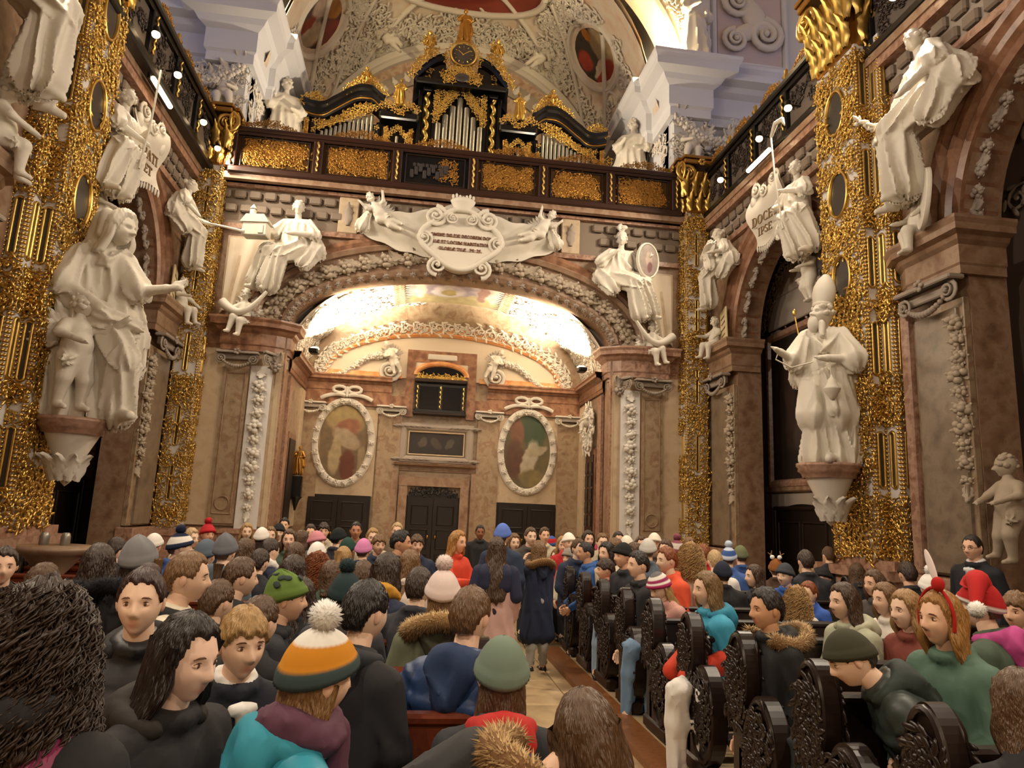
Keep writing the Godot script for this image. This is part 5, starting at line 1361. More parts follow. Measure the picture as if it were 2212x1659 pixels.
func hairline(az: float, style: String) -> float:
	var a := absf(az)
	var f := 0.62
	if style in ["bangs", "boy"]: f = 0.30
	if a < 0.75: return f + 0.05 * sin(az * 9.0)
	if a < 1.25: return lerpf(f, -0.10 if style == "boy" or style == "short" or style == "tied" else -0.35, (a - 0.75) / 0.5)
	if a < 1.95: return lerpf(-0.02, 0.02, 0.5) if style in ["boy", "short", "tied"] else -0.55
	return lerpf(0.0 if style in ["boy", "short", "tied"] else -0.55, -0.62, minf(1.0, (a - 1.95) * 2.5))
func cap_g(style: String, th: float, rough: float, sd := 1) -> G:
	var g := G.new(); var p := PackedVector3Array(); var nu := 56; var nv := 26
	var nz := FastNoiseLite.new(); nz.seed = sd; nz.frequency = 9.0
	for b in nv + 1:
		var el := -1.05 + (PI / 2 + 1.05) * b / nv
		for a in nu:
			var az := TAU * a / nu
			if az > PI: az -= TAU
			var d := Vector3(sin(az) * cos(el), sin(el), cos(az) * cos(el))
			var q := Vector3(d.x * 0.077, d.y * 0.120, d.z * (0.100 if d.z > 0 else 0.104))
			if el < 0.0: q.x *= 1.0 - 0.10 * -el; q.z *= 1.0 if d.z > 0 else 1.0 - 0.16 * el * el
			var k := smoothstep(0.0, 0.10, el - hairline(az, style))
			var t := th * (0.75 + 0.25 * d.y) + rough * nz.get_noise_3dv(d * 0.5) + 0.0018 * sin(az * 31.0 + el * 4.0) + 0.0012 * sin(az * 67.0)
			p.append(q + q.normalized() * lerpf(-0.022, t, k))
	g.grid(p, nu, nv + 1, true)
	return g
func fall_g(L: float, A: float, flare: float, wave: float, sd := 1) -> G:
	# long hair: a thick curtain round the back of the head, down over the shoulders
	var g := G.new(); var p := PackedVector3Array(); var m := 25; var nl := 18
	for b in nl:
		var t := b / (nl - 1.0); var y := 0.05 - (L + 0.05) * t
		var below := smoothstep(-0.06, -0.26, y)
		var rx := 0.089 + flare * t; var rz := lerpf(0.112, 0.075 + flare * 0.5, below); var zo := lerpf(0.0, -0.055, below)
		var sh := 1.0 if b < nl - 1 else 0.55
		for side in 2:
			for a in m:
				var f := a / (m - 1.0) * 2.0 - 1.0
				if side == 1: f = -f
				var an := f * A * lerpf(1.0, 0.92, t)
				var r := (1.0 if side == 0 else 0.70) * sh
				if side == 0: r *= 1.0 + 0.035 * sin(an * 13.0 + sd) + 0.02 * sin(an * 31.0 + y * 12.0)
				p.append(Vector3(sin(an) * rx * r + wave * sin(y * 34.0 + an * 4.0 + sd), y + (0.02 * sin(an * 9.0) if b == nl - 1 else 0.0), -cos(an) * rz * r + zo + wave * cos(y * 29.0 + an * 5.0)))
	g.grid(p, m * 2, nl, true, true)
	return g
func beanie_g(rib: float, slouch: float, bands: Array, th := 0.012) -> G:
	# knitted hat; bands = [height 0..1, colour] from the rim upwards
	var g := G.new(); var p := PackedVector3Array(); var cols := PackedColorArray(); var nu := 64; var nv := 20
	for b in nv + 1:
		var t := b / float(nv)
		for a in nu:
			var az := TAU * a / nu; var rim := 0.30 if cos(az) > 0 else -0.25
			rim = lerpf(-0.28, 0.30, 0.5 + 0.5 * cos(az))
			var el := lerpf(rim, PI / 2, t)
			var r := th + 0.005 * smoothstep(0.26, 0.18, t) + rib * (0.5 + 0.5 * cos(az * 32.0)) * (1.0 - t * 0.6)
			var d := Vector3(sin(az) * cos(el), sin(el), cos(az) * cos(el))
			var q := Vector3(d.x * 0.079, d.y * 0.119, d.z * 0.103); q += q.normalized() * (r if b > 0 else -0.004)
			if b == 0: q.y -= 0.002
			q.y += slouch * pow(t, 1.5) * 0.5; q.z -= slouch * t * t
			if slouch > 0.02: q.x *= 1.0 + 0.10 * sin(t * 3.0); q += Vector3(0.004 * sin(az * 5.0 + t * 9.0), 0.003 * sin(az * 7.0), 0.0) * t
			p.append(q)
			var col: Color = bands[0][1]
			for k in bands:
				if t >= k[0]: col = k[1]
			cols.append(col.srgb_to_linear())
	g.grid(p, nu, nv + 1, true)
	for k in cols.size(): g.c[k] = cols[k]
	return g
func pompon_g(r: float, col: Color, sd := 3) -> G:
	var g := G.new(); rng.seed = sd; g.tint = col.srgb_to_linear()
	g.ell(Vector3.ZERO, Vector3.ONE * r * 0.82, 14, 10)
	for k in 420:
		var d := Vector3(rng.randfn(), rng.randfn(), rng.randfn()).normalized(); spike(g, d * r * 0.6, d, r * rng.randf_range(0.38, 0.55), r * 0.10)
	return g
func spike(g: G, o: Vector3, d: Vector3, l: float, w: float):
	var x := d.cross(Vector3(0.3, 0.9, 0.2)).normalized() * w; var y := d.cross(x).normalized() * w
	var s := g.v.size()
	for q in [o + x, o - x * 0.5 + y, o - x * 0.5 - y, o + d * l]: g.v.append(q); g.uv.append(Vector2.ZERO); g.n.append((q - o + d * w).normalized()); g.c.append(g.tint)
	g.i.append_array(PackedInt32Array([s, s + 3, s + 1, s + 1, s + 3, s + 2, s + 2, s + 3, s]))
func fur_g(path: PackedVector3Array, r: float, cnt: int, col: Color, dark: Color, sd := 5) -> G:
	var g := G.new(); rng.seed = sd; g.tint = dark.srgb_to_linear()
	g.tube(path, PackedFloat32Array([r * 0.75]), 8)
	for k in cnt:
		var f := rng.randf() * (path.size() - 1.001); var i := int(f)
		var o := path[i].lerp(path[i + 1], f - i); var d := Vector3(rng.randfn(), rng.randfn() + 0.2, rng.randfn()).normalized()
		g.tint = dark.lerp(col, rng.randf_range(0.3, 1.0)).srgb_to_linear()
		spike(g, o + d * r * 0.55, (d + Vector3(rng.randf() - 0.5, -0.4, rng.randf() - 0.5)).normalized(), r * rng.randf_range(0.35, 0.7), r * 0.065)
	return g
func hand_g(curl: float, m: float) -> G:
	# wrist at the origin, fingers along -y, palm towards +z; m mirrors the thumb
	var bones := [[Vector3(0, 0.01, 0), Vector3(0, -0.035, 0), 0.021, 0.022], [Vector3(-0.018, -0.05, 0), Vector3(0.018, -0.05, 0), 0.015, 0.015], [Vector3(-0.024, -0.075, 0.002), Vector3(0.024, -0.078, 0.002), 0.0115, 0.0115]]
	var ln := [0.062, 0.074, 0.068, 0.052]
	for k in 4:
		var x := (k - 1.5) * 0.0175 * m; var a := Vector3(x, -0.08, 0.002); var l: float = ln[k]
		var b := a + Vector3(x * 0.12, -cos(curl * 0.6), sin(curl * 0.6)) * l * 0.45
		var c := b + Vector3(0, -cos(curl * 1.4), sin(curl * 1.4)) * l * 0.32
		var d := c + Vector3(0, -cos(curl * 2.0), sin(curl * 2.0)) * l * 0.26
		bones.append([a, b, 0.0095, 0.0085]); bones.append([b, c, 0.0085, 0.008]); bones.append([c, d, 0.008, 0.0068])
	var t0 := Vector3(-0.022 * m, -0.03, 0.006); var t1 := Vector3(-0.042 * m, -0.062, 0.018); var t2 := Vector3(-0.046 * m, -0.088, 0.022 + 0.01 * curl)
	bones.append([t0, t1, 0.012, 0.0095]); bones.append([t1, t2, 0.0095, 0.0078])
	return nets(bones, 0.0055, 0.006)
func bone_xf(a: Vector3, b: Vector3, fwd: Vector3) -> Transform3D:
	# places a hand: -y runs from a to b, +z near fwd
	var y := (a - b).normalized(); var x := y.cross(fwd).normalized(); var z := x.cross(y).normalized()
	return Transform3D(Basis(x, y, z), b)
# ---------------------------------------------------------------- stucco figures
func V(x: float, y: float, z: float) -> Vector3: return Vector3(x, y, z)
func curl_hair(g: G, c: Vector3, s: float, sd: int, bun := true):
	# sculpted wavy hair round a stone head
	rng.seed = sd
	for k in 26:
		var az := rng.randf_range(0.9, TAU - 0.9); var el := rng.randf_range(-0.4, 1.4)
		var d := Vector3(sin(az) * cos(el), sin(el), cos(az) * cos(el))
		g.ell(c + Vector3(d.x * 0.078, d.y * 0.112, d.z * 0.10) * s, Vector3(0.034, 0.026, 0.022) * s, 6, 4, Basis(Vector3.UP, az) * Basis(Vector3.RIGHT, rng.randf()))
	if bun: g.ell(c + Vector3(0, 0.05, -0.12) * s, Vector3(0.05, 0.05, 0.05) * s, 8, 6)
func place_head(g: G, c: Vector3, yaw: float, pitch: float, s: float, sd: int, bun := true):
	var h := G.new(); h.add(S.head_st if s > 1.2 else S.head_lo, Transform3D(Basis().scaled(Vector3.ONE * s), Vector3.ZERO)); curl_hair(h, Vector3.ZERO, s, sd, bun)
	g.add(h, Transform3D(Basis(Vector3.UP, yaw) * Basis(Vector3.RIGHT, pitch), c))
func arm(bones: Array, sh: Vector3, el: Vector3, wr: Vector3, r := 0.06, sleeve := 0.0):
	if sleeve > 0.0: bones.append([sh, el, r * 1.4, r * 1.5 * sleeve, 1, 0.012, 6.0]); bones.append([el, wr, r * 0.85, r * 0.6])
	else: bones.append([sh, el, r * 1.05, r * 0.85]); bones.append([el, wr, r * 0.8, r * 0.5])
	var d := (wr - el).normalized()
	bones.append([wr, wr + d * 0.08, r * 0.55, r * 0.4]); bones.append([wr + d * 0.05, wr + d * 0.12 + Vector3(0.02, -0.01, 0), r * 0.35, r * 0.22]); bones.append([wr + d * 0.05, wr + d * 0.13 + Vector3(-0.02, 0.01, 0), r * 0.33, r * 0.2])
func lady_g(m: float, o: Dictionary) -> G:
	# seated draped figure on the slope of an arch; legs fall towards m * x
	var yaw: float = o.get("yaw", 0.0)
	var k1 := V(m * 0.34, -0.10, 0.30); var k2 := V(m * 0.16, -0.14, 0.36); var f1 := V(m * 0.50, -0.54, 0.22); var f2 := V(m * 0.30, -0.60, 0.30)
	var b := [[V(-0.09, 0.02, 0.14), V(-0.07, 0.34, 0.14), 0.16, 0.13, 1, 0.012, 7.0], [V(0.09, 0.02, 0.14), V(0.07, 0.34, 0.14), 0.16, 0.13, 1, 0.012, 7.0], [V(0.13, 0.44, 0.13), V(-0.13, 0.44, 0.13), 0.085, 0.085], [V(0, 0.46, 0.13), V(0, 0.60, 0.15), 0.055, 0.05],
		[V(m * 0.10, 0, 0.14), k1, 0.17, 0.14, 1, 0.022, 6.0], [V(-m * 0.06, 0, 0.16), k2, 0.17, 0.14, 1, 0.022, 7.0], [k1, f1, 0.15, 0.15, 1, 0.028, 7.0], [k2, f2, 0.14, 0.16, 1, 0.028, 8.0],
		[f1, f1 + V(m * 0.06, -0.12, 0.06), 0.05, 0.045], [f1 + V(m * 0.06, -0.12, 0.06), f1 + V(m * 0.10, -0.15, 0.20), 0.045, 0.03], [f2 + V(0, -0.06, 0.02), f2 + V(m * 0.05, -0.12, 0.16), 0.05, 0.03],
		[V(-m * 0.12, 0.42, 0.06), V(-m * 0.30, 0.02, 0.06), 0.10, 0.16, 1, 0.022, 6.0], [V(-m * 0.30, 0.02, 0.08), V(-m * 0.18, -0.22, 0.22), 0.16, 0.12, 1, 0.022, 6.0], [V(-0.12, 0.45, 0.2), V(0.1, 0.15, 0.30), 0.03, 0.035, 1, 0.006, 3.0]]
	var L: Array = o.get("l", [V(0.30, 0.24, 0.22), V(0.20, 0.10, 0.42)]); var R: Array = o.get("r", [V(-0.30, 0.24, 0.2), V(-0.22, 0.06, 0.40)])
	arm(b, V(0.19, 0.44, 0.14), L[0], L[1], 0.06, 1.2); arm(b, V(-0.19, 0.44, 0.14), R[0], R[1], 0.06, 1.2)
	var g := nets(b, 0.017, 0.02)
	place_head(g, V(0, 0.70, 0.17), yaw, 0.1, 1.02, o.get("sd", 1))
	return g
func putto_g(m: float, o: Dictionary) -> G:
	# chubby winged child
	var hip := V(0, 0, 0); var k1: Vector3 = o.get("k1", V(m * 0.14, -0.02, 0.24)); var k2: Vector3 = o.get("k2", V(-m * 0.05, -0.06, 0.24))
	var f1: Vector3 = o.get("f1", k1 + V(m * 0.06, -0.24, 0.02)); var f2: Vector3 = o.get("f2", k2 + V(m * 0.02, -0.26, 0.0))
	var b := [[hip, V(0, 0.12, 0.02), 0.125, 0.135], [V(0, 0.12, 0.02), V(0, 0.28, 0.0), 0.13, 0.11], [V(-0.08, 0.30, 0), V(0.08, 0.30, 0), 0.07, 0.07], [V(0, 0.32, 0), V(0, 0.40, 0.01), 0.055, 0.05],
		[V(m * 0.06, -0.01, 0.02), k1, 0.105, 0.075], [V(-m * 0.06, -0.01, 0.02), k2, 0.105, 0.075], [k1, f1, 0.072, 0.042], [k2, f2, 0.072, 0.042], [f1, f1 + V(m * 0.02, -0.03, 0.10), 0.036, 0.026], [f2, f2 + V(m * 0.02, -0.03, 0.10), 0.036, 0.026],
		[V(0.02, 0.02, -0.03), V(-m * 0.14, -0.06, 0.14), 0.08, 0.05, 1, 0.014, 5.0]]
	var L: Array = o.get("l", [V(0.20, 0.20, 0.08), V(0.15, 0.14, 0.24)]); var R: Array = o.get("r", [V(-0.20, 0.20, 0.08), V(-0.13, 0.14, 0.24)])
	arm(b, V(0.12, 0.30, 0), L[0], L[1], 0.055); arm(b, V(-0.12, 0.30, 0), R[0], R[1], 0.055)
	var g := nets(b, 0.018, 0.024)
	place_head(g, V(0, 0.52, 0.02), o.get("yaw", 0.0), o.get("pitch", 0.1), 1.05, o.get("sd", 1), false)
	if o.get("wings", true):
		for s: float in [-1.0, 1.0]:
			for k in 6: g.add(S.leaf_g, Transform3D((Basis(Vector3.UP, s * 0.5) * Basis(Vector3.BACK, -s * (0.5 + 0.25 * k))).scaled(Vector3(0.8, 1.05 - 0.08 * k, 0.8)), V(s * (0.05 + 0.012 * k), 0.24 - 0.02 * k, -0.10)))
	return g
func figure(called: String, label: String, category: String, g: G, p: Vector3, yaw: float, s: float, m = null, roll := 0.0, group := "") -> Node3D:
	var t := thing(called, label, category, p, 0.0, group)
	t.basis = Basis(Vector3.UP, yaw) * Basis(Vector3.BACK, roll)
	part("figure", g.mesh(), M.statue if m == null else m, t, Transform3D(Basis().scaled(Vector3.ONE * s), Vector3.ZERO))
	return t
func hooded_g() -> G:
	# tall hooded woman turning to her left, one hand out, a child before her (3.1 m when placed)
	var b := [[V(-0.10, 0.95, 0), V(-0.08, 1.36, 0), 0.15, 0.13, 1, 0.012, 7.0], [V(0.10, 0.95, 0), V(0.08, 1.36, 0), 0.15, 0.13, 1, 0.012, 7.0], [V(-0.16, 1.42, 0), V(0.16, 1.42, 0), 0.085, 0.085], [V(0, 1.45, 0), V(0.02, 1.56, 0.03), 0.055, 0.05],
		[V(-0.12, 0.95, 0), V(-0.14, 0.1, 0.0), 0.20, 0.20, 1, 0.03, 8.0], [V(0.12, 0.95, 0), V(0.20, 0.1, 0.08), 0.18, 0.17, 1, 0.03, 7.0], [V(0.12, 0.8, 0.08), V(0.26, 0.5, 0.26), 0.15, 0.12, 1, 0.02, 6.0], [V(0.26, 0.5, 0.26), V(0.26, 0.08, 0.14), 0.12, 0.13, 1, 0.02, 6.0],
		[V(0.28, 0.05, 0.2), V(0.36, 0.03, 0.42), 0.06, 0.04], [V(-0.16, 1.42, -0.06), V(-0.30, 0.7, -0.06), 0.12, 0.18, 1, 0.025, 7.0], [V(-0.30, 0.7, -0.06), V(-0.28, 0.1, -0.05), 0.18, 0.18, 1, 0.03, 8.0],
		[V(0.16, 1.38, -0.08), V(0.30, 0.75, -0.10), 0.08, 0.12, 1, 0.02, 6.0], [V(0.30, 0.75, -0.10), V(0.34, 0.45, 0.0), 0.12, 0.07, 1, 0.02, 6.0],
		[V(-0.04, 1.75, -0.02), V(-0.07, 1.60, -0.06), 0.105, 0.10, 1, 0.006, 6.0], [V(0.05, 1.80, -0.03), V(0.05, 1.62, -0.08), 0.075, 0.05, 1, 0.006, 6.0], [V(-0.03, 1.80, 0.06), V(-0.05, 1.62, 0.07), 0.06, 0.05], [V(-0.06, 1.62, -0.07), V(-0.06, 1.40, -0.10), 0.11, 0.16, 1, 0.012, 6.0], [V(-0.12, 1.52, 0.0), V(0.0, 1.36, 0.13), 0.05, 0.05, 1, 0.01, 4.0], [V(0.14, 1.50, 0.0), V(0.02, 1.36, 0.13), 0.045, 0.05, 1, 0.01, 4.0],
		[V(-0.26, 1.05, 0.10), V(0.05, 0.86, 0.20), 0.10, 0.10, 1, 0.02, 5.0], [V(0.05, 0.86, 0.20), V(0.28, 0.80, 0.16), 0.10, 0.08, 1, 0.02, 5.0]]
	arm(b, V(-0.18, 1.42, 0.02), V(-0.28, 1.12, 0.16), V(-0.04, 0.98, 0.26), 0.065, 1.4); arm(b, V(0.18, 1.40, 0.02), V(0.28, 1.14, 0.12), V(0.50, 1.16, 0.30), 0.062, 1.3)
	for k in 4: b.append([V(0.56, 1.18 + k * 0.012, 0.34), V(0.62 + 0.01 * k, 1.14 + 0.035 * k, 0.38), 0.014, 0.010])
	var g := nets(b, 0.0155, 0.02)
	g.add(S.head_st, Transform3D(Basis(Vector3.UP, 0.85) * Basis(Vector3.RIGHT, 0.10), V(0.09, 1.68, 0.09)).scaled_local(Vector3.ONE * 1.25))
	g.add(cap_g("long", 0.026, 0.012, 21), Transform3D(Basis(Vector3.UP, 0.85) * Basis(Vector3.RIGHT, 0.10), V(0.085, 1.685, 0.085)).scaled_local(Vector3.ONE * 1.27))
	g.add(fall_g(0.22, 2.0, 0.05, 0.004, 22), Transform3D(Basis(Vector3.UP, 0.85), V(0.085, 1.685, 0.085)).scaled_local(Vector3.ONE * 1.25))
	return g
func bishop_g() -> G:
	var b := [[V(-0.09, 0.95, 0), V(-0.08, 1.34, 0), 0.16, 0.14, 1, 0.008, 7.0], [V(0.09, 0.95, 0), V(0.08, 1.34, 0), 0.16, 0.14, 1, 0.008, 7.0], [V(-0.19, 1.38, 0), V(0.19, 1.38, 0), 0.095, 0.095], [V(0, 1.42, 0), V(0, 1.54, 0.03), 0.06, 0.055],
		[V(-0.10, 1.0, 0.02), V(-0.14, 0.52, 0.04), 0.17, 0.22, 1, 0.014, 6.0], [V(0.10, 1.0, 0.02), V(0.14, 0.52, 0.04), 0.17, 0.22, 1, 0.014, 6.0], [V(-0.1, 0.5, 0.0), V(-0.13, 0.06, 0.02), 0.17, 0.19, 1, 0.024, 8.0], [V(0.1, 0.5, 0.0), V(0.13, 0.06, 0.02), 0.17, 0.19, 1, 0.024, 8.0],
		[V(-0.20, 1.40, 0.02), V(0.0, 1.20, 0.17), 0.07, 0.05, 1, 0.012, 4.0], [V(0.20, 1.40, 0.02), V(0.0, 1.20, 0.17), 0.07, 0.05, 1, 0.012, 4.0], [V(-0.22, 1.36, -0.03), V(-0.30, 0.95, -0.04), 0.10, 0.13, 1, 0.02, 6.0], [V(0.22, 1.36, -0.03), V(0.30, 0.60, -0.06), 0.10, 0.15, 1, 0.025, 7.0], [V(0.30, 0.60, -0.06), V(0.28, 0.15, -0.02), 0.14, 0.14, 1, 0.03, 7.0],
		[V(0.02, 0.05, 0.2), V(0.02, 0.03, 0.34), 0.06, 0.045], [V(-0.02, 1.50, 0.10), V(-0.02, 1.36, 0.16), 0.05, 0.03], [V(0.0, 0.95, 0.20), V(0.10, 0.55, 0.24), 0.05, 0.08, 1, 0.012, 4.0]]
	arm(b, V(0.22, 1.36, 0.04), V(0.33, 1.08, 0.14), V(0.04, 1.08, 0.28), 0.068, 1.5); arm(b, V(-0.22, 1.36, 0.04), V(-0.34, 1.10, 0.14), V(-0.48, 1.16, 0.34), 0.066, 1.4)
	var g := nets(b, 0.0155, 0.02)
	for k in g.v.size(): g.v[k].x *= 0.86
	place_head(g, V(-0.01, 1.62, 0.04), -0.75, -0.12, 1.22, 3, false)
	g.ell(V(-0.10, 1.50, 0.12), V(0.06, 0.10, 0.05), 8, 6)
	var c := G.new(); c.lathe(P2([0.088, 0, 0.10, 0.06, 0.112, 0.14, 0.105, 0.22, 0.075, 0.30, 0.03, 0.36, 0.0, 0.375]), 20); c.lathe(P2([0.088, 0, 0.098, 0.005, 0.098, 0.035, 0.09, 0.04]), 20)
	g.add(c, Transform3D(Basis(Vector3.UP, -0.75) * Basis(Vector3.RIGHT, -0.18), V(-0.01, 1.70, 0.02)).scaled_local(Vector3.ONE * 1.08))
	return g
func console(parent: Node3D, r: float):
	var g := G.new(); g.lathe(P2([0.0, 0.0, r, 0.0, r, -0.05, r * 0.94, -0.07, r * 0.96, -0.12, r * 0.86, -0.15, r * 0.80, -0.22]), 24, Transform3D(), 0, TAU); part("shelf", g.mesh(), M.pink, parent)
	g = G.new(); g.lathe(P2([r * 0.74, -0.2, r * 0.62, -0.32, r * 0.42, -0.52, r * 0.32, -0.68, r * 0.16, -0.78, r * 0.13, -0.86, 0.0, -0.92]), 20); part("corbel", g.mesh(), M.stucco, parent)
	for k in 5: part("corbel_leaf", S.leaf, M.stucco, parent, Transform3D(Basis(Vector3.UP, -1.2 + k * 0.6) * Basis(Vector3.RIGHT, 0.35).scaled(Vector3(1.3, 1.4, 1)), V(0, -0.75, 0)) * Transform3D(Basis(), V(0, 0, r * 0.36)))
func script_lines(parent: Node3D, n: int, w: float, y0: float, dy: float, z: float):
	for k in n:
		var g := G.new(); g.bbox(V(0.02 * ((k * 5) % 3 - 1), y0 - dy * k, z), V(w * (0.75 + 0.08 * (k % 3)), dy * 0.28, 0.004), 0.001); part("script_line", g.mesh(), M.ink, parent)
func lettering(parent: Node3D, txt: String, p: Vector3, size: float, m, depth := 0.02):
	var tm := TextMesh.new(); var f := SystemFont.new(); f.font_names = PackedStringArray(["Droid Serif"]); tm.font = f; tm.text = txt; tm.font_size = 32; tm.pixel_size = size / 32.0; tm.depth = depth
	var o := part("lettering", tm, m, parent, Transform3D(Basis(), p)); return o
func banner_g() -> G:
	# fluttering cloth shield with fringe, 1.3 x 1.5
	var p := PackedVector3Array()
	for b in 15:
		for a in 15:
			var u := a / 14.0 * 2.0 - 1.0; var t := b / 14.0
			p.append(V(u * (0.62 + 0.10 * sin(t * 5.0)), 0.7 - 1.4 * t + 0.06 * sin(u * 3.0), 0.12 + 0.10 * sin(t * 6.0 + u) + 0.08 * u * u))
	var g := G.new(); g.grid(p, 15, 15)
	var q := PackedVector3Array()
	for k in p.size(): q.append(p[k] - V(0, 0, 0.05))
	g.grid(q, 15, 15, false, true)
	for k in 15: g.ell(p[14 * 15 + k] + V(0, -0.06, -0.02), V(0.03, 0.10, 0.03), 6, 4)
	volute(g, V(-0.35, 0.72, 0.18), 0.2, 1.0, 0.08); volute(g, V(0.35, 0.72, 0.18), 0.2, -1.0, 0.08); volute(g, V(0.0, 0.55, 0.22), 0.16, 1.0, 0.08)
	g.ell(V(-0.5, 0.45, 0.16), V(0.12, 0.2, 0.1), 8, 6); g.ell(V(0.52, 0.4, 0.16), V(0.12, 0.22, 0.1), 8, 6)
	return g
func statues():
	fold = 1.7
	S.head_lo = head_g(32, 26, false, 1.6); S.head_hi = head_g(48, 40, true); S.head_st = head_g(52, 44, false, 1.7)
	var WL := CX - 6.2; var WR := CX + 6.2
	# the two large standing statues on their consoles
	var t := figure("saint_statue", "tall white hooded woman statue reaching out one hand on a gilded pillar", "statue", hooded_g(), V(CX - 5.38, 2.80, -10.40), 0.35, 1.66)
	console_thing(V(CX - 5.42, 2.80, -10.30), "round pink shelf on a white corbel under the hooded woman statue")
	figure("putto_statue", "white putto seen from behind clinging to the hooded woman statue", "statue", putto_g(1.0, {"k1": V(0.10, -0.20, 0.05), "k2": V(-0.08, -0.20, 0.04), "f1": V(0.12, -0.44, 0.0), "f2": V(-0.08, -0.44, -0.02), "yaw": 0.6, "l": [V(0.2, 0.28, 0.12), V(0.24, 0.36, 0.25)], "sd": 9}), V(CX - 5.42, 3.60, -10.02), 0.9, 1.45)
	t = figure("bishop_statue", "white bishop statue with a tall mitre holding an incense vessel", "statue", bishop_g(), V(CX + 5.45, 2.70, -9.86), -0.62, 1.44)
	var g := G.new(); g.lathe(P2([0.0, 0.0, 0.03, 0.0, 0.05, 0.03, 0.10, 0.10, 0.12, 0.15, 0.12, 0.17, 0.10, 0.18, 0.07, 0.24, 0.05, 0.30, 0.02, 0.33, 0.0, 0.38]), 16); part("incense_vessel", g.mesh(), M.statue, t, Transform3D(Basis().scaled(Vector3.ONE * 1.0), V(0.10, 0.92, 0.46)))
	g = G.new()
	for k in 3: g.tube(P3([0.10 + 0.04 * (k - 1), 1.1, 0.46, 0.09, 1.3, 0.43, 0.08, 1.5, 0.42]), PackedFloat32Array([0.008]), 4)
	g.tube(P3([-0.62, 1.70, 0.48, -0.66, 1.55, 0.55, -0.45, 1.42, 0.50, -0.15, 1.50, 0.44]), PackedFloat32Array([0.012]), 5); part("chain", g.mesh(), M.statue, t)
	g = G.new(); g.tube(P3([-0.36, 1.95, 0.0, -0.42, 2.35, 0.0]), PackedFloat32Array([0.012]), 5); g.ell(V(-0.43, 2.42, 0), V(0.03, 0.06, 0.02)); part("gilt_staff_tip", g.mesh(), M.gold, t)
	console_thing(V(CX + 5.42, 2.70, -9.84), "pinkish shelf on a white corbel under the bishop statue")
	# figures on the arch of the rear wall
	t = figure("seated_figure", "white seated woman holding a model church above the wide arch", "statue", lady_g(-1.0, {"yaw": 0.3, "l": [V(0.30, 0.24, 0.2), V(0.05, 0.16, 0.45)], "r": [V(-0.32, 0.26, 0.2), V(-0.34, 0.2, 0.42)], "sd": 4}), V(-3.0, 7.45, ZW + 0.05), -0.15, 1.45)
	g = G.new(); g.bbox(V(0, 0.15, 0), V(0.55, 0.3, 0.3), 0.02); g.extrude(PackedVector2Array([Vector2(-0.32, 0.3), Vector2(0.32, 0.3), Vector2(0.2, 0.48), Vector2(-0.2, 0.48)]), -0.18, 0.18); g.bbox(V(-0.12, 0.55, 0), V(0.12, 0.22, 0.12), 0.02); g.bbox(V(0.15, 0.14, 0.16), V(0.12, 0.2, 0.03), 0.01); g.lathe(P2([0.08, 0.66, 0.05, 0.72, 0.0, 0.78]), 8, at(-0.12, 0, 0)); part("model_church", g.mesh(), M.statue, t, Transform3D(Basis(), V(-0.72, 0.08, 0.72)))
	t = figure("seated_figure", "white seated woman in a plumed helmet with an oval portrait shield", "statue", lady_g(1.0, {"yaw": -0.5, "l": [V(0.32, 0.22, 0.18), V(0.40, 0.34, 0.34)], "r": [V(-0.36, 0.26, 0.15), V(-0.20, 0.38, 0.28)], "sd": 5}), V(4.62, 7.45, ZW + 0.05), 0.1, 1.42)
	part("shield", oval_disc(0.26, 0.40, 0.06, 24).mesh(), canvas(paint_image(32, 48, Color(0.52, 0.46, 0.42), [[0.5, 0.45, 0.2, 0.25, 0.0, Color(0.62, 0.54, 0.48)], [0.55, 0.7, 0.14, 0.2, 0.3, Color(0.42, 0.26, 0.26)]])), t, Transform3D(Basis(Vector3.UP, 0.2), V(0.55, 0.42, 0.5)))
	g = G.new(); oval_ring(g, Transform3D(), 0.26, 0.40, ring_profile(0.06, 0.07), 24); part("shield_rim", g.mesh(), M.statue, t, Transform3D(Basis(Vector3.UP, 0.2), V(0.55, 0.42, 0.5)))
	g = G.new(); g.lathe(P2([0.13, 0.0, 0.135, 0.05, 0.12, 0.12, 0.07, 0.18, 0.0, 0.2]), 14); volute(g, V(0, 0.27, 0), 0.1, 1.0, 0.03); g.ell(V(0.08, 0.3, 0.0), V(0.08, 0.06, 0.05)); g.ell(V(-0.06, 0.28, 0), V(0.06, 0.08, 0.05)); part("plumed_helmet", g.mesh(), M.statue, t, Transform3D(Basis(), V(0, 1.03, 0.22)))
	for s: float in [-1.0, 1.0]:
		t = figure("putto_statue", "white putto with a curved horn below the %s" % ("woman holding a model church" if s < 0 else "helmeted woman"), "statue", putto_g(-1.0 if s < 0 else 1.0, {"yaw": -s * 0.3, "k1": V(s * 0.10, 0.02, 0.22), "f1": V(s * 0.16, -0.26, 0.26), "l": [V(0.22, 0.22, 0.1), V(0.30, 0.28, 0.18)], "r": [V(-0.22, 0.22, 0.1), V(-0.30, 0.28, 0.18)], "sd": 6 + int(s)}), V(0.73 + s * 4.72, 5.72, ZW + 0.22), s * 0.2, 1.15)
		var pts := PackedVector3Array(); var rad := PackedFloat32Array()
		for k in 14: var f := k / 13.0; pts.append(V(s * (0.42 - 1.0 * f), 0.36 - 0.34 * sin(f * PI) + 0.25 * f, 0.26)); rad.append(0.11 - 0.07 * f)
		g = G.new(); g.tube(pts, rad, 8); part("horn", g.mesh(), M.statue, t)
	# cartouche with cloth and two putti
	cartouche()
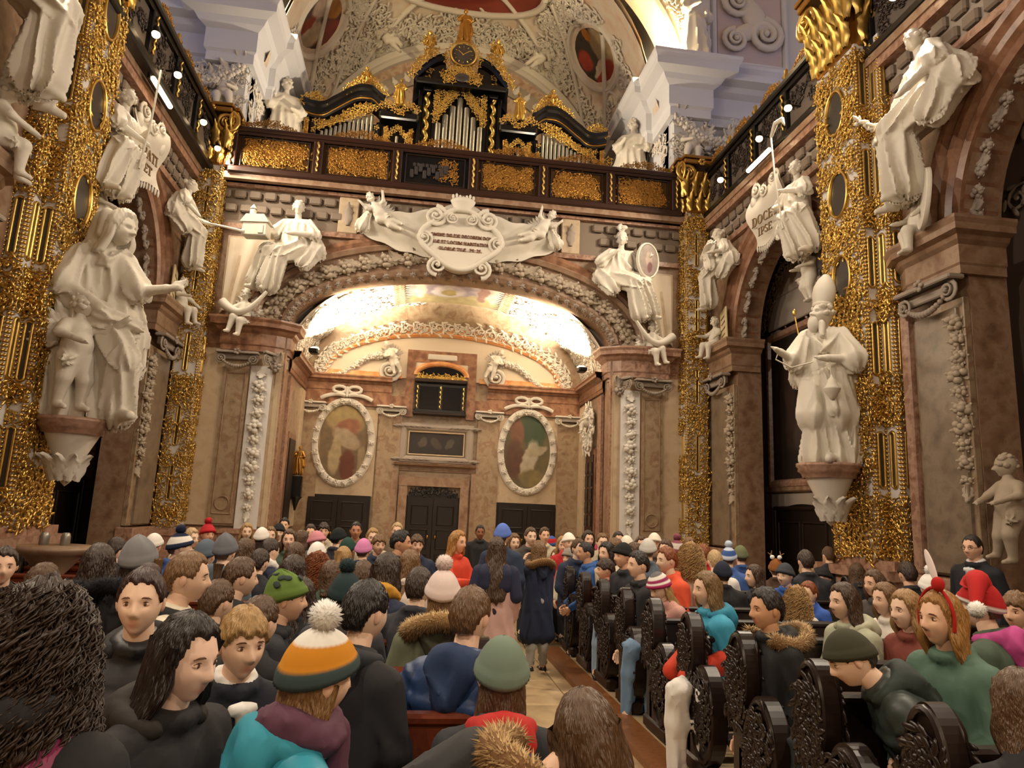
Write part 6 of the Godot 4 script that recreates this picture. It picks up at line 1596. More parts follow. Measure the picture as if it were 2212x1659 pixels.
	# side walls
	for s: float in [-1.0, 1.0]:
		var X := CX + s * 5.98; var yw := -s * PI / 2; var sd := "left" if s < 0 else "right"
		var zk := 0.0 if s > 0 else 0.15
		# far arch, far spandrel
		t = figure("seated_figure", "white seated figure %s on the far side of the %s arch" % ["blowing a thin trumpet" if s < 0 else "holding a bundle of cloth", sd], "statue", lady_g(-s, {"yaw": -s * 0.4, "l": [V(0.30, 0.22, 0.2), V(0.30, 0.14, 0.45)], "sd": 11}), V(X, 7.45, -14.35 - zk), yw, 1.15, null, s * 0.12)
		if s < 0:
			g = G.new(); g.tube(P3([0.1, 0.05, 0.5, 0.35, 0.12, 0.85, 0.62, 0.2, 1.15]), PackedFloat32Array([0.02, 0.025, 0.03]), 6); g.ell(V(0.63, 0.2, 1.17), V(0.05, 0.05, 0.05)); part("trumpet", g.mesh(), M.statue, t)
		else: part("folded_cloth", putto_cloth().mesh(), M.statue, t, at(0.1, 0.2, 0.5))
		# far arch, near spandrel
		t = figure("seated_figure", "white seated figure with %s on the near side of the %s arch" % ["a tall thin spear" if s < 0 else "a sickle-topped staff", sd], "statue", lady_g(s, {"yaw": s * 0.7, "l": [V(0.32, 0.26, 0.2), V(0.12, 0.30, 0.38)], "r": [V(-0.32, 0.24, 0.2), V(-0.1, 0.12, 0.42)], "sd": 13}), V(X, 7.30, -11.15 - zk), yw, 1.25, null, -s * 0.1)
		g = G.new(); g.tube(P3([0.35 * s, -0.4, 0.62, 0.0, 0.6, 0.6, -0.3 * s, 1.55, 0.55]), PackedFloat32Array([0.018]), 5)
		if s > 0: g.tube(P3([-0.3, 1.55, 0.55, -0.15, 1.75, 0.55, 0.1, 1.72, 0.55, 0.2, 1.55, 0.55]), PackedFloat32Array([0.03, 0.05, 0.04, 0.01]), 6)
		part("staff", g.mesh(), M.statue, t)
		t = figure("stucco_banner", "white stucco cloth banner with scrolls hung on the %s arch keystone" % sd, "banner", banner_g(), V(CX + s * 6.06, 7.95, -12.45 - zk), yw + s * 0.12, 0.82)
		if s > 0: lettering(t, "DOCET", V(0.0, -0.12, 0.20), 0.26, M.ink); lettering(t, "IPSE", V(0.0, -0.38, 0.19), 0.22, M.ink)
		else: lettering(t, "PATI", V(0.0, -0.10, 0.20), 0.24, M.ink); lettering(t, "ET", V(0.0, -0.36, 0.19), 0.22, M.ink)
		# putto with the written tablet on the far pier
		t = figure("putto_statue", "white putto holding up a written tablet at the foot of the far %s arch" % sd, "statue", putto_g(-s, {"yaw": s * 0.7, "r": [V(-0.22, 0.22, 0.1), V(-0.2, 0.2, 0.26)], "l": [V(0.22, 0.22, 0.1), V(0.24, 0.12, 0.22)], "wings": false, "sd": 15}), V(X, 5.80, -15.05 - zk * 2.0), yw + s * 0.3, 1.05)
		g = G.new(); g.bbox(V(0, 0, 0), V(0.52, 0.82, 0.04), 0.01); var tb := part("tablet", g.mesh(), M.parchment, t, Transform3D(Basis(Vector3.UP, -s * 0.5) * Basis(Vector3.BACK, s * 0.1), V(s * 0.42, 0.32, 0.12)))
		script_lines(tb, 4, 0.4, 0.22, 0.14, 0.024)
		# near arch, far spandrel: large seated figure, putto below
		t = figure("seated_figure", "large white seated woman %s of the near %s arch" % ["with bare feet on the slope" if s < 0 else "holding a flower sheaf on the slope", sd], "statue", lady_g(-s, {"yaw": s * 0.6, "l": [V(0.30, 0.2, 0.2), V(0.24, -0.02, 0.42)], "r": [V(-0.30, 0.2, 0.2), V(-0.34, -0.04, 0.40)], "sd": 17}), V(X, 7.42 if s > 0 else 7.85, -7.70 if s > 0 else -7.95), yw - s * 0.25, 1.55 if s > 0 else 1.7, null, s * 0.15)
		g = G.new()
		for k in 9: g.ell(V(-0.6 + 0.04 * (k % 3), 0.10 + 0.05 * (k / 3), 0.7 + 0.03 * k), V(0.09, 0.035, 0.03), 6, 4, Basis(Vector3.BACK, k * 0.5) * Basis(Vector3.UP, k * 0.9))
		if s > 0: part("flower_sheaf", g.mesh(), M.statue, t)
		t = figure("putto_statue", "white %s sitting on the near %s pier" % ["winged putto looking down" if s < 0 else "putto with a big round shield", sd], "statue", putto_g(-s if s < 0 else s, {"yaw": -s * 0.5 if s > 0 else 0.7, "pitch": 0.3, "k1": V(-s * 0.04, -0.06, 0.2), "k2": V(s * 0.08, -0.04, 0.22), "l": [V(0.22, 0.2, 0.1), V(0.28, 0.12, 0.2)], "wings": s < 0, "sd": 19}), V(X, 5.95 if s < 0 else 5.86, -8.55 if s < 0 else -8.30), yw + (0.5 if s < 0 else -0.2), 1.22 if s < 0 else 1.08)
		if s > 0:
			var sh := part("round_shield", oval_disc(0.34, 0.40, 0.05, 28).mesh(), M.statue, t, Transform3D(Basis(Vector3.UP, -0.3) * Basis(Vector3.RIGHT, -0.1), V(0.44, 0.26, 0.14)))
			g = G.new(); oval_ring(g, Transform3D(), 0.32, 0.38, ring_profile(0.04, 0.05), 28); part("shield_rim", g.mesh(), M.statue, sh)
		# small putto beside the tall pilaster
		figure("putto_statue", "small white putto standing beside the %s gilded pillar inside the arch" % sd, "statue", putto_g(s, {"k1": V(0.06, -0.22, 0.06), "k2": V(-0.07, -0.2, 0.1), "f1": V(0.08, -0.45, 0.02), "f2": V(-0.06, -0.44, 0.0), "yaw": s * 0.6, "wings": false, "sd": 23}), V(X - s * 0.05, 6.10, -11.0 - zk), yw, 0.95)
	# relief putto low on the right wall
	figure("putto_relief", "white stucco putto relief low on the wall beside the man in the dark coat", "relief", putto_g(-1.0, {"k1": V(-0.10, -0.22, 0.06), "k2": V(0.06, -0.2, 0.1), "f1": V(-0.18, -0.42, 0.04), "f2": V(0.02, -0.46, 0.04), "yaw": -0.8, "wings": false, "sd": 27}), V(WR - 0.06, 2.0, -7.38), -PI / 2, 1.1, M.garland)
	# gilt statues on the organ
	figure("gilt_statue", "gilded standing figure on top of the organ clock", "statue", gilt_g(1.0), V(0.58, 14.55, -17.5), 0.0, 0.60, M.gold_dull)
	for s: float in [-1.0, 1.0]:
		figure("gilt_statue", "gilded angel on the %s small organ tower" % ("left" if s < 0 else "right"), "statue", gilt_g(s), V(0.58 + s * 1.62, 12.42, -17.5), 0.0, 0.46, M.gold)
		figure("gilt_statue", "small gilded putto on the crest of the %s organ wing" % ("left" if s < 0 else "right"), "statue", putto_g(s, {"sd": 31}), V(0.58 + s * 2.55, 13.06, -17.48), 0.0, 0.55, M.gold)
		figure("gilt_statue", "small gilded putto on the %s shoulder of the organ gable" % ("left" if s < 0 else "right"), "statue", putto_g(s, {"sd": 33}), V(0.58 + s * 0.95, 14.35, -17.48), 0.0, 0.6, M.gold)
		figure("corner_statue", "white robed statue in the corner %s of the organ" % ("left" if s < 0 else "right"), "statue", gilt_g(-s), V(0.73 + s * 4.75, 10.4, -17.6), -s * 0.4, 1.45)
		figure("reclining_putto", "white stucco putto stretched out on the vault %s of the organ top" % ("left" if s < 0 else "right"), "statue", putto_g(s, {"sd": 35, "k1": V(0.1, -0.2, 0.1), "k2": V(-0.05, -0.22, 0.05)}), V(0.73 + s * 2.45, 16.55, -20.6), 0.0, 1.15, M.stucco, -s * 0.9)
		figure("frieze_putto", "white stucco putto in the corner frieze above the %s gilded capital" % ("left" if s < 0 else "right"), "statue", putto_g(-s, {"sd": 37, "yaw": 0.3}), V(0.73 + s * 5.75, 11.05, -15.85), 0.0, 1.3, M.stucco, 0.0)
		figure("cornice_statue", "white figure standing on the high cornice by the %s lamp" % ("left" if s < 0 else "right"), "statue", gilt_g(s), V(0.73 + s * 5.75, 13.4, -15.62), s * 0.3, 1.3, M.stucco)
		figure("reclining_putto", "stucco putto lying on the scroll of the lunette %s of the oratory window" % ("left" if s < 0 else "right"), "statue", putto_g(s, {"sd": 39, "k1": V(s * 0.12, -0.18, 0.1), "k2": V(-s * 0.04, -0.2, 0.12)}), V(0.6 + s * 1.35, 5.72, -18.85), 0.0, 0.85, M.stucco, -s * 0.5)
		# scroll and garland of the lunette
		t = thing("stucco_garland", "fruit garland with a rolled scroll in the lunette %s of the oratory window" % ("left" if s < 0 else "right"), "garland", V(0.6 + s * 1.45, 5.4, -18.96))
		g = G.new(); volute(g, V(0, 0, 0.06), 0.30, s, 0.1, 2.4); part("scroll", g.mesh(), M.stucco, t)
		for k in 13: part("garland_leaf", S.cluster[k % 3], M.stucco, t, Transform3D(Basis(Vector3.BACK, k * 1.4).scaled(Vector3.ONE * (1.0 - 0.03 * k)), V(s * (0.25 + 0.105 * k), 0.42 - 0.05 * k + 0.08 * sin(k * 0.5), 0.02)))
	for k in 14:
		pass
	# grouped relief above the passage door on the right
	t = thing("stucco_cartouche", "pale stucco cluster of scrolls above the glazed side door", "relief", V(4.46, 4.0, -17.6), -PI / 2)
	for k in 12: part("scroll", S.scroll[k % 3], M.stucco, t, Transform3D(Basis(Vector3.BACK, k * 0.9).scaled(Vector3.ONE * 2.0), V(cos(k * 0.52) * 0.38, sin(k * 0.52) * 0.42, 0.05)))
	part("putto", putto_g(1.0, {"sd": 41}).mesh(), M.stucco, t, at(0.1, 0.1, 0.12, 0.0, 0.7))
	# gilded lamp angel by the dark column on the left of the passage
	t = thing("candle_bracket", "small gilded angel bracket on a black column in the left of the passage", "bracket", V(-2.9, 2.05, -18.3))
	g = G.new(); g.bbox(V(0, 0.15, 0), V(0.26, 0.55, 0.24), 0.03); g.lathe(P2([0.02, -0.45, 0.09, -0.2, 0.16, -0.12, 0.12, -0.1]), 10); part("column", g.mesh(), M.black, t)
	part("angel", gilt_g(1.0).mesh(), M.gold_dull, t, at(0, 0.45, 0, 0.0, 0.42))
func console_thing(p: Vector3, label: String):
	var t := thing("statue_console", label, "console", p); console(t, 0.46)
func putto_cloth() -> G:
	return nets([[V(-0.2, 0, 0), V(0.2, 0.1, 0), 0.1, 0.14, 1, 0.03, 5.0], [V(0, 0, 0), V(0.1, -0.35, 0.05), 0.12, 0.1, 1, 0.03, 5.0]], 0.025, 0.03)
func gilt_g(m: float) -> G:
	if S.has("gilt%d" % int(m)): return S["gilt%d" % int(m)]
	var b := [[V(-0.07, 0.9, 0), V(-0.06, 1.25, 0), 0.14, 0.12], [V(0.07, 0.9, 0), V(0.06, 1.25, 0), 0.14, 0.12], [V(-0.14, 1.3, 0), V(0.14, 1.3, 0), 0.08, 0.08], [V(0, 1.3, 0), V(0, 1.45, 0.02), 0.06, 0.05], [V(-0.06, 0.9, 0), V(-0.12, 0.08, 0.02), 0.18, 0.19, 1, 0.03, 7.0], [V(0.06, 0.9, 0), V(0.12, 0.08, 0.08), 0.18, 0.17, 1, 0.03, 7.0], [V(m * 0.16, 1.25, -0.05), V(m * 0.26, 0.5, -0.02), 0.09, 0.15, 1, 0.025, 6.0]]
	arm(b, V(0.18, 1.3, 0), V(0.28, 1.05, 0.1), V(0.12, 1.0, 0.24), 0.06, 1.2); arm(b, V(-0.18, 1.3, 0), V(-0.28, 1.08, 0.1), V(-0.16, 1.12, 0.26), 0.06, 1.2)
	var g := nets(b, 0.032, 0.035); place_head(g, V(0, 1.56, 0.03), m * 0.3, 0.1, 1.05, 2)
	S["gilt%d" % int(m)] = g
	return g
func cartouche():
	var t := thing("inscription_cartouche", "large white crowned cartouche with Latin letters and draped cloth held by two putti", "cartouche", V(0.72, 8.2, ZW + 0.16))
	# shield body with raised rim
	var pl := PackedVector2Array()
	for k in 40:
		var a := TAU * k / 40.0; var r := 1.0 + 0.08 * cos(4.0 * a)
		pl.append(Vector2(cos(a) * 0.92 * r, sin(a) * 0.72 * r - 0.18))
	var g := G.new(); g.extrude(pl, 0.0, 0.22); part("shield", g.mesh(), M.statue, t)
	var rim := PackedVector3Array()
	for q in pl: rim.append(V(q.x * 0.96, -0.18 + (q.y + 0.18) * 0.96, 0.24))
	rim.append(rim[0]); rim.append(rim[1])
	g = G.new(); g.tube(rim, PackedFloat32Array([0.07]), 7); part("rim", g.mesh(), M.statue, t)
	for m: float in [-1.0, 1.0]:
		scroll_part(t, V(m * 0.62, 0.34, 0.24), 0.26, m, M.statue, PI / 2); scroll_part(t, V(m * 0.86, -0.22, 0.22), 0.20, -m, M.statue, -PI / 2); scroll_part(t, V(m * 0.52, -0.86, 0.2), 0.22, m, M.statue, -PI / 2); scroll_part(t, V(m * 0.22, 0.30, 0.28), 0.14, -m, M.statue, PI / 2)
	# crown
	g = G.new(); g.lathe(P2([0.0, 0.48, 0.18, 0.48, 0.22, 0.54, 0.20, 0.60, 0.28, 0.72, 0.30, 0.78, 0.22, 0.84, 0.0, 0.86]), 20, Transform3D(Basis().scaled(V(1, 1, 0.6)), V(0, 0, 0.22)))
	for k in 7: g.ell(V(-0.24 + k * 0.08, 0.86 + 0.03 * sin(k * 1.6), 0.28), V(0.035, 0.06, 0.035), 6, 5)
	part("crown", g.mesh(), M.statue, t)
	# cloth: a big draped sheet gathered at the two upper corners
	for m: float in [-1.0, 1.0]:
		var p := PackedVector3Array()
		for b in 15:
			for a in 25:
				var u := a / 24.0; var f := b / 14.0
				var top := lerpf(0.80, 0.42, u) - 0.16 * sin(PI * u); var bot := lerpf(-0.55, -0.18, u) - 0.18 * sin(PI * u)
				p.append(V(m * (0.10 + 2.22 * u), lerpf(top, bot, f) + 0.025 * sin(u * 22.0 + f * 4.0), 0.05 + 0.05 * sin(f * 11.0 + u * 3.0) + 0.05 * sin(PI * f)))
		g = G.new(); g.grid(p, 25, 15, false, m < 0)
		var q := PackedVector3Array()
		for k in p.size(): q.append(p[k] - V(0, 0, 0.04))
		g.grid(q, 25, 15, false, m > 0)
		part("draped_cloth", g.mesh(), M.statue, t)
		g = nets([[V(m * 2.10, 0.42, 0.14), V(m * 2.28, -0.02, 0.12), 0.06, 0.17, 1, 0.03, 6.0]], 0.03, 0.03); part("cloth_tail", g.mesh(), M.statue, t)
		var pu := figure("putto_statue", "white putto stretching out the cloth at the %s end of the cartouche" % ("model church" if m < 0 else "helmeted woman"), "statue", putto_g(m, {"yaw": -m * 0.2, "pitch": 0.35, "k1": V(-m * 0.16, -0.16, 0.06), "k2": V(-m * 0.08, -0.24, 0.05), "f1": V(-m * 0.34, -0.34, 0.05), "f2": V(-m * 0.26, -0.44, 0.05), "l": [V(0.20, 0.30, 0.1), V(0.24, 0.40, 0.14)], "r": [V(-0.20, 0.30, 0.1), V(-0.24, 0.40, 0.14)], "sd": 51}), V(0.72 + m * 1.86, 8.38, ZW + 0.36), 0.0, 1.05, null, -m * 0.55)
	var lines := [["DOMINE DILEXI DECOREM DOM:", 0.02], ["TUÆ ET LOCUM HABITATION:", -0.15], ["GLORIÆ TUÆ . PS: 25.", -0.31]]
	for l in lines: lettering(t, l[0], V(0, l[1] - 0.12, 0.235), 0.098, M.letter, 0.02)
# ---------------------------------------------------------------- people
var cache := {}
func fab(hex: String, rough := 0.8) -> StandardMaterial3D:
	var key := "fab" + hex + str(rough)
	if not cache.has(key):
		var m := mat(Color(hex), rough)
		cache[key] = m
	return cache[key]
func hair_mat(hex: String) -> StandardMaterial3D:
	var key := "hair" + hex
	if not cache.has(key):
		var m := mat(Color(hex), 0.42); m.specular_mode = BaseMaterial3D.SPECULAR_SCHLICK_GGX
		if not M.has("strand"): M.strand = noise_tex(73, 0.05, [Color(0.72, 0.72, 0.72), Color(0.9, 0.9, 0.9), Color(1, 1, 1), Color(0.8, 0.8, 0.8)], 256); M.strand_bump = bump_tex(74, 0.06, 8.0)
		m.albedo_texture = M.strand; bumped(m, M.strand_bump, 0.7); m.uv1_scale = Vector3(9.0, 0.45, 1.0)
		cache[key] = m
	return cache[key]
func skin(hex: String) -> StandardMaterial3D:
	var key := "skin" + hex
	if not cache.has(key):
		var m := mat(Color(hex), 0.55); m.vertex_color_use_as_albedo = true; cache[key] = m
	return cache[key]
func painted(rough := 0.9) -> StandardMaterial3D:
	if not cache.has("painted"):
		var m := mat(Color.WHITE, rough); m.vertex_color_use_as_albedo = true; cache.painted = m
	return cache.painted
func arms(kind: String) -> Array:
	# elbows and wrists, person's left (+x) first
	match kind:
		"down": return [V(0.205, 0.17, -0.03), V(0.19, -0.06, 0.08), V(-0.205, 0.17, -0.03), V(-0.19, -0.06, 0.08)]
		"reach": return [V(0.21, 0.22, 0.12), V(0.16, 0.20, 0.38), V(-0.20, 0.20, 0.02), V(-0.11, 0.08, 0.24)]
		"reach2": return [V(0.20, 0.20, 0.10), V(0.12, 0.24, 0.34), V(-0.20, 0.20, 0.12), V(-0.10, 0.22, 0.38)]
		"photo": return [V(0.20, 0.24, 0.16), V(0.09, 0.47, 0.26), V(-0.20, 0.24, 0.16), V(-0.09, 0.47, 0.26)]
		"side": return [V(0.27, 0.24, -0.02), V(0.36, 0.04, 0.10), V(-0.20, 0.18, 0.02), V(-0.10, 0.05, 0.24)]
	return [V(0.205, 0.19, 0.03), V(0.10, 0.07, 0.24), V(-0.205, 0.19, 0.03), V(-0.10, 0.07, 0.24)]
func core_g(kind: String) -> G:
	var key := "core" + kind
	if cache.has(key): return cache[key]
	var a := arms(kind)
	var b := [[V(0, 0.42, -0.01), V(0, 0.54, 0.02), 0.052, 0.046], [V(0, 0.05, 0), V(0, 0.36, -0.005), 0.055, 0.055], [V(-0.12, 0.40, 0), V(0.12, 0.40, 0), 0.04, 0.04]]
	for k in 2:
		var sx := 1.0 if k == 0 else -1.0
		b.append([V(sx * 0.145, 0.40, 0), a[k * 2], 0.035, 0.032]); b.append([a[k * 2], a[k * 2 + 1], 0.032, 0.024])
	var g := nets(b, 0.02, 0.02)
	for k in 2:
		var sx := 1.0 if k == 0 else -1.0
		if not cache.has("hand%d" % k): cache["hand%d" % k] = hand_g(0.55, sx)
		g.add(cache["hand%d" % k], bone_xf(a[k * 2], a[k * 2 + 1], V(-sx * 0.6, -0.3, 0.3) if kind != "photo" else V(-sx, 0.0, 0.2)))
	cache[key] = g
	return g
func legs_g(pose: String, r: float) -> Array:
	var b := []
	for sx: float in [-1.0, 1.0]:
		var h := V(sx * 0.075, 0.0, 0.0); var k := V(sx * 0.10, 0.02, 0.38); var f := V(sx * 0.10, -0.40, 0.36)
		if pose == "stand": k = V(sx * 0.08, -0.37, 0.02); f = V(sx * 0.085, -0.72, -0.01)
		elif pose == "stride": k = V(sx * 0.08, -0.36, 0.05 + sx * 0.06); f = V(sx * 0.085, -0.71, sx * 0.12)
		elif pose == "aisle": k = V(sx * 0.09 - 0.05, 0.03, 0.40); f = V(sx * 0.09 - 0.07, -0.42, 0.34)
		b.append([h, k, 0.085 * r, 0.062 * r, 1, 0.008, 5.0]); b.append([k, k.lerp(f, 0.4) + V(0, 0, -0.012), 0.062 * r, 0.064 * r, 1, 0.007, 5.0]); b.append([k.lerp(f, 0.4) + V(0, 0, -0.012), f, 0.062 * r, 0.048 * r, 1, 0.009, 5.0]); b.append([f + V(0, -0.02, 0), f + V(0, -0.06, 0.0), 0.042, 0.042]); b.append([f + V(0, -0.06, -0.02), f + V(sx * 0.015, -0.07, 0.13), 0.040, 0.034])
	return b
func trousers_mesh(pose: String, wide := 1.0) -> Mesh:
	var key := "trous" + pose + str(wide)
	if not cache.has(key):
		var b := []; var src := legs_g(pose, wide)
		for k in src.size():
			if k % 5 < 3: b.append(src[k])
		b.append([V(-0.06, 0.02, 0), V(0.06, 0.02, 0), 0.115, 0.115]); cache[key] = nets(b, 0.019, 0.03).mesh()
	return cache[key]
func shoe_mesh(pose: String) -> Mesh:
	var key := "shoe" + pose
	if not cache.has(key):
		var b := []; var src := legs_g(pose, 1.0)
		for k in src.size():
			if k % 5 >= 3: b.append(src[k])
		cache[key] = nets(b, 0.013, 0.02).mesh()
	return cache[key]
func jacket_mesh(kind: String, style: String) -> Mesh:
	var key := "jack" + kind + style
	if cache.has(key): return cache[key]
	var a := arms(kind); var puff := 2 if style == "puff" else 1; var am := 0.020 if style == "puff" else 0.007; var ct := 6.0 if style == "puff" else 5.0
	var b := []
	for sx: float in [-1.0, 1.0]:
		b.append([V(sx * 0.07, -0.06, 0), V(sx * 0.075, 0.34, -0.005), 0.118, 0.104, puff, am, ct])
		b.append([V(sx * 0.13, 0.385, -0.005), V(sx * 0.05, 0.43, -0.01), 0.066, 0.062])
		var e: Vector3 = a[0 if sx > 0 else 2]; var w: Vector3 = a[1 if sx > 0 else 3]
		b.append([V(sx * 0.155, 0.385, 0), e, 0.068, 0.060, puff, am * 0.7, 4.0]); b.append([e, w.lerp(e, 0.06), 0.060, 0.044, puff, am * 0.7, 4.0])
	b.append([V(0, -0.05, 0), V(0, 0.33, -0.005), 0.112, 0.100, puff, am, ct]); b.append([V(0, 0.33, 0), V(0, 0.43, -0.005), 0.090, 0.070])
	# stand-up collar
	for k in 9:
		var t := TAU * k / 9.0; var t2 := TAU * (k + 1) / 9.0
		b.append([V(sin(t) * 0.062, 0.475 - 0.015 * cos(t), cos(t) * 0.062), V(sin(t2) * 0.062, 0.475 - 0.015 * cos(t2), cos(t2) * 0.062), 0.020, 0.020])
	if style == "coat":
		for sx: float in [-1.0, 1.0]: b.append([V(sx * 0.06, 0.0, 0), V(sx * 0.085, -0.36, 0.0), 0.12, 0.135, 1, 0.008, 5.0])
	cache[key] = nets(b, 0.0135, 0.02).mesh()
	return cache[key]
func hood_mesh(style: String) -> Mesh:
	var key := "hood" + style
	if cache.has(key): return cache[key]
	var b := []; var pts := []
	for k in 11:
		var t := -2.2 + 4.4 * k / 10.0
		pts.append(V(sin(t) * 0.088, 0.462 + 0.03 * (1.0 + cos(t)) * 0.5 - 0.02 * absf(sin(t)), -cos(t) * 0.092 - 0.012))
	for k in 10: b.append([pts[k], pts[k + 1], 0.027, 0.027])
	b.append([V(-0.055, 0.43, -0.105), V(0.0, 0.33, -0.125), 0.05, 0.045, 1, 0.006, 4.0]); b.append([V(0.055, 0.43, -0.105), V(0.0, 0.33, -0.125), 0.05, 0.045, 1, 0.006, 4.0]); b.append([V(-0.04, 0.46, -0.10), V(0.04, 0.46, -0.10), 0.045, 0.045])
	if style == "up":
		b = []
		for k in 7: var az := -1.9 + 3.8 * k / 6.0; b.append([V(sin(az) * 0.085, 0.50, -cos(az) * 0.085), V(sin(az) * 0.088, 0.66, -cos(az) * 0.10), 0.05, 0.045]); b.append([V(sin(az) * 0.088, 0.66, -cos(az) * 0.10), V(sin(az) * 0.04, 0.76, -cos(az) * 0.05), 0.045, 0.04])
	cache[key] = nets(b, 0.016, 0.025).mesh()
	return cache[key]
func fur_mesh(col: String, dark: String) -> Mesh:
	var key := "fur" + col
	if not cache.has(key):
		var pts := PackedVector3Array()
		for k in 17: var t := -2.3 + 4.6 * k / 16.0; pts.append(V(sin(t) * 0.150, 0.47 + 0.03 * cos(t * 2.0), -cos(t) * 0.150 - 0.03))
		cache[key] = fur_g(pts, 0.052, 4200, Color(col), Color(dark)).mesh()
	return cache[key]
func scarf_mesh() -> Mesh:
	if not cache.has("scarf"):
		var b := []
		for k in 12: var t := TAU * k / 12.0; var t2 := TAU * (k + 1) / 12.0; b.append([V(sin(t) * 0.075, 0.49 + 0.02 * sin(t * 2.0), cos(t) * 0.075), V(sin(t2) * 0.075, 0.49 + 0.02 * sin(t2 * 2.0), cos(t2) * 0.075), 0.042, 0.042, 1, 0.006, 5.0])
		b.append([V(0.04, 0.46, 0.10), V(0.05, 0.24, 0.13), 0.05, 0.045, 1, 0.006, 4.0]); cache.scarf = nets(b, 0.014, 0.02).mesh()
	return cache.scarf
func hair_mesh(style: String) -> Mesh:
	var key := "hairm" + style
	if cache.has(key): return cache[key]
	var g := G.new()
	match style:
		"boy": g = cap_g("boy", 0.016, 0.012, 2)
		"short": g = cap_g("short", 0.013, 0.010, 3)
		"crop": g = cap_g("short", 0.006, 0.003, 4)
		"tied": g = cap_g("short", 0.010, 0.003, 5); g.ell(V(0, 0.10, -0.07), V(0.045, 0.04, 0.045), 12, 8)
		"tail": g = cap_g("short", 0.011, 0.003, 6); g.add(fall_g(0.24, 0.5, -0.055, 0.006, 3), Transform3D(Basis(), V(0, 0.03, -0.05)))
		"long": g = cap_g("long", 0.013, 0.006, 7); g.add(fall_g(0.34, 2.0, 0.03, 0.006, 1))
		"bob": g = cap_g("long", 0.016, 0.010, 9); g.add(fall_g(0.17, 2.05, 0.012, 0.006, 2))
		"vlong": g = cap_g("long", 0.014, 0.006, 8); g.add(fall_g(0.52, 2.05, 0.05, 0.008, 4))
		"under": g.add(fall_g(0.32, 1.75, 0.02, 0.006, 5), Transform3D(Basis().scaled(V(0.90, 1.0, 0.88)), V(0, -0.05, 0)))
		"curly":
			g = cap_g("long", 0.035, 0.03, 10); g.add(fall_g(0.22, 2.0, 0.06, 0.018, 6)); rng.seed = 17
			for k in 1500:
				var az := rng.randf_range(0.9, TAU - 0.9); var y := rng.randf_range(-0.16, 0.15); var rr := 0.122 * sqrt(maxf(0.08, 1.0 - pow(maxf(y, 0.0) / 0.165, 2))) + 0.02 * smoothstep(0.0, -0.15, y)
				var pts := PackedVector3Array(); var ph := rng.randf() * TAU; var wv := rng.randf_range(0.004, 0.016); var fq := rng.randf_range(0.8, 1.9)
				for j in 8: pts.append(V(sin(az) * (rr + 0.003 * j) + wv * cos(j * fq + ph), y - 0.011 * j, cos(az) * (rr + 0.003 * j) - 0.012 + wv * sin(j * fq + ph)))
				g.tube(pts, PackedFloat32Array([0.001, 0.0030, 0.0038, 0.0038, 0.0034, 0.003, 0.002, 0.001]), 3)
	cache[key] = g.mesh()
	return cache[key]
func hat_part(parent: Node3D, spec: String, xf: Transform3D):
	# "kind:colour[,colour...]"
	var q := spec.split(":"); var cols := q[1].split(",")
	var bands := [[0.0, Color(cols[0])]]
	if cols.size() == 2: bands.append([0.24, Color(cols[1])])
	elif cols.size() == 3: bands = [[0.0, Color(cols[0])], [0.22, Color(cols[1])], [0.52, Color(cols[2])]]
	elif cols.size() == 5: bands = [[0.0, Color(cols[0])], [0.16, Color(cols[1])], [0.30, Color(cols[2])], [0.42, Color(cols[3])], [0.62, Color(cols[4])]]
	if not cache.has(spec):
		match q[0]:
			"knit", "pom": cache[spec] = beanie_g(0.004, 0.015, bands, 0.014).mesh()
			"slouch": cache[spec] = beanie_g(0.0006, 0.05, bands, 0.012).mesh()
			"santa":
				var g := beanie_g(0.0, 0.02, [[0.0, Color("e8e2da")], [0.14, Color(cols[0])]], 0.02); var pts := PackedVector3Array(); var rad := PackedFloat32Array()
				for k in 10: var t := k / 9.0; pts.append(V(0.20 * t * t + 0.02, 0.11 + 0.07 * sin(t * 2.6) - 0.16 * t * t, -0.05 * t)); rad.append(lerpf(0.085, 0.025, t))
				g.tint = Color(cols[0]).srgb_to_linear(); g.tube(pts, rad, 12); cache[spec] = g.mesh()
			_: cache[spec] = beanie_g(0.0008, 0.008, bands, 0.011).mesh()
	var h := part("hat", cache[spec], painted(), parent, xf)
	if q[0] in ["pom", "santa"]:
		var pc: String = q[2] if q.size() > 2 else cols[cols.size() - 1]
		if not cache.has("pompon" + pc): cache["pompon" + pc] = pompon_g(0.048, Color(pc)).mesh()
		part("pompon", cache["pompon" + pc], painted(), h, Transform3D(Basis(), V(0, 0.168, -0.02) if q[0] == "pom" else V(0.225, 0.0, -0.06)))
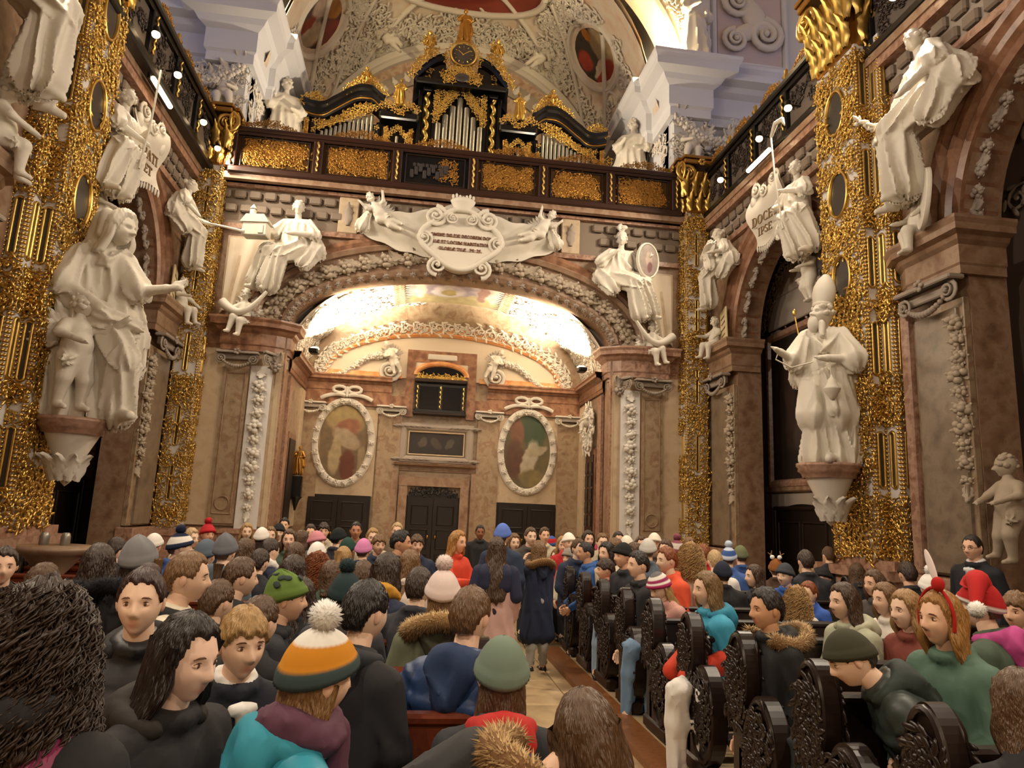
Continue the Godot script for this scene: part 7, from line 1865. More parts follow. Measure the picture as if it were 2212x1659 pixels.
func person(p: Vector3, yaw: float, hair: String, hat: String, jacket: String, opt: Dictionary, label: String, group := "") -> Node3D:
	# p = middle of the head; yaw in degrees: 0 looks to the altar, 90 to the right-hand wall, 180 to the organ
	var pose: String = opt.get("pose", "sit"); var kind: String = opt.get("arm", "lap" if pose == "sit" else "down")
	var lean: float = opt.get("lean", 0.08 if pose == "sit" else 0.0)
	var seat: float = opt.get("seat", 0.56); var by: float = deg_to_rad(opt.get("body", yaw)); var ground: float = opt.get("ground", 0.06)
	var s := 1.0
	if pose in ["sit", "aisle"]: s = clampf((p.y - seat) / (0.605 * cos(lean)), 0.80, 1.22)
	else: s = (p.y - ground) / 1.385
	var hs: float = opt.get("head", lerpf(1.0, s, 0.35))
	var rot: Basis = Basis(Vector3.UP, by) * Basis(Vector3.BACK, opt.get("tilt", 0.0)) * Basis(Vector3.RIGHT, lean)
	var pel := p - rot * V(0, 0.605, 0.03) * s
	var t := thing("person", label, "person", V(pel.x, ground, pel.z), 0.0, group)
	var o := t.position
	var U := Transform3D(rot.scaled(Vector3.ONE) * Basis().scaled(Vector3.ONE * s), pel - o)
	var ly: float = deg_to_rad(opt.get("legs", 0.0 if pose == "sit" else rad_to_deg(by)))
	var Lx := Transform3D(Basis(Vector3.UP, ly).scaled(Vector3.ONE * s), pel - o)
	var H := Transform3D((Basis(Vector3.UP, deg_to_rad(yaw)) * Basis(Vector3.RIGHT, opt.get("pitch", 0.05)) * Basis(Vector3.BACK, opt.get("roll", 0.0))).scaled(Vector3.ONE * hs), p - o)
	var g := G.new(); g.add(core_g(kind), U); g.add(S.head_hi if opt.get("hi", false) else S.head_mid, H)
	if not cache.has("legcore" + pose): cache["legcore" + pose] = nets(legs_g(pose, 0.75), 0.024, 0.02)
	g.add(cache["legcore" + pose], Lx)
	part("body", g.mesh(), skin(opt.get("skin", "dca887")), t)
	var jq := jacket.split(":")
	part("jacket", jacket_mesh(kind, jq[1] if jq.size() > 1 else "plain"), fab(jq[0], 0.5 if jq.size() > 1 and jq[1] == "puff" else 0.8), t, U)
	part("trousers", trousers_mesh(pose, opt.get("wide", 1.0)), fab(opt.get("pants", "23252c")), t, Lx)
	part("shoes", shoe_mesh(pose), fab(opt.get("shoes", "1c1b1b"), 0.5), t, Lx)
	var hq := hair.split(":")
	if hat != "" and hq[0] in ["long", "vlong", "curly", "tail", "bob"]: hq[0] = "under"
	elif hat != "" and hq[0] != "under": hq[0] = "crop"
	part("hair", hair_mesh(hq[0]), hair_mat(hq[1]), t, H)
	if hat != "": hat_part(t, hat, H)
	if opt.has("hood"): part("hood", hood_mesh("down"), fab(opt.hood), t, U)
	if opt.has("fur"): part("fur_trim", fur_mesh(opt.fur, opt.get("fur2", "4a3a28")), painted(), t, U)
	if opt.has("scarf"): part("scarf", scarf_mesh(), fab(opt.scarf), t, U)
	for e in opt.get("extra", []): e.call(t, U, H)
	return t
# ---------------------------------------------------------------- clothing details
func torso_mesh(key: String, y0: float, y1: float, grow: float) -> Mesh:
	if not cache.has(key):
		var b := []
		for sx: float in [-1.0, 1.0]: b.append([V(sx * 0.07, y0, 0), V(sx * 0.074, y1, -0.005), 0.116 + grow, 0.106 + grow])
		cache[key] = nets(b, 0.0165, 0.03).mesh()
	return cache[key]
func sleeve_mesh(kind: String, f0: float, f1: float, upper: bool, grow: float) -> Mesh:
	var key := "sl%s%s%s%s%s" % [kind, f0, f1, upper, grow]
	if not cache.has(key):
		var a := arms(kind); var b := []
		for sx: float in [-1.0, 1.0]:
			var e: Vector3 = a[0 if sx > 0 else 2]; var w: Vector3 = a[1 if sx > 0 else 3]; var sh := V(sx * 0.155, 0.385, 0)
			if upper: b.append([sh.lerp(e, f0), sh.lerp(e, f1), 0.068 + grow, 0.062 + grow])
			else: b.append([e.lerp(w, f0), e.lerp(w, f1), 0.060 + grow, 0.048 + grow])
		cache[key] = nets(b, 0.015, 0.02).mesh()
	return cache[key]
func x_emblem(t: Node3D, U: Transform3D, _H: Transform3D):
	part("sleeves", sleeve_mesh("lap", 0.0, 1.0, true, 0.012), fab("17161a"), t, U)
	var g := G.new(); var pts := PackedVector3Array()
	for k in 16: var a := TAU * k / 15.0; pts.append(V(cos(a) * 0.013, sin(a * 2.0) * 0.010 + 0.006, 0.0))
	g.tube(pts, PackedFloat32Array([0.0016]), 4); g.bbox(V(0, -0.016, 0), V(0.028, 0.006, 0.002), 0.001)
	part("emblem", g.mesh(), fab("d8c8d0"), t, U * Transform3D(Basis(), V(-0.085, 0.20, -0.135)))
func x_hatprint(t: Node3D, _U: Transform3D, H: Transform3D):
	var g := G.new()
	for k in 8:
		var a := 0.55 + k * 0.075; g.bbox(V(sin(a) * 0.103, 0.012, cos(a) * 0.126), V(0.006, 0.016 - 0.005 * (k % 2), 0.003), 0.001, Basis(Vector3.UP, a))
	part("hat_lettering", g.mesh(), fab("d8d4cc"), t, H)
func x_camo(t: Node3D, _U: Transform3D, H: Transform3D):
	var g := G.new(); rng.seed = 40
	for k in 13:
		var az := rng.randf() * TAU; var el := rng.randf_range(0.15, 1.1); var d := V(sin(az) * cos(el), sin(el), cos(az) * cos(el))
		var q := V(d.x * 0.095, d.y * 0.152, d.z * 0.118 - 0.012); var z := d; var x := Vector3.UP.cross(z).normalized()
		g.ell(q, V(0.026, 0.018, 0.006), 7, 4, Basis(x, z.cross(x), z) * Basis(Vector3.BACK, k))
	part("camouflage_patches", g.mesh(), fab("23302e"), t, H)
func x_bands(t: Node3D, U: Transform3D, _H: Transform3D):
	part("sky_band", torso_mesh("band1", -0.08, -0.02, 0.012), fab("1f86c0", 0.5), t, U)
	part("lime_band", torso_mesh("band2", 0.06, 0.12, 0.010), fab("c4d61c", 0.5), t, U)
	part("lime_cuff", sleeve_mesh("side", 0.05, 0.40, false, 0.010), fab("c4d61c", 0.5), t, U)
	part("sky_cuff", sleeve_mesh("side", 0.55, 0.92, false, 0.012), fab("1f86c0", 0.5), t, U)
func x_vest(t: Node3D, U: Transform3D, _H: Transform3D):
	part("dark_waist", torso_mesh("waist", -0.14, 0.10, 0.014), fab("1c1b1f"), t, U)
func x_yoke(t: Node3D, U: Transform3D, _H: Transform3D):
	part("navy_sleeves", sleeve_mesh("down", 0.0, 1.0, true, 0.010), fab("1f2440"), t, U)
	part("navy_yoke", torso_mesh("yoke", 0.28, 0.36, 0.012), fab("1f2440"), t, U)
func x_redlap(t: Node3D, U: Transform3D, _H: Transform3D):
	part("red_sleeves", sleeve_mesh("lap", 0.0, 0.95, false, 0.012), fab("c83a20"), t, U)
func x_antlers(t: Node3D, _U: Transform3D, H: Transform3D):
	var g := G.new(); g.tint = Color(0.25, 0.13, 0.05)
	for s: float in [-1.0, 1.0]:
		g.tube(P3([s * 0.03, 0.12, 0, s * 0.06, 0.18, 0, s * 0.05, 0.24, 0]), PackedFloat32Array([0.012, 0.010, 0.006]), 6); g.tube(P3([s * 0.058, 0.18, 0, s * 0.10, 0.21, 0]), PackedFloat32Array([0.009, 0.005]), 6)
	g.tint = Color(0.9, 0.88, 0.84)
	for s: float in [-1.0, 1.0]: g.ell(V(s * 0.045, 0.155, 0.05), V(0.028, 0.028, 0.02), 10, 8); g.ell(V(s * 0.045, 0.155, -0.05), V(0.028, 0.028, 0.02), 10, 8)
	part("antlers", g.mesh(), painted(), t, H)
func x_headband(t: Node3D, _U: Transform3D, H: Transform3D):
	var g := G.new(); var pts := PackedVector3Array()
	for k in 17: var a := -0.3 + (PI + 0.6) * k / 16.0; pts.append(V(cos(a) * 0.097, sin(a) * 0.142, 0.030))
	g.tint = Color("b01c14").srgb_to_linear(); g.tube(pts, PackedFloat32Array([0.008]), 6); g.ell(V(0.03, 0.160, 0.04), V(0.030, 0.034, 0.028), 12, 8)
	var hb := part("headband", g.mesh(), painted(), t, H)
	g = G.new(); g.tint = Color("e6d8d4").srgb_to_linear(); g.ell(V(-0.02, 0.235, 0.02), V(0.020, 0.085, 0.010), 10, 8, Basis(Vector3.BACK, 0.35)); part("bunny_ear", g.mesh(), painted(), hb)
func x_glasses(t: Node3D, U: Transform3D, H: Transform3D):
	var g := G.new()
	for s: float in [-1.0, 1.0]:
		var pts := PackedVector3Array()
		for k in 13: pts.append(V(s * 0.033 + cos(TAU * k / 12) * 0.021, 0.002 + sin(TAU * k / 12) * 0.015, 0.096))
		g.tube(pts, PackedFloat32Array([0.0018]), 4); g.tube(P3([s * 0.054, 0.004, 0.094, s * 0.078, 0.006, 0.0]), PackedFloat32Array([0.0018]), 4)
	g.tube(P3([-0.012, 0.004, 0.097, 0.012, 0.004, 0.097]), PackedFloat32Array([0.0018]), 4); part("glasses", g.mesh(), M.metal, t, H)
	part("shirt_collar", scarf_small(), fab("d8dade"), t, U)
	g = G.new(); g.bbox(V(0, 0.34, 0.118), V(0.05, 0.20, 0.012), 0.004, Basis(Vector3.RIGHT, -0.05)); part("tie", g.mesh(), fab("8f97a8"), t, U)
func x_collar(t: Node3D, U: Transform3D, _H: Transform3D):
	part("shirt_collar", scarf_small(), fab("e8e6e2"), t, U)
func scarf_small() -> Mesh:
	if not cache.has("collar"):
		var b := []
		for k in 10: var a := TAU * k / 10.0; var a2 := TAU * (k + 1) / 10.0; b.append([V(sin(a) * 0.056, 0.50 - 0.035 * maxf(0.0, cos(a)), cos(a) * 0.056), V(sin(a2) * 0.056, 0.50 - 0.035 * maxf(0.0, cos(a2)), cos(a2) * 0.056), 0.017, 0.017])
		b.append([V(-0.03, 0.42, 0.105), V(0.03, 0.42, 0.105), 0.02, 0.02]); b.append([V(0, 0.42, 0.105), V(0, 0.30, 0.108), 0.02, 0.012]); cache.collar = nets(b, 0.012, 0.015).mesh()
	return cache.collar
# ---------------------------------------------------------------- pews
func lobe(g: G, cz: float, cy: float, rz: float, ry: float, th: float):
	# an oval board standing along the z axis, with a rounded rim
	var xf := Transform3D(Basis(Vector3(0, 0, -1), Vector3.UP, Vector3(1, 0, 0)), V(0, cy, cz))
	var p := PackedVector2Array()
	for k in 44: p.append(Vector2(cos(TAU * k / 44) * rz, sin(TAU * k / 44) * ry))
	g.extrude(p, -th * 0.5, th * 0.5, xf)
	for side: float in [-1.0, 1.0]:
		var ring := Transform3D(Basis(Vector3(0, 0, -side), Vector3.UP, Vector3(side, 0, 0)), V(side * th * 0.5, cy, cz))
		oval_ring(g, ring, rz * 0.80, ry * 0.86, P2([0, 0, 0, 0.012, 0.012, 0.022, 0.026, 0.014, 0.03, 0.0]), 28)
func pew_end_g() -> G:
	var g := G.new(); var th := 0.085
	lobe(g, -0.02, 0.80, 0.125, 0.27, th)            # tall scroll behind the sitter
	lobe(g, 0.27, 0.42, 0.19, 0.33, th * 1.05)        # lower scroll of the arm rest
	g.bbox(V(0, 0.40, -0.03), V(th * 0.9, 0.80, 0.17), 0.02)
	g.bbox(V(0, 0.24, 0.12), V(th * 0.9, 0.36, 0.34), 0.03)
	g.bbox(V(0, 0.06, 0.12), V(th * 1.3, 0.12, 0.56), 0.025)
	var pts := PackedVector3Array(); var rad := PackedFloat32Array()
	for k in 20: var t := k / 19.0; var a := 2.2 + t * 8.0; var r := 0.10 * (1.0 - t * 0.8); pts.append(V(th * 0.55, 0.93 + sin(a) * r, -0.02 - cos(a) * r)); rad.append(0.018 - 0.008 * t)
	g.tube(pts, rad, 6)
	return g
func pews():
	var end := pew_end_g().mesh(); var leafs := []
	rng.seed = 61
	for k in 46:
		var up := k % 2 == 0
		var a := rng.randf() * TAU; var r := sqrt(rng.randf()) * 0.72
		var c := V(0, 0.74 + sin(a) * r * 0.22, -0.02 + cos(a) * r * 0.09) if up else V(0, 0.42 + sin(a) * r * 0.27, 0.27 + cos(a) * r * 0.15)
		for side: float in [-1.0, 1.0]: leafs.append(Transform3D(Basis(Vector3(0, 0, -side), Vector3.UP, Vector3(side, 0, 0)) * Basis(Vector3.BACK, rng.randf() * TAU).scaled(Vector3(0.75, 0.75, 0.8)), c + V(side * 0.042, 0, 0)))
	var kerb := thing("pew_platform", "low stone platform with a brown wooden kerb under the carved pews by the aisle", "platform", V(4.3, 0, -5.6))
	var g := G.new(); g.span(V(-2.25, 0.0, -4.0), V(2.3, 0.05, 3.6)); part("deck", g.mesh(), M.slab[2], kerb)
	g = G.new(); g.span(V(-2.50, 0.0, -4.0), V(-2.25, 0.06, 3.6)); part("kerb_board", g.mesh(), M.wood_plinth, kerb)
	var n := 0
	var ord := ["first", "second", "third", "fourth", "fifth", "sixth", "seventh", "eighth", "ninth", "tenth"]
	for blk in 2:
		var zs := [-2.35, -3.18, -4.01, -4.84, -5.67, -6.5, -7.33, -8.16, -9.0] if blk == 1 else [-2.6, -3.43, -4.26, -5.09, -5.92, -6.75, -7.58, -8.4, -9.25]
		var x0: float = -4.4 if blk == 0 else 2.12; var x1: float = 0.42 if blk == 0 else 6.1
		for k in zs.size():
			var zb: float = zs[k] - (0.55 if blk == 0 else 0.35)
			var t := thing("pew", "dark carved church pew, %s row from the altar %s" % [ord[k], "on the side of the hooded statue" if blk == 0 else "on the side of the bishop statue"], "pew", V(0, 0.05, zb))
			var wd: StandardMaterial3D = M.wood_red if blk == 0 else M.wood_dark
			g = G.new(); g.bbox(V((x0 + x1) / 2, 0.55, 0.0), V(x1 - x0 - 0.1, 0.62, 0.03), 0.008); g.bbox(V((x0 + x1) / 2, 0.88, -0.01), V(x1 - x0 - 0.1, 0.05, 0.08), 0.015); part("backrest", g.mesh(), wd, t)
			g = G.new(); g.bbox(V((x0 + x1) / 2, 0.45, 0.20), V(x1 - x0 - 0.1, 0.04, 0.36), 0.012); part("seat", g.mesh(), wd, t)
			g = G.new(); g.bbox(V((x0 + x1) / 2, 0.14, -0.18), V(x1 - x0 - 0.1, 0.03, 0.14), 0.01); part("kneeler", g.mesh(), wd, t)
			var ends := [x1] if blk == 0 else [x0]
			for x in ends:
				var e := part("carved_end", end, M.wood_dark, t, Transform3D(Basis(), V(x, 0, 0)))
				multi("leaf_carving", S.scroll[k % 3], M.wood_dark, leafs, e)
			part("wall_end", end, M.wood_dark, t, Transform3D(Basis(), V(x0 if blk == 0 else x1, 0, 0)))
	# a small stone holy-water stand by the left pillar
	var st := thing("stone_stand", "small stone basin stand with two cups beside the left gilded pillar", "stand", V(-3.9, 0.0, -8.6))
	g = G.new(); g.lathe(P2([0.26, 0.0, 0.26, 0.08, 0.14, 0.14, 0.10, 0.5, 0.12, 0.9, 0.30, 1.12, 0.36, 1.16, 0.36, 1.22, 0.0, 1.22]), 20); part("basin", g.mesh(), M.tan, st)
	for k in 2: g = G.new(); g.lathe(P2([0.0, 1.22, 0.05, 1.22, 0.05, 1.32, 0.03, 1.36, 0.0, 1.36]), 12, at(-0.12 + k * 0.22, 0, 0)); part("cup", g.mesh(), M.pipe, st)
func people():
	S.head_mid = head_g(34, 26, true)
	crowd()
func crowd():
	person(V(-0.89, 1.42, -1.95), 172, "curly:3a2a1f", "", "7a1f4a:puff", {"scarf": "1c1b1f", "extra": [x_emblem], "skin": "ecc4a8"}, "person seen from behind with big curly brown hair and a magenta padded jacket")
	person(V(-1.05, 1.38, -3.09), 8, "tied:3a2420", "", "1c1b1f:puff", {"hi": true, "hood": "1c1b1f", "pitch": 0, "skin": "f0cbb0"}, "girl with tied-back hair in a black padded jacket looking straight at the altar")
	person(V(-0.67, 1.31, -2.41), 62, "vlong:241b17", "", "201d20", {"hi": true, "pitch": 0.15, "skin": "f0cdb8", "hood": "2a2420"}, "girl with very long black hair in a dark coat looking down sideways")
	person(V(-0.61, 1.26, -2.93), 32, "boy:b28d58", "", "1a1d2b", {"hi": true, "extra": [x_collar], "pitch": 0.1, "skin": "ecc4a8"}, "fair-haired boy with a white collar turning his head beside the long black hair")
	person(V(-0.25, 1.28, -2.31), 128, "under:8d6a42", "pom:3a4a4a,d08a1e,e8e4dc:e9e6e0", "2f8fa6:puff", {"arm": "reach", "body": 112, "hood": "2f8fa6", "scarf": "5a3448", "extra": [x_hatprint], "roll": 0.1, "pitch": 0.1, "skin": "f0cbb0"}, "girl in a white, ochre and grey bobble hat and turquoise jacket")
	person(V(-0.67, 1.26, -4.23), 100, "crop:5a4029", "slouch:5f7a34", "23252c", {"hood": "1c1b1f", "extra": [x_camo], "skin": "e6b99a"}, "child in a green camouflage beanie and dark jacket")
	person(V(-0.37, 1.25, -4.55), 175, "under:3a2a1f", "pom:1f3236", "3b3b42", {"hood": "4a4440", "skin": "ecc4a8"}, "child in a dark teal bobble hat and grey coat")
	person(V(-0.17, 1.34, -3.22), 140, "short:1d1613", "", "1c1b1f", {"hood": "23252c", "skin": "f0cbb0"}, "black-haired boy in a black jacket seen from behind")
	person(V(0.21, 1.30, -4.28), 178, "long:7d5c3a", "pom:e3cfc9", "6a6f58", {"fur": "d8b98a", "fur2": "8a6a40", "hood": "4a4a3a", "skin": "e6b99a"}, "child in a pale pink knitted bobble hat with a fur-edged hood")
	person(V(0.30, 1.31, -3.38), 150, "short:6b4c2e", "", "26406e:puff", {"hood": "1f3358", "arm": "side", "body": 150, "extra": [x_bands], "skin": "ecc4a8"}, "short-haired boy in a blue jacket with lime and sky-blue bands")
	person(V(0.36, 1.21, -2.66), 178, "long:5a4029", "knit:6f7f70", "23252c", {"hood": "b8231c", "skin": "f0cbb0"}, "child in a sage green beanie with a red hood")
	person(V(0.49, 1.22, -1.89), 165, "long:5a4029", "", "2a2a2c", {"fur": "c8a878", "fur2": "6b4a28", "hood": "4a4c50", "roll": -0.2, "tilt": 0.8, "arm": "down", "skin": "e6b99a"}, "person with sleek brown hair and a fur-edged grey hood seen from behind")
	person(V(-2.83, 1.27, -5.54), 30, "short:3a2a1f", "", "1c1b1f", {"skin": "ecc4a8"}, "short-haired boy at the end of the row by the gilded pillar")
	person(V(-1.96, 1.35, -4.92), 178, "long:3a2a1f", "", "e8e2da", {"fur": "1c1b1f", "fur2": "0c0b0d", "skin": "f0cbb0"}, "dark-haired person in a white coat with a black fur collar")
	person(V(-1.62, 1.40, -4.64), 172, "long:3a2a1f", "slouch:7f7f82", "1c1b1f", {"fur": "1c1b1f", "fur2": "101010", "skin": "e6b99a"}, "child in a slouching grey beanie")
	person(V(-1.16, 1.38, -4.05), 100, "tail:7d5c3a", "", "d8cdb8", {"hood": "1c1b1f", "skin": "ecc4a8"}, "girl with light brown ponytail and cream collar in profile")
	person(V(-2.39, 1.20, -5.18), 150, "bob:5a4029", "", "23252c", {"skin": "f0cbb0"}, "brown-haired child behind the big curly hair")
	person(V(-2.98, 1.23, -8.94), 170, "crop:5a4029", "knit:e6e0d6", "23252c", {"skin": "e6b99a"}, "child in a white knit hat and charcoal jacket in front of the chin-length pale blond")
	person(V(-2.31, 1.30, -7.70), 120, "crop:5a4029", "pom:1f2a44,e8e2da,1f2a44", "3a5a9a", {"skin": "ecc4a8"}, "child in a striped white bobble hat and blue jacket")
	person(V(-2.87, 1.27, -9.97), 60, "bob:c8a87a", "", "c2b59b", {"skin": "f0cbb0"}, "child with chin-length pale blond hair in a beige jacket")
	person(V(-2.80, 1.31, -10.46), 40, "crop:3a2a1f", "pom:b3202a", "1f2a44", {"skin": "e8b090"}, "child in a red bobble hat and navy jacket")
	person(V(-1.88, 1.28, -7.05), 165, "crop:3a2a1f", "knit:55616e", "3a4f7a", {"skin": "ecc4a8"}, "child in a olive knit hat and dark jacket")
	person(V(-1.62, 1.34, -6.69), 170, "short:5a4029", "slouch:6d6f76", "55616e", {"hood": "55616e", "skin": "f0cbb0"}, "child in a grey knit hat and slate blue jacket")
	person(V(-1.66, 1.28, -7.63), 150, "long:5a4029", "", "23252c", {"skin": "e6b99a"}, "child with long brown hair in a charcoal jacket in front of the dark brown ponytail")
	person(V(-1.10, 1.29, -5.01), 120, "tail:5a4029", "", "1c1b1f", {"skin": "ecc4a8"}, "child with brown ponytail in a black jacket")
	person(V(-2.54, 1.31, -11.65), 20, "bob:b28d58", "", "6b5a48", {"skin": "f0cbb0"}, "child with chin-length blond hair in a brown jacket beside the long light brown hair")
	person(V(-2.05, 1.29, -10.36), 170, "crop:3a2a1f", "knit:ece4da", "23252c", {"skin": "e6b99a"}, "child in a white knit hat and charcoal jacket beside the chin-length brown hair")
	person(V(-2.14, 1.28, -11.46), 15, "long:7d5c3a", "", "4a4440", {"skin": "ecc4a8"}, "child with long light brown hair in a dark grey jacket")
	person(V(-2.10, 1.31, -11.91), 10, "crop:1d1613", "knit:1c1b1f", "23252c", {"skin": "f0cbb0"}, "child in a black knit hat and charcoal jacket behind the long light brown hair")
	person(V(-2.29, 1.38, -13.48), 5, "short:1d1613", "", "1c1b1f", {"skin": "e6b99a"}, "child with short black hair in a black jacket")
	person(V(-1.59, 1.31, -9.80), 8, "long:5a4029", "", "46584a", {"skin": "ecc4a8"}, "child with long brown hair in a dark green jacket")
	person(V(-1.50, 1.28, -10.29), 130, "bob:5a4029", "", "6b5a48", {"skin": "f0cbb0"}, "child with chin-length brown hair in a brown jacket")
	person(V(-1.54, 1.34, -11.41), 12, "long:3a2a1f", "", "23252c", {"skin": "e6b99a"}, "child with long dark brown hair in a charcoal jacket in front of the fringed dark")
	person(V(-1.19, 1.30, -9.51), 60, "crop:3a2a1f", "knit:c9858f", "4a4440", {"skin": "ecc4a8"}, "child in a pink knit hat and dark grey jacket")
	person(V(-1.05, 1.22, -8.50), 160, "crop:3a2a1f", "knit:ece8e2", "3a5a9a", {"skin": "f0cbb0"}, "child in a white knit hat and blue jacket")
	person(V(-1.39, 1.36, -11.83), 8, "boy:3a2a1f", "", "c2b59b", {"skin": "e6b99a"}, "child with fringed dark brown hair in a beige jacket")
	person(V(-0.99, 1.33, -10.21), 150, "crop:1d1613", "knit:15161a", "23252c", {"skin": "ecc4a8"}, "child in a black knit hat and charcoal jacket beside the chin-length brown hair")
	person(V(-0.81, 1.42, -10.89), 6, "crop:1d1613", "", "6b5a48", {"skin": "b98565"}, "child with cropped black hair in a brown jacket")
	person(V(-0.77, 1.25, -9.21), 170, "long:7d5c3a", "knit:1f4038", "6b5a48", {"skin": "e6b99a"}, "child in a dark green knit hat and brown jacket")
	person(V(-0.55, 1.26, -8.83), 170, "crop:5a4029", "knit:d283b4", "1f2a44", {"skin": "ecc4a8"}, "child in a pink knit hat and navy jacket in front of the dark green knit")
	person(V(-0.54, 1.34, -10.54), 10, "bob:b28d58", "", "c2b59b", {"skin": "f0cbb0"}, "child with chin-length blond hair in a beige jacket")
	person(V(-0.41, 1.29, -9.64), 20, "boy:7d5c3a", "", "1f2a44", {"skin": "e6b99a"}, "child with fringed light brown hair in a navy jacket")
	person(V(-0.21, 1.42, -11.27), 0, "short:c8a87a", "", "6b5a48", {"skin": "ecc4a8"}, "child with short pale blond hair in a brown jacket")
	person(V(-0.10, 1.41, -8.00), 85, "short:1d1613", "", "23252c", {"skin": "d8a684"}, "child with short black hair in a charcoal jacket")
	person(V(-0.69, 1.23, -7.79), 165, "tail:b28d58", "", "46584a", {"skin": "e6b99a"}, "child with blond ponytail in a dark green jacket")
	person(V(-1.16, 1.26, -7.62), 150, "long:5a4029", "", "23252c", {"skin": "ecc4a8"}, "child with long brown hair in a charcoal jacket behind the curly ginger hair")
	person(V(-1.49, 1.27, -8.04), 140, "tail:3a2a1f", "", "1f2a44", {"scarf": "e8e2da", "skin": "f0cbb0"}, "child with dark brown ponytail in a navy jacket")
	person(V(-0.86, 1.27, -5.64), 150, "long:3a2a1f", "", "6a6f58", {"skin": "e6b99a"}, "child with long dark brown hair in a olive jacket")
	person(V(-0.88, 1.18, -7.25), 165, "curly:8d4c24", "", "1c1b1f", {"skin": "ecc4a8"}, "child with curly ginger hair in a black jacket")
	person(V(-0.36, 1.23, -5.91), 165, "short:5a4029", "", "4a4440", {"skin": "f0cbb0"}, "child with short brown hair in a dark grey jacket beside the long dark brown hair")
	person(V(-0.15, 1.33, -5.28), 140, "vlong:3a2a1f", "", "1f2a44", {"scarf": "c08a2a", "skin": "e6b99a"}, "child with very long dark brown hair in a navy jacket")
	person(V(0.01, 1.28, -6.64), 150, "long:7d5c3a", "", "d8c8bc", {"skin": "ecc4a8"}, "child with long light brown hair in a dark jacket")
	person(V(0.08, 1.27, -4.91), 160, "short:3a2a1f", "", "2b2b34", {"skin": "f0cbb0"}, "child with short dark brown hair in a dark jacket")
	person(V(-0.68, 1.19, -4.87), 160, "long:3a2a1f", "", "23252c", {"skin": "e6b99a"}, "child with long dark brown hair in a charcoal jacket beside the dark teal bobble hat")
	person(V(-1.10, 1.20, -4.48), 150, "short:5a4029", "", "1c1b1f", {"skin": "ecc4a8"}, "child with short brown hair in a black jacket behind the light brown ponytail")
	person(V(-1.43, 1.21, -7.26), 165, "short:3a2a1f", "", "23252c", {"skin": "f0cbb0"}, "child with short dark brown hair in a charcoal jacket beside the olive knit hat")
	person(V(-0.65, 1.19, -6.32), 172, "bob:5a4029", "", "46584a", {"skin": "e6b99a"}, "child with chin-length brown hair in a dark green jacket behind the long dark brown hair")
	person(V(-2.96, 1.24, -7.80), 165, "short:3a2a1f", "", "23252c", {"skin": "ecc4a8"}, "child with short dark brown hair in a charcoal jacket beside the striped white bobble hat")
	person(V(-0.72, 1.20, -3.79), 150, "short:5a4029", "", "1c1b1f", {"skin": "f0cbb0"}, "child with short brown hair in a black jacket in front of the green camouflage beanie")
	person(V(0.52, 1.44, -7.91), 48, "vlong:b07c3c", "", "d8462a", {"pose": "stand", "arm": "reach2", "ground": 0, "pants": "1c1b1f", "skin": "eab894", "extra": [x_vest]}, "woman with long wavy golden hair in an orange jacket gesturing in the aisle")
	person(V(1.05, 1.52, -8.17), 160, "crop:5a4029", "knit:5a78c8", "22304a", {"pose": "stand", "ground": 0, "arm": "down", "skin": "ecc4a8"}, "tall person in a bright blue beanie and dark blue jacket in the aisle")
	person(V(0.88, 1.41, -7.26), 172, "vlong:4a3524", "", "c9a39a:coat", {"pose": "stand", "ground": 0, "pants": "2a1c26", "extra": [x_yoke], "skin": "f0cbb0"}, "girl with very long brown hair in a pink coat with navy shoulders")
	person(V(1.54, 1.34, -8.51), 195, "bob:7d5c3a", "", "202a44:coat", {"pose": "stand", "ground": 0, "pants": "a8a49c", "fur": "c8a878", "fur2": "7a5a38", "hood": "202a44", "arm": "photo", "skin": "e6b99a"}, "girl in a long navy coat with fur hood and black boots standing in the aisle")
	person(V(1.16, 1.43, -12.01), 0, "crop:1d1613", "", "171519", {"pose": "stand", "ground": 0, "skin": "8a5a40"}, "bearded man in black standing in front of the middle door")
	person(V(1.72, 1.45, -10.21), 10, "short:5a4029", "", "4a4440", {"skin": "f0cbb0"}, "child with short brown hair in a dark grey jacket in front of the chin-length light")
	person(V(2.20, 1.43, -11.67), 5, "short:5a4029", "", "c2b59b", {"skin": "e6b99a"}, "child with short brown hair in a beige jacket")
	person(V(2.40, 1.27, -12.06), 150, "crop:5a4029", "knit:3a5a9a,b3202a,3a5a9a", "1f2a44", {"skin": "ecc4a8"}, "child in a striped red knit hat and navy jacket")
	person(V(2.32, 1.12, -11.24), -30, "long:7d5c3a", "", "9db7b0", {"skin": "f0cbb0"}, "child with long light brown hair in a mint jacket")
	person(V(2.23, 1.19, -9.93), -45, "crop:7d5c3a", "knit:8a8078", "c2b59b", {"skin": "e6b99a"}, "child in a grey knit hat and beige jacket")
	person(V(2.32, 1.38, -10.36), 10, "crop:7d5c3a", "knit:ece6da", "b3202a", {"skin": "ecc4a8"}, "child in a white knit hat and red jacket")
	person(V(2.74, 1.41, -10.05), 0, "short:7d5c3a", "", "c2b59b", {"skin": "f0cbb0"}, "child with short light brown hair in a beige jacket")
	person(V(2.85, 1.30, -10.47), 160, "crop:7d5c3a", "knit:c2456a", "1f2a44", {"skin": "e6b99a"}, "child in a pink knit hat and navy jacket behind the short light brown hair")
	person(V(2.71, 1.37, -9.26), -60, "boy:7d5c3a", "", "4a4440", {"skin": "ecc4a8"}, "child with fringed light brown hair in a dark grey jacket")
	person(V(2.97, 1.39, -9.61), 170, "crop:7d5c3a", "knit:e4dfd0", "55616e", {"skin": "f0cbb0"}, "child in a white knit hat and slate blue jacket")
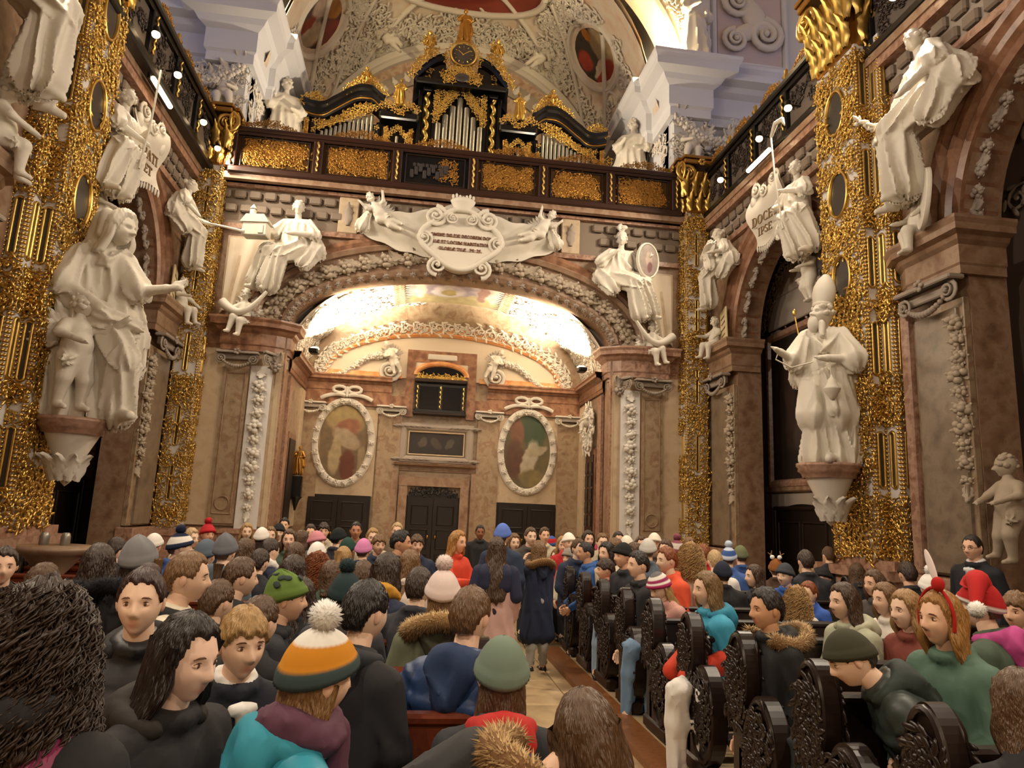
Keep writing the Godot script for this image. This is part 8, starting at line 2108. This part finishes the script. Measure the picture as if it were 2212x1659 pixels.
	person(V(2.37, 1.36, -7.80), -70, "crop:3a2a1f", "knit:17181c", "23252c", {"skin": "e6b99a"}, "child in a black knit hat and charcoal jacket in front of the dark-haired boy")
	person(V(2.42, 1.34, -8.65), -60, "bob:1d1613", "", "c2b59b", {"skin": "ecc4a8"}, "child with chin-length black hair in a beige jacket")
	person(V(2.86, 1.40, -8.39), 160, "crop:7d5c3a", "knit:c9c6c0", "55616e", {"skin": "f0cbb0"}, "child in a cream knit hat and slate blue jacket")
	person(V(3.40, 1.44, -9.70), -20, "crop:7d5c3a", "knit:e8dccb", "6b5a48", {"skin": "e6b99a"}, "child in a cream knit hat and brown jacket")
	person(V(3.28, 1.39, -8.92), -40, "short:5a4029", "", "d8502c", {"skin": "ecc4a8"}, "child with short brown hair in a orange jacket")
	person(V(2.63, 1.37, -7.12), -80, "short:8d4c24", "", "d8502c", {"skin": "f0cbb0"}, "child with short ginger hair in a orange jacket")
	person(V(3.56, 1.37, -9.26), 170, "crop:5a4029", "pom:8a4a5a,c9c0b8,8a4a5a", "4a4440", {"skin": "e6b99a"}, "child in a striped cream bobble hat and dark grey jacket")
	person(V(2.99, 1.39, -7.37), 150, "curly:b28d58", "", "c2b59b", {"skin": "ecc4a8"}, "child with curly blond hair in a beige jacket")
	person(V(3.73, 1.30, -8.43), 170, "short:c8a87a", "", "e8e2da", {"skin": "f0cbb0"}, "child with short pale blond hair in a white jacket")
	person(V(4.06, 1.33, -9.54), 160, "short:8d4c24", "", "b3202a", {"skin": "e6b99a"}, "child with short ginger hair in a red jacket")
	person(V(4.19, 1.31, -9.03), 150, "crop:5a4029", "pom:c9d4e8,3a5a9a,c9d4e8", "3a5a9a", {"skin": "ecc4a8"}, "child in a striped blue bobble hat and blue jacket")
	person(V(4.57, 1.32, -9.48), 170, "crop:5a4029", "knit:6a6f50", "2a4a86", {"skin": "f0cbb0"}, "child in a olive knit hat and blue jacket")
	person(V(2.83, 1.34, -8.83), -75, "short:5a4029", "", "1f2a44", {"skin": "e6b99a"}, "child with short brown hair in a navy jacket in front of the fringed light brown")
	person(V(2.75, 1.42, -10.91), 5, "bob:3a2a1f", "", "23252c", {"skin": "ecc4a8"}, "child with chin-length dark brown hair in a charcoal jacket")
	person(V(2.26, 1.34, -9.49), 20, "short:5a4029", "", "1f2a44", {"skin": "f0cbb0"}, "child with short brown hair in a navy jacket behind the man with short dark hair")
	person(V(3.56, 1.37, -10.78), -10, "bob:5a4029", "", "7a1f24", {"skin": "e6b99a"}, "child with chin-length brown hair in a dark red jacket")
	person(V(3.41, 1.22, -7.51), 165, "crop:3a2a1f", "knit:1f2536", "1c1b1f", {"skin": "ecc4a8"}, "child in a navy knit hat and black jacket")
	person(V(2.32, 1.32, -10.80), 0, "bob:b28d58", "", "6b5a48", {"skin": "f0cbb0"}, "child with chin-length blond hair in a brown jacket behind the white knit hat")
	person(V(3.30, 1.42, -11.14), 0, "short:3a2a1f", "", "1f2a44", {"skin": "e6b99a"}, "child with short dark brown hair in a navy jacket")
	person(V(4.64, 1.36, -7.94), 170, "short:3a2a1f", "", "23252c", {"skin": "ecc4a8"}, "child with short dark brown hair in a charcoal jacket beside the charcoal beanie")
	person(V(2.25, 1.32, -9.05), -88, "short:1d1613", "", "2a5696", {"skin": "d6a482", "head": 1, "pants": "55616e", "seat": 0.5, "hood": "2a5696"}, "man with short dark hair in a zipped blue jacket in profile")
	person(V(2.29, 1.17, -8.23), -95, "boy:3a2418", "", "b3202a", {"hood": "b3202a", "pants": "8fa6bd", "pose": "aisle", "legs": -8, "skin": "e6b99a"}, "dark-haired boy in a bright red hooded jacket")
	person(V(2.25, 1.33, -6.89), -80, "short:241a15", "", "1f1f22", {"hood": "1c1b1f", "pants": "6f8cab", "pose": "aisle", "legs": -8, "skin": "ecc4a8"}, "dark-haired boy in a black jacket and blue jeans at the pew end")
	person(V(2.30, 1.17, -6.42), -70, "under:b28d58", "knit:b8306a,e8e2da,a03060,e8e2da,6d6a6a", "c9958a", {"pitch": 0.5, "pants": "1c1b20", "shoes": "3f6f74", "pose": "aisle", "legs": -5, "lean": 0.25, "skin": "f0cbb0"}, "girl in a striped grey, white and pink hat and pink jacket looking down")
	person(V(3.11, 1.18, -7.97), 165, "crop:3a2a1f", "knit:131519", "23252c", {"scarf": "d8502c", "skin": "e6b99a"}, "child in a black beanie with an orange collar")
	person(V(2.30, 1.27, -5.35), -85, "vlong:7d6038", "", "3a98b8", {"hood": "2f86a6", "extra": [x_redlap], "pose": "aisle", "legs": -32, "pants": "e6e2dc", "wide": 1.15, "shoes": "cfc4a4", "skin": "ecc4a8"}, "girl with very long fair-brown hair in a sky-blue jacket")
	person(V(3.83, 1.20, -7.61), -90, "long:4a3424", "", "2a2a34", {"skin": "f0cbb0"}, "brown-haired girl in profile behind the fur-hooded boy")
	person(V(2.25, 1.26, -4.32), -85, "short:241b18", "", "161618", {"fur": "cdb084", "fur2": "7a5a38", "hood": "141416", "pants": "2b2d31", "skin": "d2a07c", "pose": "aisle", "legs": 12, "hi": true}, "dark-haired boy in a black coat with a fur-edged hood at the pew end")
	person(V(4.82, 1.19, -8.97), 150, "crop:8a5a2e", "knit:8a5426", "4a3424", {"extra": [x_antlers], "skin": "ecc4a8"}, "child in a brown hat with antlers")
	person(V(4.26, 1.21, -7.73), -60, "crop:5a4029", "knit:3c3f46", "2a56a8", {"hi": true, "skin": "f0cbb0"}, "child in a charcoal beanie and bright blue jacket")
	person(V(4.87, 1.20, -8.32), 170, "short:c8a87a", "", "3a5a9a", {"skin": "e6b99a"}, "pale blond boy behind the ginger one")
	person(V(4.00, 1.11, -6.81), -60, "short:8d4c24", "", "2f56a8", {"skin": "ecc4a8"}, "ginger-haired boy in a blue jacket")
	person(V(3.69, 1.07, -6.49), 150, "curly:b28d58", "", "d8d0c4", {"skin": "f0cbb0"}, "child with fair curls in a light jacket")
	person(V(5.24, 1.13, -8.55), -50, "crop:5a4029", "knit:17181c", "2a4aa0", {"skin": "e6b99a"}, "child in a black beanie and deep blue jacket")
	person(V(3.12, 1.26, -4.85), -85, "long:4a3526", "", "a9aa92", {"hi": true, "hood": "b5b49c", "skin": "ecc4a8"}, "girl with long brown hair in a pale green coat in profile")
	person(V(5.68, 1.20, -8.53), 170, "bob:5a4029", "", "23252c", {"skin": "f0cbb0"}, "child with chin-length brown hair in a charcoal jacket")
	person(V(4.53, 1.25, -6.53), -80, "long:5a4029", "", "4a4440", {"skin": "e6b99a"}, "brown-haired girl behind the pale green coat")
	person(V(3.80, 1.23, -5.35), -85, "vlong:7d5c3a", "", "e0d8cc", {"skin": "ecc4a8"}, "girl with long light brown hair and a white top")
	person(V(3.31, 1.26, -4.45), -85, "vlong:a37c4c", "", "7a3a2e", {"hi": true, "skin": "f0cbb0"}, "blond long-haired girl in profile beside the red headband")
	person(V(2.65, 1.36, -3.31), -82, "vlong:a9793f", "", "4a6656", {"hi": true, "extra": [x_headband], "pitch": 0, "skin": "e6b99a"}, "girl with long golden hair, a red headband and a bunny ear")
	person(V(5.07, 1.23, -6.46), 160, "crop:c8a87a", "pom:ece8e2", "e8e2da", {"skin": "ecc4a8"}, "child in a white fluffy hat behind the red headband")
	person(V(3.52, 1.34, -4.06), -150, "short:5a4029", "santa:b01c1c:f0ece6", "4a5a4a", {"hood": "c04a90", "skin": "f0cbb0"}, "child in a red Santa hat and green jacket")
	person(V(4.22, 1.26, -4.54), -70, "boy:7d5c3a", "", "6a7a5a", {"hi": true, "skin": "e6b99a"}, "child in a grey-green jacket beside the Santa hat")
	person(V(5.73, 1.63, -6.65), -72, "crop:2a1f19", "", "16181f:coat", {"pose": "stand", "ground": 0, "hi": true, "extra": [x_glasses], "skin": "e8b89c", "pants": "15161a"}, "man with glasses in a dark coat and tie standing by the wall")
	person(V(2.18, 1.16, -3.35), -110, "short:3a3426", "flat:3a3a2a", "2c3430:puff", {"hood": "2c3632", "lean": 0.6, "pitch": 0.5, "pose": "aisle", "legs": -30, "pants": "1c1d20", "arm": "down", "skin": "f0cbb0"}, "boy in an olive cap and dark green padded jacket bending forward at the pew end")
	person(V(2.33, 1.15, -2.52), 175, "bob:5a4029", "", "1c1b1f", {"seat": 0.3, "skin": "e6b99a"}, "brown-haired person bending low by the last carved pew end")
	person(V(6.46, 1.33, -10.40), 170, "short:5a4029", "", "23252c", {"skin": "ecc4a8"}, "child with short brown hair in a charcoal jacket")
	person(V(4.31, 1.38, -10.67), 10, "bob:7d5c3a", "", "23252c", {"skin": "f0cbb0"}, "child with chin-length light brown hair in a charcoal jacket")
	person(V(5.45, 1.30, -7.28), 170, "short:3a2a1f", "", "23252c", {"skin": "e6b99a"}, "child with short dark brown hair in a charcoal jacket behind the man with glasses")
	person(V(6.12, 1.13, -6.85), 165, "bob:5a4029", "", "46584a", {"skin": "ecc4a8"}, "child with chin-length brown hair in a dark green jacket beside the man with glasses")
	person(V(1.54, 1.34, -10.61), 10, "bob:7d5c3a", "", "7a8a84", {"skin": "f0cbb0"}, "child with chin-length light brown hair in a dark jacket")
	person(V(0.09, 1.31, -9.57), 10, "boy:5a4029", "", "1f2a44", {"skin": "e6b99a"}, "child with fringed brown hair in a navy jacket")
	person(V(0.29, 0.91, -7.43), 170, "short:3a2a1f", "", "1c1b1f", {"skin": "ecc4a8"}, "child with short dark brown hair in a black jacket")
